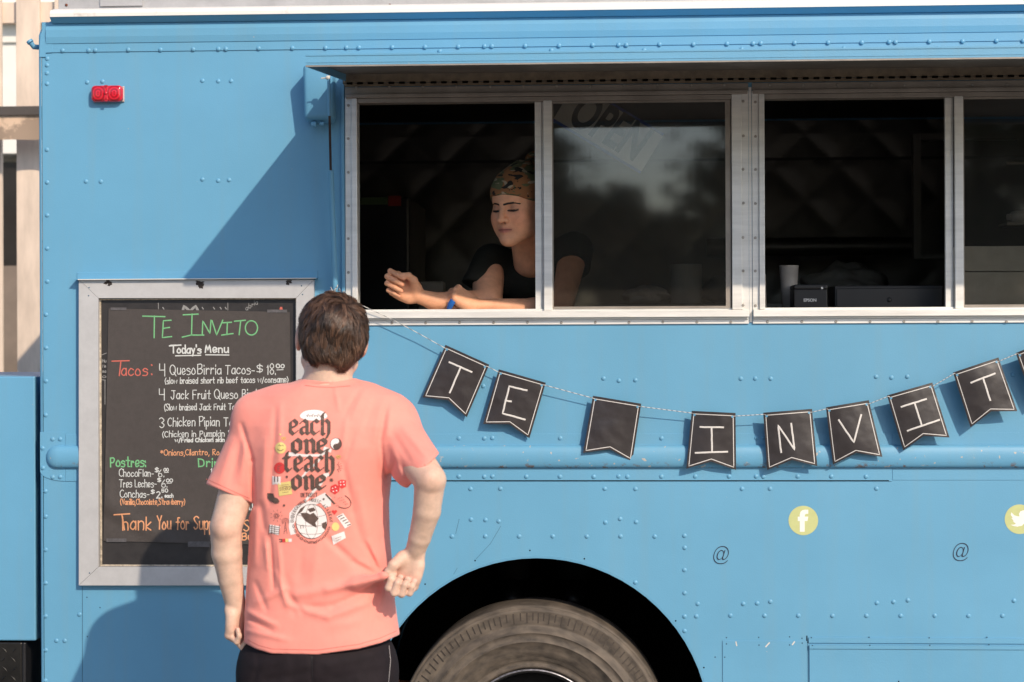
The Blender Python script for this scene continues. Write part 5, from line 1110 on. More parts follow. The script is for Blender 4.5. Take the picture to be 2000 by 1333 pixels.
def head(f, O, Fm, s=1.0, fem=False):
    O = np.array(O, float); g = lambda x, y, z: O+Fm@(np.array((x, y, z))*s)
    E = lambda c, r, k=0.012, op='u': f.ell(g(*c), np.array(r)*s, k*s, op, rot=Fm)
    C = lambda a, b_, ra, rb_, k=0.012, op='u': f.cone(g(*a), g(*b_), ra*s, rb_*s, k*s, op)
    E((0, -0.015, 0.030), (0.074, 0.093, 0.082), 0.01)
    E((0, 0.025, -0.030), (0.066 if fem else 0.060, 0.064, 0.074 if fem else 0.078), 0.03)
    if fem:
        for q in (-1, 1): E((q*0.036, 0.045, -0.052), (0.027, 0.030, 0.032), 0.02)
    for q in (-1, 1):
        C((q*0.050, 0.000, -0.058), (q*0.012, 0.066, -0.094 if fem else -0.096), 0.025 if fem else 0.020, 0.020 if fem else 0.016, 0.03)
        E((q*0.036, 0.055, -0.030), (0.023, 0.024, 0.026), 0.02)
        C((0, 0.082, 0.017), (q*0.038, 0.064, 0.021), 0.0085, 0.008, 0.016)
    E((0, 0.060, 0.045), (0.045, 0.030, 0.032), 0.02)
    for q in (-1, 1): E((q*0.030, 0.092, -0.001), (0.016, 0.016, 0.011), 0.012, 's')
    for q in (-1, 1): E((q*0.030, 0.0690, -0.001), (0.0135, 0.0135, 0.0125), 0.003)
    C((0, 0.084, 0.012), (0, 0.106, -0.031), 0.0068, 0.0115, 0.010)
    for q in (-1, 1): E((q*0.0130, 0.093, -0.035), (0.0075, 0.011, 0.0080), 0.006)
    for q in (-1, 1): E((q*0.0065, 0.098, -0.0425), (0.0032, 0.0045, 0.003), 0.003, 's')
    E((0, 0.080, -0.060), (0.026, 0.016, 0.020), 0.012)
    C((-0.020, 0.084, -0.061), (0, 0.0945, -0.058), 0.003, 0.0050, 0.006); C((0.020, 0.084, -0.061), (0, 0.0945, -0.058), 0.003, 0.0050, 0.006)
    C((-0.016, 0.085, -0.0665), (0, 0.0930, -0.0695), 0.003, 0.0058, 0.005); C((0.016, 0.085, -0.0665), (0, 0.0930, -0.0695), 0.003, 0.0058, 0.005)
    C((-0.022, 0.090, -0.0635), (0.022, 0.090, -0.0635), 0.0012, 0.0012, 0.003, 's')
    E((0, 0.080, -0.098), (0.019, 0.016, 0.015), 0.016)
    for q in (-1, 1):
        E((q*0.0835, -0.015, 0.000), (0.0080, 0.018, 0.031), 0.006); E((q*0.0905, -0.004, 0.004), (0.004, 0.010, 0.016), 0.004, 's'); E((q*0.080, -0.004, -0.027), (0.006, 0.009, 0.010), 0.006)
    return g

SKIN = np.array((0.63, 0.44, 0.34))
def skin_col(P, redden=()):
    c = np.tile(SKIN, (len(P), 1))
    for (q, r, col, a) in redden:
        w_ = (a*np.exp(-((P-np.array(q))**2).sum(1)/(r*r)))[:, None]; c = c*(1-w_)+np.array(col)*w_
    return c
M['skin'] = attr_mat('skin', rough=0.55, sub=0.12, bump=0.35, bscale=500, spec=0.35, mott=0.17, mscale=30)

# ================================================================== the customer
YM = -0.88
def Mp(px, py, dy=0.0): return W(px, py, YM+dy)
man = thing('person', tuple(Mp(625, 1300)*np.array((1, 1, 0))), 'brown haired man in coral T-shirt and dark shorts seen from behind, hand on hip', 'person')
PXM = 0.00126
bf = Field()
hO = Mp(648, 664, 0.01); hF = frame_of((-0.19, 1, 0), roll=-0.0, pitch=-0.02)
rl = math.radians(6); hF = np.stack([hF[:, 0]*math.cos(rl)-hF[:, 2]*math.sin(rl), hF[:, 1], hF[:, 0]*math.sin(rl)+hF[:, 2]*math.cos(rl)], 1)
hg = head(bf, hO, hF, 0.99)
bf.cone(hg(0.0, -0.028, -0.05), Mp(639, 752, -0.01), 0.056, 0.0585, 0.014)
bf.cone(Mp(638, 790, 0.0), Mp(560, 812, 0.0), 0.045, 0.040, 0.02); bf.cone(Mp(638, 790, 0.0), Mp(715, 812, 0.0), 0.045, 0.040, 0.02)
bf.ell(Mp(630, 880, 0.01), (0.155, 0.095, 0.17), 0.05); bf.ell(Mp(625, 1060, 0.02), (0.14, 0.09, 0.2), 0.05); bf.ell(Mp(622, 1250, 0.02), (0.155, 0.10, 0.14), 0.05)
# legs down to the feet
HIPS = [(Mp(560, 1310, 0.02), 0), (Mp(682, 1310, 0.02), 1)]
def at(p, z): q = np.array(p); q[2] = z; return q
for (h_, i) in HIPS:
    kn = at(h_, 0.47)+np.array((-0.02 if i == 0 else 0.02, 0.0, 0)); an = at(kn, 0.09)+np.array((0, -0.03, 0))
    bf.cone(h_, kn, 0.085, 0.055, 0.03); bf.cone(kn, kn*0.6+an*0.4, 0.052, 0.055, 0.02); bf.cone(kn*0.6+an*0.4, an, 0.054, 0.036, 0.02); bf.cone(an, an+np.array((0, 0.15, -0.05)), 0.035, 0.03, 0.02)
# arms
sL, eL, wL = Mp(500, 832, 0.0), Mp(441, 1030, -0.05), Mp(461, 1186, 0.0)
bf.cone(sL, eL, 0.050, 0.0390, 0.03); bf.cone(eL, Mp(443, 1080, -0.035), 0.0385, 0.0375, 0.004); bf.cone(Mp(443, 1080, -0.035), Mp(450, 1130, -0.02), 0.0375, 0.0305, 0.004)
bf.cone(Mp(450, 1130, -0.02), wL, 0.0305, 0.0245, 0.004); bf.ell(eL+np.array((0, -0.026, 0.0)), (0.016, 0.014, 0.022), 0.016)
sR, eR, wR = Mp(768, 838, 0.0), Mp(840, 938, -0.16), Mp(808, 1086, -0.09)
bf.cone(sR, eR, 0.050, 0.0385, 0.03); bf.cone(eR, Mp(834, 998, -0.14), 0.0372, 0.0330, 0.004); bf.cone(Mp(834, 998, -0.14), Mp(820, 1050, -0.115), 0.0330, 0.0268, 0.004)
bf.cone(Mp(820, 1050, -0.115), wR, 0.0268, 0.0232, 0.004); bf.ell(eR+np.array((0.006, -0.022, 0.0)), (0.017, 0.016, 0.020), 0.016)
cR = ((76, 100, 60), (74, 102, 60), (70, 104, 60), (62, 104, 60))
bf.ell(wL+np.array((-0.016, -0.016, -0.004)), (0.009, 0.009, 0.011), 0.008); bf.ell(wR+np.array((0.019, -0.010, 0.0)), (0.009, 0.009, 0.012), 0.008)
tR = hand(bf, wR, (-0.36, 0.02, -1), (-0.10, -1, 0), (-1, 0, 0), 0.92, cR, rk=1.06, thumb=((0.014, 0.024, 0.016), (0.038, 0.038, 0.032), (0.058, 0.044, 0.034), (0.078, 0.046, 0.028)), k=0.0022)
cL = ((40, 70, 40), (48, 80, 45), (55, 88, 45), (62, 92, 50))
tL = hand(bf, wL, (-0.02, 0.04, -1), (0.85, -0.5, 0), (0.3, 1, 0), 0.88, cL, k=0.0026)
red_ = [(eL+np.array((0, -.03, 0)), 0.035, (0.55, 0.24, 0.17), 0.35), (eR+np.array((0, -.03, 0)), 0.035, (0.55, 0.24, 0.17), 0.3), (hg(-0.08, -0.01, 0), 0.03, (0.58, 0.19, 0.13), 0.6), (hg(0.08, -0.01, 0), 0.03, (0.58, 0.19, 0.13), 0.5), (wR+np.array((-.03, 0, -.06)), 0.05, (0.60, 0.26, 0.19), 0.35), (wL+np.array((0, 0, -.07)), 0.04, (0.60, 0.26, 0.19), 0.35)]
red_ += [(t_[0]+t_[1]*0.004, 0.010, (0.62, 0.25, 0.20), 0.5) for t_ in tR+tL]
def man_col(P):
    c = skin_col(P, red_); l_ = (P-hO)@hF
    lips = np.exp(-((l_[:, 0]/0.02)**4+((l_[:, 1]-0.092)/0.012)**2+((l_[:, 2]+0.063)/0.008)**2)); c = c*(1-0.6*lips[:, None])+np.array((0.5, 0.16, 0.13))*0.6*lips[:, None]
    br = ((np.abs(np.abs(l_[:, 0])-0.032) < 0.02) & (l_[:, 1] > 0.05) & (np.abs(l_[:, 2]-0.021) < 0.005)); c[br] = (0.06, 0.035, 0.02)
    return c
me, _ = nets(bf, (hO[0]-0.42, YM-0.36, 0.0), (hO[0]+0.36, YM+0.30, 1.76), 0.0027, 'body', man_col)
body = part('body', me, M['skin'], man)
M['eye'] = mat('eye_white', (0.7, 0.68, 0.65), 0.15, var=0.02); M['iris'] = mat('brown_iris', (0.05, 0.025, 0.012), 0.15, var=0.1)
def eyes(root, g, Fm, s=1.0, look=(0, 1, 0)):
    for q in (-1, 1):
        c = g(q*0.030, 0.0672, -0.001); b = MB(); b.lathe([(0.0118*s*math.sin(a)+1e-5, -0.0118*s*math.cos(a)) for a in np.linspace(0, math.pi, 9)], (0, 0, 0), 'z', 14)
        b.v = [tuple(np.array(v)+c) for v in b.v]; e = b.build('eyeball', M['eye'], root)
        b = MB(); d = nrm(Fm@np.array(look)); b.lathe([(1e-5, 0.0122*s), (0.003*s, 0.0119*s), (0.0058*s, 0.0108*s), (0.0058*s, 0.0095*s)], (0, 0, 0), 'z', 14)
        Rq = Vector((0, 0, 1)).rotation_difference(Vector(d)).to_matrix(); b.v = [tuple(np.array(Rq @ Vector(v))+c) for v in b.v]; b.build('iris', M['iris'], e)
eyes(man, hg, hF, 0.99)
nm_ = mat('fingernail', (0.60, 0.40, 0.32), 0.5, var=0.05)
def nails_of(root, tips):
    for (q, d, n_, r) in tips:
        s_ = np.cross(d, n_); b = MB(); vs = []
        for i in range(5):
            for j in range(5):
                u, v = (i/4-0.5)*2, (j/4)*1.0; w_ = 0.0052*(1-0.25*v*v); a = u*0.85
                vs.append(q+d*(-0.007+0.0105*v)+(s_*math.sin(a)*r*0.98+n_*math.cos(a)*r)*(1.13-0.10*v*v))
        b.add(vs, [(5*i+j, 5*i+j+1, 5*i+6+j, 5*i+5+j) for i in range(4) for j in range(4)], True); b.build('fingernail', nm_, root)

nails_of(man, tR); nails_of(man, tL)
# ------------------------------------------------------------------ T-shirt
TS = [(738, 589, 690, .068), (748, 574, 702, .080), (757, 546, 728, .088), (772, 514, 764, .098), (795, 492, 786, .108), (830, 484, 792, .122), (870, 486, 778, .130), (930, 489, 762, .128), (985, 491, 757, .122), (1050, 487, 757, .118), (1110, 484, 762, .118), (1180, 480, 768, .122), (1240, 478, 778, .130), (1300, 476, 786, .134)]
tz = np.array([Mp(620, t[0])[2] for t in TS])[::-1]; tcx = np.array([(Mp(t[1], t[0])[0]+Mp(t[2], t[0])[0])/2 for t in TS])[::-1]; tax = np.array([(Mp(t[2], t[0])[0]-Mp(t[1], t[0])[0])/2 for t in TS])[::-1]; tby = np.array([t[3] for t in TS])[::-1]
tyc = np.interp(tz[::-1], tz[::-1][::-1], np.zeros(len(tz)))[::-1]
def torso(p):
    z = p[:, 2]; cx_ = np.interp(z, tz, tcx); a = np.interp(z, tz, tax); b_ = np.interp(z, tz, tby)
    yc = YM+0.012-0.012*np.exp(-((z-Mp(600, 860)[2])/0.12)**2)
    x = p[:, 0]-cx_; y = p[:, 1]-yc; n_ = 2.5
    q = ((np.abs(x)/a)**n_+(np.abs(y)/b_)**n_)**(1/n_)+1e-9; r = np.sqrt(x*x+y*y); d = np.where(r > 1e-4, r*(1-1/q), -0.05)
    return np.maximum(d*0.92, z-Mp(620, 741)[2])
FOLD = [  # x1,y1,x2,y2, amplitude mm (+ ridge), width px
 (752, 1128, 640, 1152, 7.0, 11), (640, 1152, 560, 1166, 3.5, 13), (736, 1146, 650, 1184, -4.5, 9), (650, 1184, 590, 1188, -3, 10), (746, 1122, 700, 1098, 4.5, 8), (735, 1118, 690, 1098, -5.0, 8), (690, 1098, 640, 1052, -3.5, 9), (748, 1118, 722, 1060, 4.0, 8), (722, 1060, 700, 960, 2.2, 9), (738, 1112, 712, 1062, -3.5, 7),
 (715, 1178, 640, 1206, 3.5, 10), (640, 1206, 560, 1180, 3.0, 9), (560, 1180, 540, 1120, 2.6, 7), (560, 1160, 590, 1195, -2.6, 8), (752, 1140, 742, 1200, 3.5, 10), (735, 1150, 715, 1240, -2.5, 12),
 (528, 1050, 534, 1150, -4.0, 5), (517, 1040, 522, 1110, 2.8, 6), (543, 1060, 552, 1160, 2.6, 6), (510, 985, 520, 1060, -3.0, 8), (500, 1000, 498, 1100, 2.5, 8),
 (484, 1195, 540, 1222, 3.0, 7), (486, 1210, 530, 1232, -3.0, 6), (482, 1232, 560, 1250, 2.4, 7), (500, 1178, 560, 1150, 2.6, 8), (500, 1140, 520, 1190, -2.8, 7),
 (690, 850, 672, 905, -2.5, 7), (676, 820, 668, 900, 2.0, 7), (668, 900, 690, 1000, -3.0, 8), (690, 1000, 706, 1060, -2.4, 8), (655, 760, 662, 800, 1.8, 6), (700, 762, 672, 812, -2.0, 6), (712, 765, 688, 815, 1.8, 6), (735, 775, 712, 840, -2.2, 7), (748, 782, 728, 860, 2.0, 7),
 (752, 800, 744, 860, -2.0, 5), (744, 860, 752, 945, -2.4, 5), (765, 790, 756, 850, 2.6, 7), (752, 950, 754, 1040, 2.0, 8),
 (538, 800, 534, 880, -2.0, 7), (534, 880, 526, 985, -2.6, 7), (548, 790, 546, 900, 1.8, 7), (518, 860, 512, 980, 2.0, 8),
 (472, 830, 492, 900, -4.0, 6), (492, 900, 494, 985, -5.0, 6), (480, 860, 470, 940, 3.0, 9), (468, 870, 450, 950, -2.2, 8), (455, 860, 430, 940, 2.0, 9),
 (770, 850, 800, 900, -1.6, 8), (765, 870, 785, 930, 2.4, 8), (790, 840, 832, 890, 2.5, 9), (775, 900, 800, 935, -1.6, 7), (756, 945, 770, 905, -3.2, 6),
 (592, 752, 690, 752, -1.6, 3), (592, 745, 690, 746, 1.2, 4), (560, 1130, 575, 1200, -1.5, 9), (620, 1060, 610, 1140, 1.4, 12), (590, 1080, 585, 1130, -1.3, 10), (640, 1225, 700, 1215, 1.6, 12)]
rn = np.random.RandomState(4); SW = [(rn.uniform(-1, 1, 3)*np.array((34, 20, 17)), rn.uniform(0, 6), rn.uniform(.4, 1)) for _ in range(14)]
def folds(p):
    px, py = proj(p); d = np.zeros(len(p)); back = np.clip((YM+0.03-p[:, 1])/0.04, 0, 1)
    for (x1, y1, x2, y2, a, w_) in FOLD:
        m = (px > min(x1, x2)-3*w_) & (px < max(x1, x2)+3*w_) & (py > min(y1, y2)-3*w_) & (py < max(y1, y2)+3*w_)
        if not m.any(): continue
        dd, u = segd(px[m], py[m], (x1, y1), (x2, y2)); d[m] -= a*0.0017*np.exp(-(dd/(w_*0.78))**2)*back[m]*np.sin(math.pi*(0.12+0.76*u))**0.7
    s_ = np.zeros(len(p))
    for k_, ph, am in SW: s_ += am*np.sin(p@k_+ph+0.7*np.sin(p@(k_[[2, 0, 1]]*0.8)))
    d += 0.00075*s_
    return d
sf = Field(); sf.custom(torso, Mp(620, 1010), 0.62, 0.02)
ss = Mp(512, 822, 0.0); se = Mp(447, 968, -0.02)
sf.cone(ss, se, 0.060, 0.0625, 0.035); sf.cone(Mp(545, 790, 0), Mp(500, 812, 0), 0.05, 0.055, 0.04)
s2, e2 = Mp(762, 828, 0.0), Mp(838, 922, -0.135)
sf.cone(Mp(715, 788, 0), s2, 0.05, 0.062, 0.04); sf.cone(s2, e2, 0.062, 0.050, 0.035); sf.cone(Mp(772, 880, -.03), Mp(800, 925, -0.085), 0.045, 0.036, 0.03)
sf.cone(Mp(700, 1138, -0.100), Mp(753, 1124, -0.122), 0.012, 0.0055, 0.03)
RC = Mp(640, 748, 0.0)
def collar(p):
    r_ = np.sqrt((p[:, 0]-RC[0])**2+((p[:, 1]-RC[1]+0.004)*0.92)**2); z_ = p[:, 2]-RC[2]; return np.maximum(np.abs(r_-(0.0605-z_*0.25))-0.0032, np.abs(z_+0.004)-0.011)
sf.custom(collar, RC, 0.09, 0.004)
sf.custom(folds, Mp(620, 1000), 1e9, 0.01, 'd')
# hem, sleeve ends and inside of the sleeves
hp_ = [(470, 1252), (500, 1268), (530, 1277), (620, 1279), (700, 1268), (745, 1256), (785, 1238)]
def hem(p):
    px, py = proj(p); return (py-np.interp(px, [a for a, _ in hp_], [b_ for _, b_ in hp_]))*PXM*0.9
sf.custom(hem, Mp(620, 1260), 1e9, 0.003, 'i')
def inner(p, base):                                      # hollow just above the hem
    return base(p)+0.006
def cut(a, b_, w_):                                      # half space beyond a hem line, limited to the arm's side
    a, b_ = np.array(a, float), np.array(b_, float)
    def fn(p):
        px, py = proj(p); n_ = np.array((-(b_-a)[1], (b_-a)[0])); n_ /= np.linalg.norm(n_); m_ = (a+b_)/2
        d1 = ((px-m_[0])*n_[0]+(py-m_[1])*n_[1])*PXM; t_ = np.array((b_-a))/np.linalg.norm(b_-a); s_ = np.abs((px-m_[0])*t_[0]+(py-m_[1])*t_[1])*PXM
        return np.maximum(-d1, s_-w_)
    return fn
sf.custom(cut((398, 944), (494, 984), 0.0685), Mp(440, 1000), 0.3, 0.003, 's')
sf.custom(cut((806, 943), (860, 884), 0.09), Mp(850, 960), 0.3, 0.003, 's')
dL = nrm(se-ss); sf.cone(se-dL*0.01, se+dL*0.05, 0.052, 0.060, 0.003, 's'); dR = nrm(e2-s2); sf.cone(e2-dR*0.004, e2+dR*0.06, 0.0405, 0.043, 0.003, 's')
sme, _ = nets(sf, (hO[0]-0.42, YM-0.24, Mp(620, 1290)[2]), (hO[0]+0.34, YM+0.22, Mp(620, 730)[2]), 0.0031, 't_shirt')
def shirt_mat():
    m = mat('coral_cotton', (0.84, 0.288, 0.235), 0.85, var=0.035, scale=18, bump=0.30, bscale=700, spec=0.15, sheen=0.25, bump2=0.15, b2scale=26); return m
M['coral'] = shirt_mat(); shirt = part('t_shirt', sme, M['coral'], man)
# stitched hems, raised lines lying on the cloth
bvh = BVHTree.FromPolygons([v.co.copy() for v in sme.vertices], [tuple(q.vertices) for q in sme.polygons])
def onshirt(px, py, lift=0.0):
    d = (Vector(_F*FPX+_R*(px-1000.0)-_U*(py-666.5))).normalized(); h_ = bvh.ray_cast(Vector(CAM), d)
    if h_[0] is None: return V(px, py, YM-0.11)
    return h_[0]-d*(0.0009+lift)
M['stitch'] = mat('coral_seam', (0.62, 0.16, 0.13), 0.9, var=0.1)
b = MB(); ribbon(b, dense([(484, 1250), (505, 1261), (532, 1268), (620, 1270), (700, 1259), (742, 1247), (774, 1233)]), 1.0, 0.0002, onshirt)
ribbon(b, dense([(403, 936), (430, 948), (460, 962), (488, 974)]), 1.0, 0.0002, onshirt)
ribbon(b, dense([(596, 753), (620, 756), (650, 757), (684, 754)]), 1.0, 0.0002, onshirt)
b.build('hem_stitching', M['stitch'], shirt, kind='stuff')
# ------------------------------------------------------------------ shirt print
M['p_black'] = mat('black_screen_print', (0.045, 0.030, 0.028), 0.8, var=0.5, scale=90, c2=(0.12, 0.075, 0.06), t=(0.4, 0.8)); M['p_white'] = mat('white_screen_print', (0.78, 0.72, 0.70), 0.8, var=0.05)
M['p_yellow'] = mat('yellow_screen_print', (0.75, 0.60, 0.22), 0.8, var=0.05); M['p_red'] = mat('red_screen_print', (0.66, 0.045, 0.045), 0.8, var=0.08); M['p_line'] = mat('faint_dark_print', (0.22, 0.09, 0.08), 0.8, var=0.2); M['p_green'] = mat('yellow_green_print', (0.55, 0.50, 0.12), 0.8)
def Q(x, y): return (500+x/4.445, 780+y/4.445)          # coordinates of the enlarged print
def hull(pts):
    pts = sorted(set(pts)); 
    def half(ps):
        o = []
        for p in ps:
            while len(o) > 1 and (o[-1][0]-o[-2][0])*(p[1]-o[-2][1])-(o[-1][1]-o[-2][1])*(p[0]-o[-2][0]) <= 0: o.pop()
            o.append(p)
        return o
    a, c = half(pts), half(pts[::-1]); return a[:-1]+c[:-1]
LC = [0]
def nib(b, pts, w_, ang, th=1.2, lift0=0.0006):
    ca, sa = math.cos(ang), math.sin(ang); nb = [(ca*w_/2*q-sa*th/2*s_, -sa*w_/2*q-ca*th/2*s_) for q in (-1, 1) for s_ in (-1, 1)]
    for a, c in zip(pts[:-1], pts[1:]):
        LC[0] = (LC[0]+1) % 40; h_ = hull([(a[0]+x, a[1]+y) for x, y in nb]+[(c[0]+x, c[1]+y) for x, y in nb])
        b.add([onshirt(x, y, lift0+LC[0]*0.00002) for x, y in h_], [tuple(range(len(h_)))])
BG = {'e': [[(.3, 4.2), (.3, 1.0), (1.6, 0), (3, 1.0)], [(.3, 4.2), (1.7, 5), (2.9, 4), (2.7, 3.0), (.5, 2.2)]], 'a': [[(.2, 4.0), (1.5, 5), (2.7, 4.2), (2.7, .6), (3.3, .1)], [(2.7, 2.9), (.4, 2.2), (.3, .9), (1.2, .1), (2.7, 1.1)]],
      'c': [[(2.9, 4.2), (1.7, 5), (.3, 4.1), (.3, 1), (1.6, 0), (3, .9)]], 'h': [[(.9, 7.4), (.3, 6.6), (.3, .3), (1, -.1)], [(.3, 4), (1.8, 5), (2.9, 4), (2.9, .3), (1.9, -1.4)]],
      'o': [[(1.6, 5), (.3, 4), (.3, 1), (1.6, 0), (2.9, 1), (2.9, 4), (1.6, 5)]], 'n': [[(.1, 4.7), (.7, 4.2), (.7, .5), (1.2, 0)], [(.7, 3.9), (2.1, 5), (3.0, 4), (3.0, .5), (3.5, .1)]],
      't': [[(1.4, 6.4), (.8, 5), (.8, 1), (1.8, 0), (2.8, .8)], [(-.2, 4.6), (2.2, 4.6)]]}
b = MB()
for word, x0_, x1_, ybase, xh in (('each', 284, 655, 305, 125), ('one', 305, 635, 465, 118), ('teach', 236, 690, 625, 128), ('one', 305, 620, 782, 118)):
    n_ = len(word); cw = (x1_-x0_)/n_
    for i, ch in enumerate(word):
        s_ = cw/4.3 if ch != 't' else cw/4.3
        for st in BG[ch]: nib(b, [Q(x0_+i*cw+p_[0]*s_+8, ybase-p_[1]*xh/5) for p_ in st], 7.0 if len(word) > 3 else 8.0, R(38), 1.7)
b.build('slogan_print', M['p_black'], shirt, kind='stuff')
def fill(b, poly, st=5.0, lift=0.0003):
    pts = [Vector(p) for p in poly]; n_ = len(pts); ed = [(i, (i+1) % n_) for i in range(n_)]
    def ins(x, y):
        c = False; j = n_-1
        for i in range(n_):
            if (poly[i][1] > y) != (poly[j][1] > y) and x < (poly[j][0]-poly[i][0])*(y-poly[i][1])/(poly[j][1]-poly[i][1])+poly[i][0]: c = not c
            j = i
        return c
    for x in np.arange(min(p[0] for p in poly)+st/2, max(p[0] for p in poly), st):
        for y in np.arange(min(p[1] for p in poly)+st/2, max(p[1] for p in poly), st):
            if ins(x, y): pts.append(Vector((x, y)))
    vo, _, fo, *_ = geometry.delaunay_2d_cdt(pts, ed, [], 0, 1e-4)
    fo = [f for f in fo if ins(sum(vo[i].x for i in f)/3, sum(vo[i].y for i in f)/3)]
    b.add([onshirt(v.x, v.y, lift) for v in vo], [tuple(f) for f in fo])
def disc(cx_, cy_, rx, ry=None, n_=28, wob=0.0): ry = ry or rx; return [(cx_+rx*(1+wob*math.sin(3*2*math.pi*i/n_))*math.cos(2*math.pi*i/n_), cy_+ry*math.sin(2*math.pi*i/n_)) for i in range(n_)]
def qp(*c): return [Q(*p) for p in c]
# white shapes
b = MB(); fill(b, disc(*Q(500, 140), 26.5, 10.5, wob=0.06), lift=0.0001)
b.build('white_oval', M['p_white'], shirt)
b = MB()
for pts, w_ in (([(320, 480), (420, 490), (560, 488), (640, 440)], 5), ([(600, 440), (540, 540), (430, 640), (400, 680)], 4), ([(620, 650), (560, 740), (500, 800), (430, 880)], 5), ([(640, 445), (600, 430)], 7), ([(300, 480), (330, 478)], 8), ([(600, 660), (620, 655)], 7)):
    ribbon(b, dense([Q(*p) for p in pts]), w_, 0.0002, lambda x, y, l_: onshirt(x, y, 0.0001+l_*0.2))
fill(b, qp((290, 990), (340, 930), (470, 880), (560, 830), (600, 812), (655, 860), (650, 930), (600, 945), (560, 900), (400, 960), (330, 1080), (345, 1170), (300, 1180), (285, 1120)), lift=0.0001)
b.build('white_splash', M['p_white'], shirt, kind='stuff')
gc = Q(483, 1062); b = MB(); fill(b, disc(*gc, 30.5, 33.5, n_=40), lift=0.0003); globe = b.build('globe_disc', M['p_white'], shirt)
b = MB()
fill(b, qp((385, 990), (440, 985), (470, 1000), (500, 985), (520, 1010), (545, 1035), (515, 1075), (528, 1115), (500, 1105), (470, 1085), (430, 1060), (400, 1020)), 4, 0.0006); fill(b, qp((570, 1080), (610, 1062), (618, 1100), (600, 1135), (575, 1115)), 4, 0.0006); fill(b, qp((350, 1010), (385, 950), (430, 925), (400, 975)), 4, 0.0006)
fill(b, qp((445, 955), (500, 940), (520, 965), (470, 985)), 4, 0.0006)
b.build('globe_land', M['p_black'], shirt, kind='stuff')
b = MB()
for rx, ry in ((30.5, 33.5), (12, 33.5)): ribbon(b, [(gc[0]+rx*math.cos(a), gc[1]+ry*math.sin(a)) for a in np.linspace(0, 2*math.pi, 48)], 0.9 if rx > 20 else 0.6, 0.0001, lambda x, y, l_: onshirt(x, y, 0.0009+l_))
for yy, w_ in ((-14, 27), (4, 30), (20, 24)): ribbon(b, [(gc[0]+w_*math.sin(a), gc[1]+yy+5*math.cos(a)) for a in np.linspace(-1.45, 1.45, 20)], 0.6, 0.0001, lambda x, y, l_: onshirt(x, y, 0.0009+l_))
pos_b = lambda x, y, l_=0: onshirt(x, y, 0.0009+l_*0.4)
ribbon(b, dense(qp((388, 1122), (388, 1098), (410, 1094), (410, 1118))), 1.3, 0.0001, pos_b)
def arc_text(b, s_, cx_, cy_, rx, ry, a0_, a1_, h_, w_, inv=False):
    n_ = len(s_)
    for i, ch in enumerate(s_):
        if ch == ' ': continue
        a = a0_+(a1_-a0_)*(i+0.5)/n_; ux, uy = math.cos(a), math.sin(a); tx, ty = (-uy, ux) if not inv else (uy, -ux); ox, oy = cx_+rx*ux, cy_+ry*uy; nx_, ny_ = (ux, uy) if not inv else (-ux, -uy)
        key = ch if ch in GL else ch
        for st in UG[ch]:
            ribbon(b, [(ox+tx*(p[0]-2.5)*h_/8*0.85+nx_*p[1]*h_/8, oy+ty*(p[0]-2.5)*h_/8*0.85+ny_*p[1]*h_/8) for p in st], w_, 0.0001, pos_b)
def ug(s): return [[(int(t[i]), ord(t[i+1])-100) for i in range(0, len(t), 2)] for t in s.split()]
UG = {'U': ug('0l0e2d4e4l'), 'N': ug('0d0l5d5l'), 'D': ug('0d0l3l4i4g3d0d'), 'E': ug('4l0l0d4d 0h3h'), 'R': ug('0d0l4l4h0h4d'), 'G': ug('4j3l0k0e2d4e4g3g'), 'O': ug('1d0f0j1l3l4j4f3d1d'), 'M': ug('0d0l3g5l5d'), 'S': ug('4k2l0j4g4e2d0e'),
      'I': ug('2d2l'), 'C': ug('4k2l0j0f2d4e'), 'A': ug('0d2l4d 1g3g'), 'Y': ug('0l2h4l 2h2d'), 'T': ug('2d2l 0l4l')}
arc_text(b, 'UNDERGROUND', gc[0], gc[1], 35, 39, math.pi*1.0-0.05, math.pi*1.0+1.32, 6.2, 1.0)
arc_text(b, 'MUSIC', gc[0], gc[1], 35, 39, math.pi*1.5-0.1, math.pi*1.5+0.50, 6.2, 1.0); arc_text(b, 'ACADEMY', gc[0], gc[1], 35, 39, math.pi*1.5+0.66, math.pi*2+0.05, 6.0, 1.0)
for i, ch in enumerate('DETROIT'):
    ox, oy = Q(392+i*21, 848)
    for st in UG[ch]: ribbon(b, [(ox+p[0]*0.78, oy-p[1]*0.95) for p in st], 1.15, 0.0001, pos_b)
for a in list(np.linspace(0.35, 1.25, 5))+list(np.linspace(1.9, 2.9, 5)):
    x, y = gc[0]+36*math.cos(a), gc[1]+40*math.sin(a); t_ = a+math.pi/2; ribbon(b, [(x+3.6*math.cos(q)*math.cos(t_)-1.7*math.sin(q)*math.sin(t_), y+3.6*math.cos(q)*math.sin(t_)+1.7*math.sin(q)*math.cos(t_)) for q in np.linspace(0, 6.3, 12)], 0.9, 0.0001, pos_b)
for pts in (((452, 1235), (452, 1250), (466, 1250), (466, 1235)), ((472, 1252), (472, 1236), (484, 1236), (484, 1252)), ((484, 1236), (498, 1236), (498, 1252)), ((505, 1252), (505, 1238), (525, 1238), (525, 1252), (507, 1246))): ribbon(b, dense(qp(*pts)), 1.1, 0.0001, pos_b)
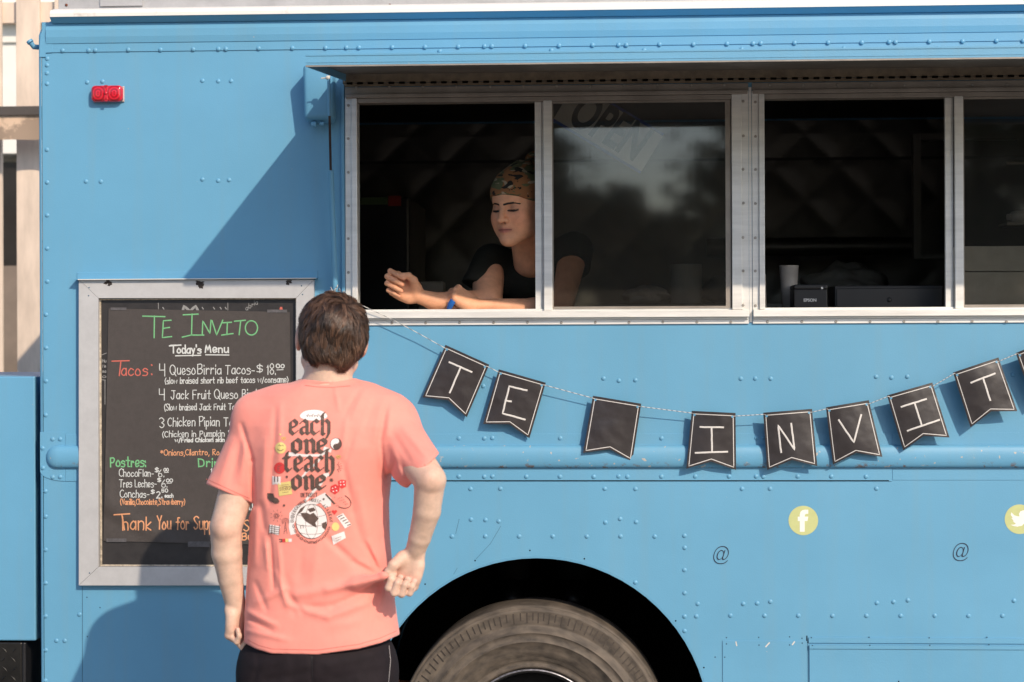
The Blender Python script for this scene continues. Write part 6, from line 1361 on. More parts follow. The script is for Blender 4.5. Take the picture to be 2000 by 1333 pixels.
# eye, pen, stars and other small black marks
fill(b, qp((98, 815), (150, 820), (160, 850), (190, 865), (205, 890), (170, 900), (120, 885), (100, 860)), 4, 0.0008); ribbon(b, dense(qp((130, 885), (165, 905), (195, 900))), 1.4, 0.0001, pos_b)
ribbon(b, dense(qp((608, 828), (640, 862), (680, 905))), 3.0, 0.0001, pos_b)
ribbon(b, [Q(745+80*math.cos(a), 885+58*math.sin(a)+20*math.cos(a)) for a in np.linspace(-1.2, 1.9, 22)], 1.3, 0.0001, pos_b)
for (x, y, r_) in ((655, 702, 3.4), (268, 674, 2.0), (244, 922, 1.8), (587, 868, 1.6)):
    for k in range(4): a = k*math.pi/4+.3; c = Q(x, y); ribbon(b, [(c[0]-r_*math.cos(a), c[1]-r_*math.sin(a)), (c[0]+r_*math.cos(a), c[1]+r_*math.sin(a))], 1.1, 0.0001, pos_b)
sy = (175, 420)
for i, x in enumerate((440, 460, 482, 505, 528, 552)): ribbon(b, dense(qp((x, 138), (x+6, 155), (x+14, 140 if i % 2 else 128))), 1.0, 0.0001, pos_b)
ribbon(b, [Q(213+26*math.cos(a), 425+22*math.sin(a)) for a in np.linspace(0.4, 2.8, 10)], 0.9, 0.0001, pos_b); ribbon(b, dense(qp((195, 402), (205, 398), (216, 406))), 0.9, 0.0001, pos_b); ribbon(b, dense(qp((222, 404), (232, 398), (240, 408))), 0.9, 0.0001, pos_b)
b.build('black_print', M['p_black'], shirt, kind='stuff')
# yin yang
b = MB(); yc_ = Q(695, 388); fill(b, disc(*yc_, 11, 11.5), 4, 0.0003); yy_ = b.build('yin_yang', M['p_white'], shirt)
b = MB(); Yb = [(yc_[0]+11*math.cos(a), yc_[1]+11.5*math.sin(a)) for a in np.linspace(-1.3, 1.9, 16)]+[(yc_[0]-1+5*math.cos(a), yc_[1]+5.5+5.5*math.sin(a)) for a in np.linspace(1.6, 4.7, 7)]+[(yc_[0]+1-(-5)*math.cos(a), yc_[1]-5.5+5.2*math.sin(a)) for a in np.linspace(1.5, -1.4, 7)]
fill(b, Yb, 3, 0.0006); fill(b, disc(yc_[0]-2, yc_[1]+5, 2, n_=8), 3, 0.0009); ribbon(b, [(yc_[0]+11*math.cos(a), yc_[1]+11.5*math.sin(a)) for a in np.linspace(0, 6.3, 30)], 0.9, 0.0001, pos_b); b.build('yin_yang_dark', M['p_black'], shirt, kind='stuff')
b = MB(); fill(b, disc(*Q(214, 424), 10.8, 11), 4, 0.0003); fill(b, qp((190, 730), (300, 712), (315, 825), (200, 842)), 4, 0.0003); fill(b, disc(*Q(690, 1108), 7.4, 8.4), 4, 0.0003); fill(b, qp((255, 1213), (280, 1212), (281, 1240), (256, 1241)), 4, 0.0003); fill(b, qp((198, 300), (222, 300), (210, 318)), 4, 0.0003)
b.build('yellow_print', M['p_yellow'], shirt, kind='stuff')
b = MB(); fill(b, disc(*Q(205, 598), 11, 11), 4, 0.0003); fill(b, qp((650, 755), (690, 738), (725, 758), (722, 800), (685, 828), (645, 800)), 4, 0.0003); fill(b, qp((712, 712), (745, 698), (782, 706), (780, 760), (745, 778), (718, 755)), 4, 0.0003)
fill(b, qp((655, 975), (668, 962), (680, 970), (695, 960), (706, 975), (682, 1005)), 4, 0.0003); fill(b, qp((228, 1214), (254, 1213), (255, 1241), (229, 1242)), 4, 0.0003); b.build('red_print', M['p_red'], shirt, kind='stuff')
b = MB(); fill(b, qp((140, 668), (216, 674), (212, 748), (142, 742)), 4, 0.0003); fill(b, qp((700, 1020), (755, 990), (828, 1090), (772, 1124)), 4, 0.0003); fill(b, qp((655, 1190), (765, 1148), (780, 1205), (672, 1266)), 4, 0.0003); fill(b, qp((118, 1088), (212, 1105), (196, 1182), (110, 1160)), 4, 0.0003); fill(b, qp((282, 1212), (310, 1211), (311, 1240), (283, 1240)), 4, 0.0003)
for (x, y) in ((665, 775), (690, 765), (672, 800), (700, 795), (735, 720), (760, 718), (735, 745), (765, 742)): fill(b, disc(*Q(x, y), 1.3, n_=8), 3, 0.0007)
b.build('white_print', M['p_white'], shirt, kind='stuff')
b = MB(); pos_c = lambda x, y, l_=0: onshirt(x, y, 0.0007+l_*0.4)
for k in range(5): ribbon(b, dense(qp((715+k*20, 1036+k*18-12), (748+k*18, 1006+k*20))), 1.7, 0.0001, pos_c)
for x in (162, 188): ribbon(b, dense(qp((x, 674), (x, 716))), 2.0, 0.0001, pos_c)
for y in (1105, 1122, 1140, 1158): ribbon(b, dense(qp((126, y), (200, y+12))), 1.0, 0.0001, pos_c)
for x in (118, 140, 165, 206): ribbon(b, dense(qp((x, 1092), (x-6, 1172))), 1.0, 0.0001, pos_c)
ribbon(b, dense(qp((206, 1218), (224, 1218), (224, 1238), (208, 1238))), 2.2, 0.0001, pos_c); b.build('dark_bars', M['p_black'], shirt, kind='stuff')
b = MB()
for i, ch in enumerate('STEREO'):
    ox, oy = Q(205+i*16.5, 795-i*2)
    for st in UG[ch]: ribbon(b, [(ox+p[0]*0.65, oy-p[1]*0.85) for p in st], 0.8, 0.0001, pos_c)
for y, x0_, x1_ in ((748, 218, 285), (762, 232, 262), (812, 230, 280)): ribbon(b, dense(qp((x0_, y), (x1_, y-6))), 0.7, 0.0001, pos_c)
ox, oy = Q(190, 625)
for st in UG['E']: ribbon(b, [(ox+p[0]*1.1, oy-p[1]*1.1) for p in st], 1.3, 0.0001, pos_c)
ribbon(b, dense(qp((186, 572), (226, 572))), 0.8, 0.0001, pos_c)
for x0_, y, x1_ in ((690, 1210, 740), (700, 1228, 736)): ribbon(b, dense(qp((x0_, y), (x1_, y-16))), 0.9, 0.0001, pos_c)
c = Q(178, 1012)
for a in (0, 1.05, 2.1): ribbon(b, [(c[0]+6*math.cos(q)*math.cos(a)-2.2*math.sin(q)*math.sin(a), c[1]+6*math.cos(q)*math.sin(a)+2.2*math.sin(q)*math.cos(a)) for q in np.linspace(0, 6.3, 14)], 0.6, 0.0001, pos_c)
for k in range(9): a = 2*math.pi*k/9; ribbon(b, [(c[0]+9*math.cos(a), c[1]+9*math.sin(a)), (c[0]+12*math.cos(a), c[1]+12*math.sin(a))], 0.6, 0.0001, pos_c)
c = Q(257, 1062)
for r_ in (2.5, 5, 7): ribbon(b, [(c[0]+r_*math.cos(q), c[1]+r_*math.sin(q)) for q in np.linspace(2.4, 7.0, 12)], 0.6, 0.0001, pos_c)
ribbon(b, dense([(c[0], c[1]), (c[0]-3, c[1]+24)]), 0.7, 0.0001, pos_c); ribbon(b, dense([(c[0], c[1]), (c[0]+3, c[1]+24)]), 0.7, 0.0001, pos_c); ribbon(b, dense([(c[0]-2, c[1]+10), (c[0]+2, c[1]+16), (c[0]-3, c[1]+20)]), 0.6, 0.0001, pos_c)
c = Q(705, 590)
for k in range(6): a = -1.2+2.4*k/5; ribbon(b, [(c[0]+5*math.cos(a), c[1]+6*math.sin(a)), (c[0]+10*math.cos(a), c[1]+11*math.sin(a))], 0.7, 0.0001, pos_c)
ribbon(b, [(c[0]+4*math.cos(q), c[1]+5*math.sin(q)) for q in np.linspace(-1.6, 1.6, 9)], 0.8, 0.0001, pos_c)
for k in range(14): x, y = 680+((k*47) % 110), 850+((k*31) % 80); ribbon(b, [Q(x, y), Q(x+5, y+3)], 0.8, 0.0001, pos_c)
b.build('thin_print', M['p_line'], shirt, kind='stuff')
b = MB()
for cx_, cy_ in ((240, 342), (715, 502)):
    for dx in (-9, 9): ribbon(b, [Q(cx_+dx+9*math.cos(q), cy_-4+8*math.sin(q)) for q in np.linspace(2.2, 7.4, 10)], 1.0, 0.0001, pos_c)
    ribbon(b, dense(qp((cx_-17, cy_+2), (cx_, cy_+18), (cx_+17, cy_+2))), 1.0, 0.0001, pos_c)
b.build('green_print', M['p_green'], shirt, kind='stuff')

# ------------------------------------------------------------------ shorts, shoes
pf = Field(); pf.ell(Mp(621, 1285, 0.012), (0.186, 0.128, 0.13), 0.03)
for (h_, i) in HIPS:
    kn = at(h_, 0.50)+np.array((-0.03 if i == 0 else 0.03, 0.0, 0)); pf.cone(h_+np.array((-0.018 if i == 0 else 0.018, -0.01, -0.01)), kn, 0.106, 0.098, 0.04)
def pfold(p):
    px, py = proj(p); d = np.zeros(len(p)); back = np.clip((YM+0.05-p[:, 1])/0.04, 0, 1)
    for (x1, y1, x2, y2, a, w_) in ((608, 1278, 612, 1420, -3.5, 4), (500, 1300, 560, 1290, 3, 9), (520, 1330, 600, 1312, -3, 8), (640, 1300, 740, 1275, 3.2, 9), (650, 1325, 750, 1308, -3, 8), (690, 1345, 755, 1330, 3, 8), (480, 1345, 560, 1335, 2.5, 8), (757, 1255, 764, 1345, -2.5, 4), (505, 1285, 495, 1340, -2, 5), (560, 1310, 545, 1400, 2.5, 12), (700, 1320, 720, 1420, 2.5, 12)):
        dd, u = segd(px, py, (x1, y1), (x2, y2)); d -= a*0.001*np.exp(-(dd/w_)**2)*back
    return d+0.0009*np.sin(p@np.array((31, 22, 12.0)))+0.0008*np.sin(p@np.array((-17, 12, 33.0)))
pf.custom(pfold, (0, 0, 0), 1e9, 0.01, 'd'); pf.custom(lambda p: 0.51-p[:, 2], (0, 0, 0), 1e9, 0.003, 'i'); pf.custom(lambda p: p[:, 2]-Mp(620, 1215)[2], (0, 0, 0), 1e9, 0.003, 'i')
me, _ = nets(pf, (hO[0]-0.40, YM-0.24, 0.48), (hO[0]+0.30, YM+0.24, 0.97), 0.005, 'shorts')
shorts = part('shorts', me, mat('dark_navy_twill', (0.014, 0.010, 0.0125), 0.8, var=0.15, scale=30, bump=0.3, bscale=600, spec=0.2), man)
sb = BVHTree.FromPolygons([v.co.copy() for v in me.vertices], [tuple(q.vertices) for q in me.polygons])
def onshorts(px, py, lift=0.0):
    d = (Vector(_F*FPX+_R*(px-1000.0)-_U*(py-666.5))).normalized(); h_ = sb.ray_cast(Vector(CAM), d)
    return (h_[0] if h_[0] is not None else V(px, py, YM-0.1))-d*(0.0008+lift)
b = MB(); ribbon(b, dense([(609, 1282), (611, 1340), (612, 1420)]), 1.2, 0.0002, onshorts); b.build('seat_seam', M['black'], shorts)
b = MB(); ribbon(b, dense([(760, 1262), (763, 1290), (759, 1335)]), 1.0, 0.0002, onshorts); b.build('pocket_piping', mat('grey_piping', (0.30, 0.28, 0.28), 0.8), shorts)
for (h_, i) in HIPS:
    kn = at(h_, 0.47)+np.array((-0.02 if i == 0 else 0.02, 0.0, 0)); an = at(kn, 0.0)+np.array((0, -0.03, 0))
    ff = Field(); ff.cone(an+np.array((0, -0.03, 0.055)), an+np.array((0, 0.17, 0.035)), 0.040, 0.036, 0.02); ff.cone(an+np.array((0, -0.01, 0.06)), an+np.array((0, 0, 0.11)), 0.042, 0.044, 0.02); ff.custom(lambda p: 0.0-p[:, 2]+0.001, (0, 0, 0), 1e9, 0.004, 'i'); ff.custom(lambda p: p[:, 2]-0.125, (0, 0, 0), 1e9, 0.004, 'i')
    me, _ = nets(ff, an+np.array((-0.08, -0.12, -0.006)), an+np.array((0.08, 0.26, 0.15)), 0.005, 'shoe'); part('shoe', me, mat('white_trainer', (0.6, 0.6, 0.58), 0.6) if i == 0 else bpy.data.materials['white_trainer'], man)

# ------------------------------------------------------------------ hair
hf = Field(); E_ = lambda c, r, k=0.012, op='u': hf.ell(hg(*c), np.array(r), k, op, rot=hF)
E_((0, -0.022, 0.031), (0.0835, 0.098, 0.0825)); E_((0, -0.062, -0.035), (0.060, 0.045, 0.048), 0.03); E_((0.052, -0.045, -0.004), (0.022, 0.040, 0.04), 0.02); E_((-0.052, -0.045, -0.004), (0.021, 0.040, 0.04), 0.02)
def hairline(p):
    l_ = (p-hO)@hF; d1 = 0.72*l_[:, 1]-0.69*l_[:, 2]-0.016                          # face side
    d2 = -(l_[:, 2]+np.interp(l_[:, 0], [-.07, -.052, -.040, -.025, 0, .015, .030, .045, .06], [.045, .062, .067, .058, .060, .064, .074, .064, .05])+0.25*np.maximum(0, l_[:, 1]+0.02))        # nape edge
    d3 = np.minimum(0.07-np.abs(l_[:, 0]), 0)*0
    ear = 0.040-np.sqrt((l_[:, 1]+0.006)**2+(l_[:, 2]+0.002)**2*0.8); ear = np.where(np.abs(l_[:, 0]) > 0.05, ear, -1)
    return np.maximum(np.maximum(d1, d2), ear)
hf.custom(hairline, hO, 1e9, 0.004, 'i')
rs_ = np.random.RandomState(2); HW = [(rs_.uniform(-1, 1, 3)*55, rs_.uniform(0, 6)) for _ in range(8)]
hf.custom(lambda p: 0.0011*sum(np.sin(p@k_+ph) for k_, ph in HW), hO, 1e9, 0.01, 'd')
hme, hP = nets(hf, hO-0.15, hO+0.15, 0.0032, 'hair')
hm, n, l, p = nt('brown_hair'); at_ = n.new('ShaderNodeAttribute'); at_.attribute_name = 'col'; l.new(at_.outputs['Color'], p.inputs['Base Color']); p.inputs['Roughness'].default_value = 0.45; p.inputs['Specular IOR Level'].default_value = 0.5; p.inputs['Anisotropic'].default_value = 0.3
c = np.ones((len(hP), 4), np.float32); c[:, :3] = (0.024, 0.012, 0.0075); a_ = hme.color_attributes.new('col', 'FLOAT_COLOR', 'POINT'); a_.data.foreach_set('color', c.ravel())
hair = part('hair', hme, hm, man)
hb = BVHTree.FromPolygons([v.co.copy() for v in hme.vertices], [tuple(q.vertices) for q in hme.polygons])
whorl = hg(0.018, -0.072, 0.082); up_ = hF[:, 2]
def n3(p, s_, o_): return np.array([math.sin(p[0]*s_+o_)+math.sin(p[1]*s_*1.3+o_*2+p[2]*s_*.7), math.sin(p[1]*s_+o_*3)+math.sin(p[2]*s_*1.2+p[0]*s_*.6), math.sin(p[2]*s_+o_*5)+math.sin(p[0]*s_*1.1+o_)])*0.5
vs = []; fs = []; cols = []
nv = np.array([v.normal[:] for v in hme.vertices]); SEG = 5
def flow(p0_, L_, wild):
    """path of one strand over the scalp"""
    q = Vector(p0_); pts = []; ns = []; dw = np.linalg.norm(p0_-whorl); sw_ = 0.6 if dw < 0.05 else 0.2; wv_ = n3(p0_, 45, 1.3)*0.55+n3(p0_, 130, 2.0)*wild
    for j in range(SEG+1):
        loc_, nn, ii, _ = hb.find_nearest(q)
        if loc_ is None: return None
        pts.append(np.array(loc_)); ns.append(np.array(nn)); nn = np.array(nn)
        rad = np.array(loc_)-whorl; rad -= nn*np.dot(rad, nn); rad /= np.linalg.norm(rad)+1e-6; tn = np.cross(nn, rad)
        d = rad+tn*sw_-up_*0.35+wv_; d -= nn*np.dot(d, nn); d /= np.linalg.norm(d)+1e-6; q = Vector(np.array(loc_)+d*L_/SEG)
    return np.array(pts), np.array(ns)
def okroot(k):
    l0 = (hP[k]-hO)@hF
    return not (l0[1] > 0.075 and l0[2] < 0.04) and np.dot(nv[k], np.array(hg(0, -0.02, 0.03))-hP[k]) <= 0
perm = rs_.permutation(len(hP)); CL = []
for k in perm[:900]:
    if not okroot(k) or np.linalg.norm(hP[k]-whorl) < 0.010: continue
    r_ = flow(hP[k], rs_.uniform(0.026, 0.044), 0.35)
    if r_ is None: continue
    CL.append((r_[0], r_[1], rs_.uniform(0.0012, 0.0052), rs_.uniform(0.35, 2.1)**1.0, rs_.uniform(0.6, 0.9)))
CR = np.array([c[0][0] for c in CL])
for k in perm[900:15500]:
    if not okroot(k): continue
    p0_ = hP[k]; dw = np.linalg.norm(p0_-whorl)
    if dw < 0.012 and rs_.rand() < 0.8: continue
    d2_ = ((CR-p0_)**2).sum(1); ci = int(d2_.argmin()); cp, cn, cl_, csh, att = CL[ci]
    off = p0_-cp[0]; pts = []; single = rs_.rand() < 0.09; w_ = rs_.uniform(0.0009, 0.0019)
    for j in range(SEG+1):
        t_ = j/SEG; pts.append(cp[j]+off*(1-att*t_**1.3 if not single else 1+0.8*t_)+cn[j]*(0.0005+cl_*math.sin(min(1, t_*1.15)*math.pi*0.72)*(0.7+0.6*((k*7) % 10)/10)))
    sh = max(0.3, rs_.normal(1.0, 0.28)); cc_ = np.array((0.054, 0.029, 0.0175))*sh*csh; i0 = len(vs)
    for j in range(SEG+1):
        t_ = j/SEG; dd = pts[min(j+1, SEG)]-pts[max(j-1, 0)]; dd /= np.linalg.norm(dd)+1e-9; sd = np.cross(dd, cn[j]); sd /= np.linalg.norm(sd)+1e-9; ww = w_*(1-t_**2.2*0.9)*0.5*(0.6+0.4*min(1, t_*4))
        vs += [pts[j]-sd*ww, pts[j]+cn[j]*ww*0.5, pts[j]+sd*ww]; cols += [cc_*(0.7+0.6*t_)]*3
    for j in range(SEG): a = i0+3*j; fs += [(a, a+1, a+4, a+3), (a+1, a+2, a+5, a+4)]
sm2 = bpy.data.meshes.new('hair_strand'); sm2.from_pydata([tuple(v) for v in vs], [], fs); sm2.update(); sm2.polygons.foreach_set('use_smooth', [True]*len(fs))
cc4 = np.ones((len(vs), 4), np.float32); cc4[:, :3] = np.array(cols); a_ = sm2.color_attributes.new('col', 'FLOAT_COLOR', 'POINT'); a_.data.foreach_set('color', cc4.ravel())
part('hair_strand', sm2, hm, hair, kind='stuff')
# ================================================================== the woman in the window
wO = V(1012, 401, 0.11); wO = np.array(wO); wF = frame_of((-0.50, -0.87, 0), pitch=-0.19, roll=0.0)
woman = thing('person', (wx(1050, 700, .6), 0.6, FZ), 'woman in camouflage head scarf and dark shirt leaning on the sill inside the open window', 'person')
wf = Field(); wg = head(wf, wO, wF, 0.965, True)
wf.cone(wg(0, -0.030, -0.045), V(1036, 512, 0.24), 0.050, 0.052, 0.02)
wf.cone(V(1034, 524, .33), V(966, 516, .29), 0.043, 0.040, 0.03); wf.cone(V(1034, 515, .32), V(1118, 488, .32), 0.045, 0.042, 0.03)
wf.ell(V(1036, 575, .35), (0.10, 0.08, 0.10), 0.04)
whp = np.array((wx(1060, 700, .72), 0.74, 1.44)); wf.cone(V(1035, 570, .36), whp, 0.10, 0.12, 0.03)
for q in (-1, 1):
    kn = whp+np.array((q*0.10, -0.02, -0.36)); ft = kn+np.array((0, 0.04, -0.30)); ft[2] = FZ+0.06; wf.cone(whp+np.array((q*.07, 0, 0)), kn, 0.075, 0.05, 0.02); wf.cone(kn, ft, 0.048, 0.035, 0.01)
eRw, wRw = V(952, 589, .12), V(815, 578, .03)
wf.cone(V(955, 512, .28), eRw, 0.050, 0.045, 0.015); wf.cone(eRw, V(890, 591, .075), 0.0365, 0.0315, 0.008); wf.cone(V(890, 591, .075), V(845, 588, .05), 0.0315, 0.026, 0.006); wf.cone(V(845, 588, .05), wRw, 0.026, 0.021, 0.006)
eLw, wLw = V(1100, 588, .12), V(927, 598, .045)
wf.cone(V(1120, 492, .32), eLw, 0.046, 0.034, 0.015); wf.cone(eLw, V(1040, 602, .09), 0.033, 0.029, 0.008); wf.cone(V(1040, 602, .09), wLw, 0.029, 0.021, 0.008)
wtR = hand(wf, wRw, (-1, -0.05, 0.55), (0, -1, 0), (0, 0, 1), 0.92, ((58, 100, 18), (66, 98, 18), (70, 94, 20), (72, 90, 22)), thumb=((0.018, 0.022, 0.012), (0.032, 0.038, 0.034), (0.052, 0.044, 0.046), (0.070, 0.036, 0.050)), rk=0.95, fl=1.12, k=0.0022)
wtL = hand(wf, wLw, (-0.80, -0.15, 0.55), (-0.45, 0.75, -0.60), (0.3, 0.5, 0.8), 0.80, ((70, 88, 40),)*4, k=0.0022)
def w_col(P):
    c = skin_col(P, [(wg(-0.045, .07, -.03), .028, (0.60, 0.25, 0.19), .35), (wg(0.045, .07, -.03), .028, (0.60, 0.25, 0.19), .35), (wg(0, .1, -.03), .012, (0.58, 0.25, 0.19), .3)]+[(t_[0]+t_[1]*0.003, 0.009, (0.60, 0.27, 0.22), 0.45) for t_ in wtR+wtL])*np.array((1.06, 0.75, 0.56))
    l_ = (P-wO)@wF; ax = np.abs(l_[:, 0]); y, z = l_[:, 1], l_[:, 2]
    lips = np.exp(-((l_[:, 0]/0.024)**4+((z+0.063)/(0.0085-0.12*ax))**4))*(y > 0.075); c = c*(1-0.75*lips[:, None])+np.array((0.44, 0.125, 0.12))*0.75*lips[:, None]
    ml_ = np.exp(-((z+0.0632)/0.0013)**2)*(ax < 0.022)*(y > 0.08); c *= (1-0.6*ml_)[:, None]
    la = np.exp(-((z+0.0075-0.10*np.abs(ax-0.030))/0.0032)**2)*(ax > 0.015)*(ax < 0.046)*(y > 0.05); c = c*(1-0.92*la[:, None])+np.array((0.015, 0.01, 0.008))*0.92*la[:, None]
    so = np.exp(-((ax-0.030)/0.016)**2-((z-0.004)/0.010)**2)*(y > 0.05)*0.55; c = c*(1-so[:, None])+np.array((0.30, 0.15, 0.10))*so[:, None]  # eye-socket shading put into the skin colour
    nt_ = np.exp(-((ax-0.0065)/0.0032)**2-((z+0.0415)/0.0028)**2)*(y > 0.09)*0.8; c *= (1-nt_)[:, None]
    hb_ = (z > 0.03) & (y < 0.05); c[hb_] = (0.02, 0.012, 0.008)
    return c
lo_ = np.array((wx(735, 600), -0.12, FZ)); hi_ = np.array((wx(1200, 600), 0.98, wO[2]+0.16))
me, _ = nets(wf, lo_, hi_, 0.0022, 'body', w_col); part('body', me, M['skin'], woman)
fb = BVHTree.FromPolygons([v.co.copy() for v in me.vertices], [tuple(q.vertices) for q in me.polygons])
def onface(x, z, lift=0.0):                              # head-local millimetres across and up, laid on the skin
    o_ = Vector(wg(x/1000, 0.2, z/1000)); d_ = Vector(-wF[:, 1]); h_ = fb.ray_cast(o_, d_); return h_[0]-d_*(0.0004+lift)
def facial(name, lines, m):
    b = MB()
    for pts, w_ in lines: ribbon(b, pts, w_, 0.0004, onface)
    return b.build(name, m, woman)
M['lash'] = mat('dark_brow_hair', (0.012, 0.008, 0.006), 0.7)
for q in (-1, 1):
    facial('eyebrow', [([(q*10, 13.5), (q*20, 15.5), (q*34, 16.0)], 6.0), ([(q*33, 16.2), (q*41, 14.5), (q*49, 11.0)], 4.0)], M['lash'])
    facial('eyelash', [([(q*15, -6.5), (q*22, -8.5), (q*31, -9.5), (q*38, -9.0), (q*44, -7.0)], 3.6), ([(q*24, -6.0), (q*36, -6.0)], 3.5)], M['lash'])
facial('lip_line', [([(-24, -64.8), (-13, -63.2), (0, -62.4), (13, -63.2), (24, -64.8)], 1.8)], mat('lip_crease', (0.16, 0.04, 0.035), 0.6))
eyes(woman, wg, wF, 0.97, (0, 0.8, -0.6))
# dark shirt
tf = Field(); tf.cone(V(1034, 530, .34), V(962, 517, .29), 0.060, 0.056, 0.04); tf.cone(V(1034, 528, .34), V(1120, 492, .33), 0.060, 0.056, 0.04)
tf.cone(V(1034, 580, .35), whp+np.array((0, 0, .03)), 0.118, 0.135, 0.04); tf.cone(V(1000, 560, .26), V(1060, 560, .28), 0.055, 0.055, 0.03)
tf.cone(V(958, 514, .285), V(938, 556, .195), 0.058, 0.056, 0.02); tf.cone(V(1122, 488, .33), V(1120, 522, .26), 0.058, 0.057, 0.02)
dR_ = nrm(np.array(V(938, 552, .205))-np.array(V(960, 514, .285)))
tf.plane(np.array(V(937, 551, .20)), (-0.25, -0.55, -1.0), 0.003) if False else None
tf.custom(lambda p: np.maximum(-((p-np.array(V(934, 560, .20)))@np.array((-0.28, -0.22, -0.93))), np.sqrt(((p-np.array(V(935, 590, .14)))**2).sum(1))-0.13), V(935, 590, .14), 0.25, 0.003, 's')
tf.custom(lambda p: np.maximum(-((p-np.array(V(1120, 507, .27)))@np.array((0.0, -0.35, -0.93))), np.sqrt(((p-np.array(V(1115, 560, .2)))**2).sum(1))-0.10), V(1115, 560, .2), 0.2, 0.003, 's')
tf.cone(V(1030, 478, .24), V(1020, 535, .215), 0.050, 0.006, 0.006, 's')
SW2 = [(rn.uniform(-1, 1, 3)*38, rn.uniform(0, 6)) for _ in range(10)]
tf.custom(lambda p: 0.0010*sum(np.sin(p@k_+ph) for k_, ph in SW2), wO, 1e9, 0.01, 'd'); tf.custom(lambda p: 1.40-p[:, 2], wO, 1e9, 0.003, 'i')
me, _ = nets(tf, lo_, hi_, 0.0045, 'shirt'); part('shirt', me, mat('dark_olive_cotton', (0.018, 0.017, 0.012), 0.85, var=0.15, scale=30, bump=0.3, bscale=500, spec=0.2), woman)
qf = Field(); qf.ell(whp+np.array((0, 0.02, -0.03)), (0.165, 0.125, 0.12), 0.03)
for q in (-1, 1):
    kn = whp+np.array((q*0.10, -0.02, -0.36)); ft = kn+np.array((0, 0.04, -0.30)); ft[2] = FZ+0.10; qf.cone(whp+np.array((q*.08, 0, -.03)), kn, 0.095, 0.070, 0.03); qf.cone(kn, ft, 0.068, 0.055, 0.02)
qf.custom(lambda p: (FZ+0.075)-p[:, 2], wO, 1e9, 0.003, 'i'); me, _ = nets(qf, whp-np.array((.35, .3, 1.0)), whp+np.array((.35, .3, .2)), 0.008, 'trousers'); part('trousers', me, mat('black_trousers', (0.012, 0.012, 0.014), 0.8), woman)
for q in (-1, 1):
    an = whp+np.array((q*0.10, 0.02, 0)); an[2] = FZ+0.002; ff = Field(); ff.cone(an+np.array((0, 0.03, 0.045)), an+np.array((0, -0.16, 0.03)), 0.042, 0.034, 0.02); ff.cone(an+np.array((0, 0.01, 0.05)), an+np.array((0, 0, 0.10)), 0.042, 0.044, 0.02)
    ff.custom(lambda p: FZ+0.001-p[:, 2], an, 1e9, 0.004, 'i'); me, _ = nets(ff, an-np.array((.08, .24, .006)), an+np.array((.08, .12, .15)), 0.006, 'shoe'); part('shoe', me, M['black'], woman)
# head scarf
cf = Field(); cf.ell(wg(0, -0.015, 0.032), np.array((0.081, 0.101, 0.090)), 0.01, rot=wF); cf.ell(wg(0, 0.055, 0.045), np.array((0.050, 0.040, 0.040)), 0.02, rot=wF)
cf.cone(wg(0, -0.06, 0.085), np.array(V(1046, 322, .32)), 0.048, 0.026, 0.03); cf.ell(V(1050, 312, .33), (0.040, 0.035, 0.028), 0.02)
def scarf_edge(p): l_ = (p-wO)@wF; return -(l_[:, 2]-0.44*l_[:, 1]-0.0035)
cf.custom(scarf_edge, wO, 1e9, 0.003, 'i')
def scarf_folds(p):
    l_ = (p-wO)@wF; d = 0.0009*np.sin(l_[:, 1]*95+l_[:, 2]*60)+0.0007*np.sin(l_[:, 0]*110-l_[:, 2]*70); px, py = proj(p)
    for (x1, y1, x2, y2, a, w_) in ((1000, 330, 1045, 300, -4, 4), (985, 345, 1045, 322, -3, 5), (965, 372, 1010, 345, -1.5, 6), (1010, 325, 1045, 312, 3, 5)):
        dd, u = segd(px, py, (x1, y1), (x2, y2)); d -= a*0.0008*np.exp(-(dd/w_)**2)
    return d
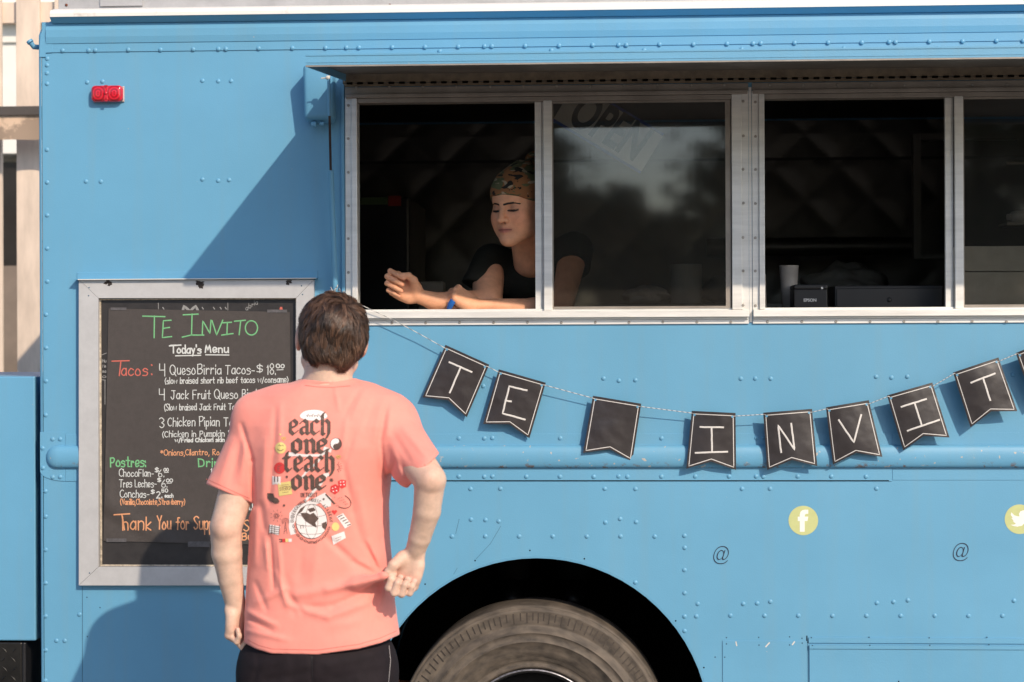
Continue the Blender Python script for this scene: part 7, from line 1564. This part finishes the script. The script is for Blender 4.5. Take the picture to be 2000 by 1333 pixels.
cf.custom(scarf_folds, wO, 1e9, 0.01, 'd'); me, _ = nets(cf, wO-0.17, wO+np.array((.19, .26, .19)), 0.003, 'head_scarf')
cm, n, l, p = nt('camouflage_cloth'); p.inputs['Roughness'].default_value = 0.9
geo = n.new('ShaderNodeNewGeometry'); prev = None
mpc = n.new('ShaderNodeMapping'); mpc.inputs['Scale'].default_value = (0.75, 0.75, 1.35); mpc.inputs['Rotation'].default_value = (0.3, 0.4, 0.1); l.new(geo.outputs['Position'], mpc.inputs[0])
base_c = (0.225, 0.095, 0.035)
for k, (c, th_, sc_, off) in enumerate((((0.085, 0.09, 0.04), 0.525, 26, 3.0), ((0.30, 0.235, 0.155), 0.575, 30, 11.0), ((0.010, 0.009, 0.007), 0.60, 34, 27.0))):
    ad = n.new('ShaderNodeVectorMath'); ad.operation = 'ADD'; ad.inputs[1].default_value = (off, off*.7, off*1.3); l.new(mpc.outputs[0], ad.inputs[0])
    no = n.new('ShaderNodeTexNoise'); no.inputs['Scale'].default_value = sc_; no.inputs['Detail'].default_value = 2; no.inputs['Distortion'].default_value = 0.8; l.new(ad.outputs[0], no.inputs['Vector'])
    mr = n.new('ShaderNodeMapRange'); mr.inputs[1].default_value = th_; mr.inputs[2].default_value = th_+0.012; l.new(no.outputs['Fac'], mr.inputs[0])
    mx = n.new('ShaderNodeMix'); mx.data_type = 'RGBA'; l.new(mr.outputs[0], mx.inputs[0]); mx.inputs[7].default_value = (*c, 1)
    if prev is None: mx.inputs[6].default_value = (*base_c, 1)
    else: l.new(prev, mx.inputs[6])
    prev = mx.outputs[2]
l.new(prev, p.inputs['Base Color']); part('head_scarf', me, cm, woman)
# little blue cap in her fist
q = V(879, 595, 0.02); b = MB(); b.tube([q+Vector((-0.004, 0.012, -0.012)), q+Vector((0.002, 0.0, 0.000)), q+Vector((0.010, -0.004, 0.012))], 0.0085, 14, rs=[0.0075, 0.0095, 0.0085]); o = b.build('pen_cap', mat('bright_blue_plastic', (0.01, 0.12, 0.45), 0.4), None); tag(o, 'small bright blue cap held in the fist of the woman at the sill', 'cap')
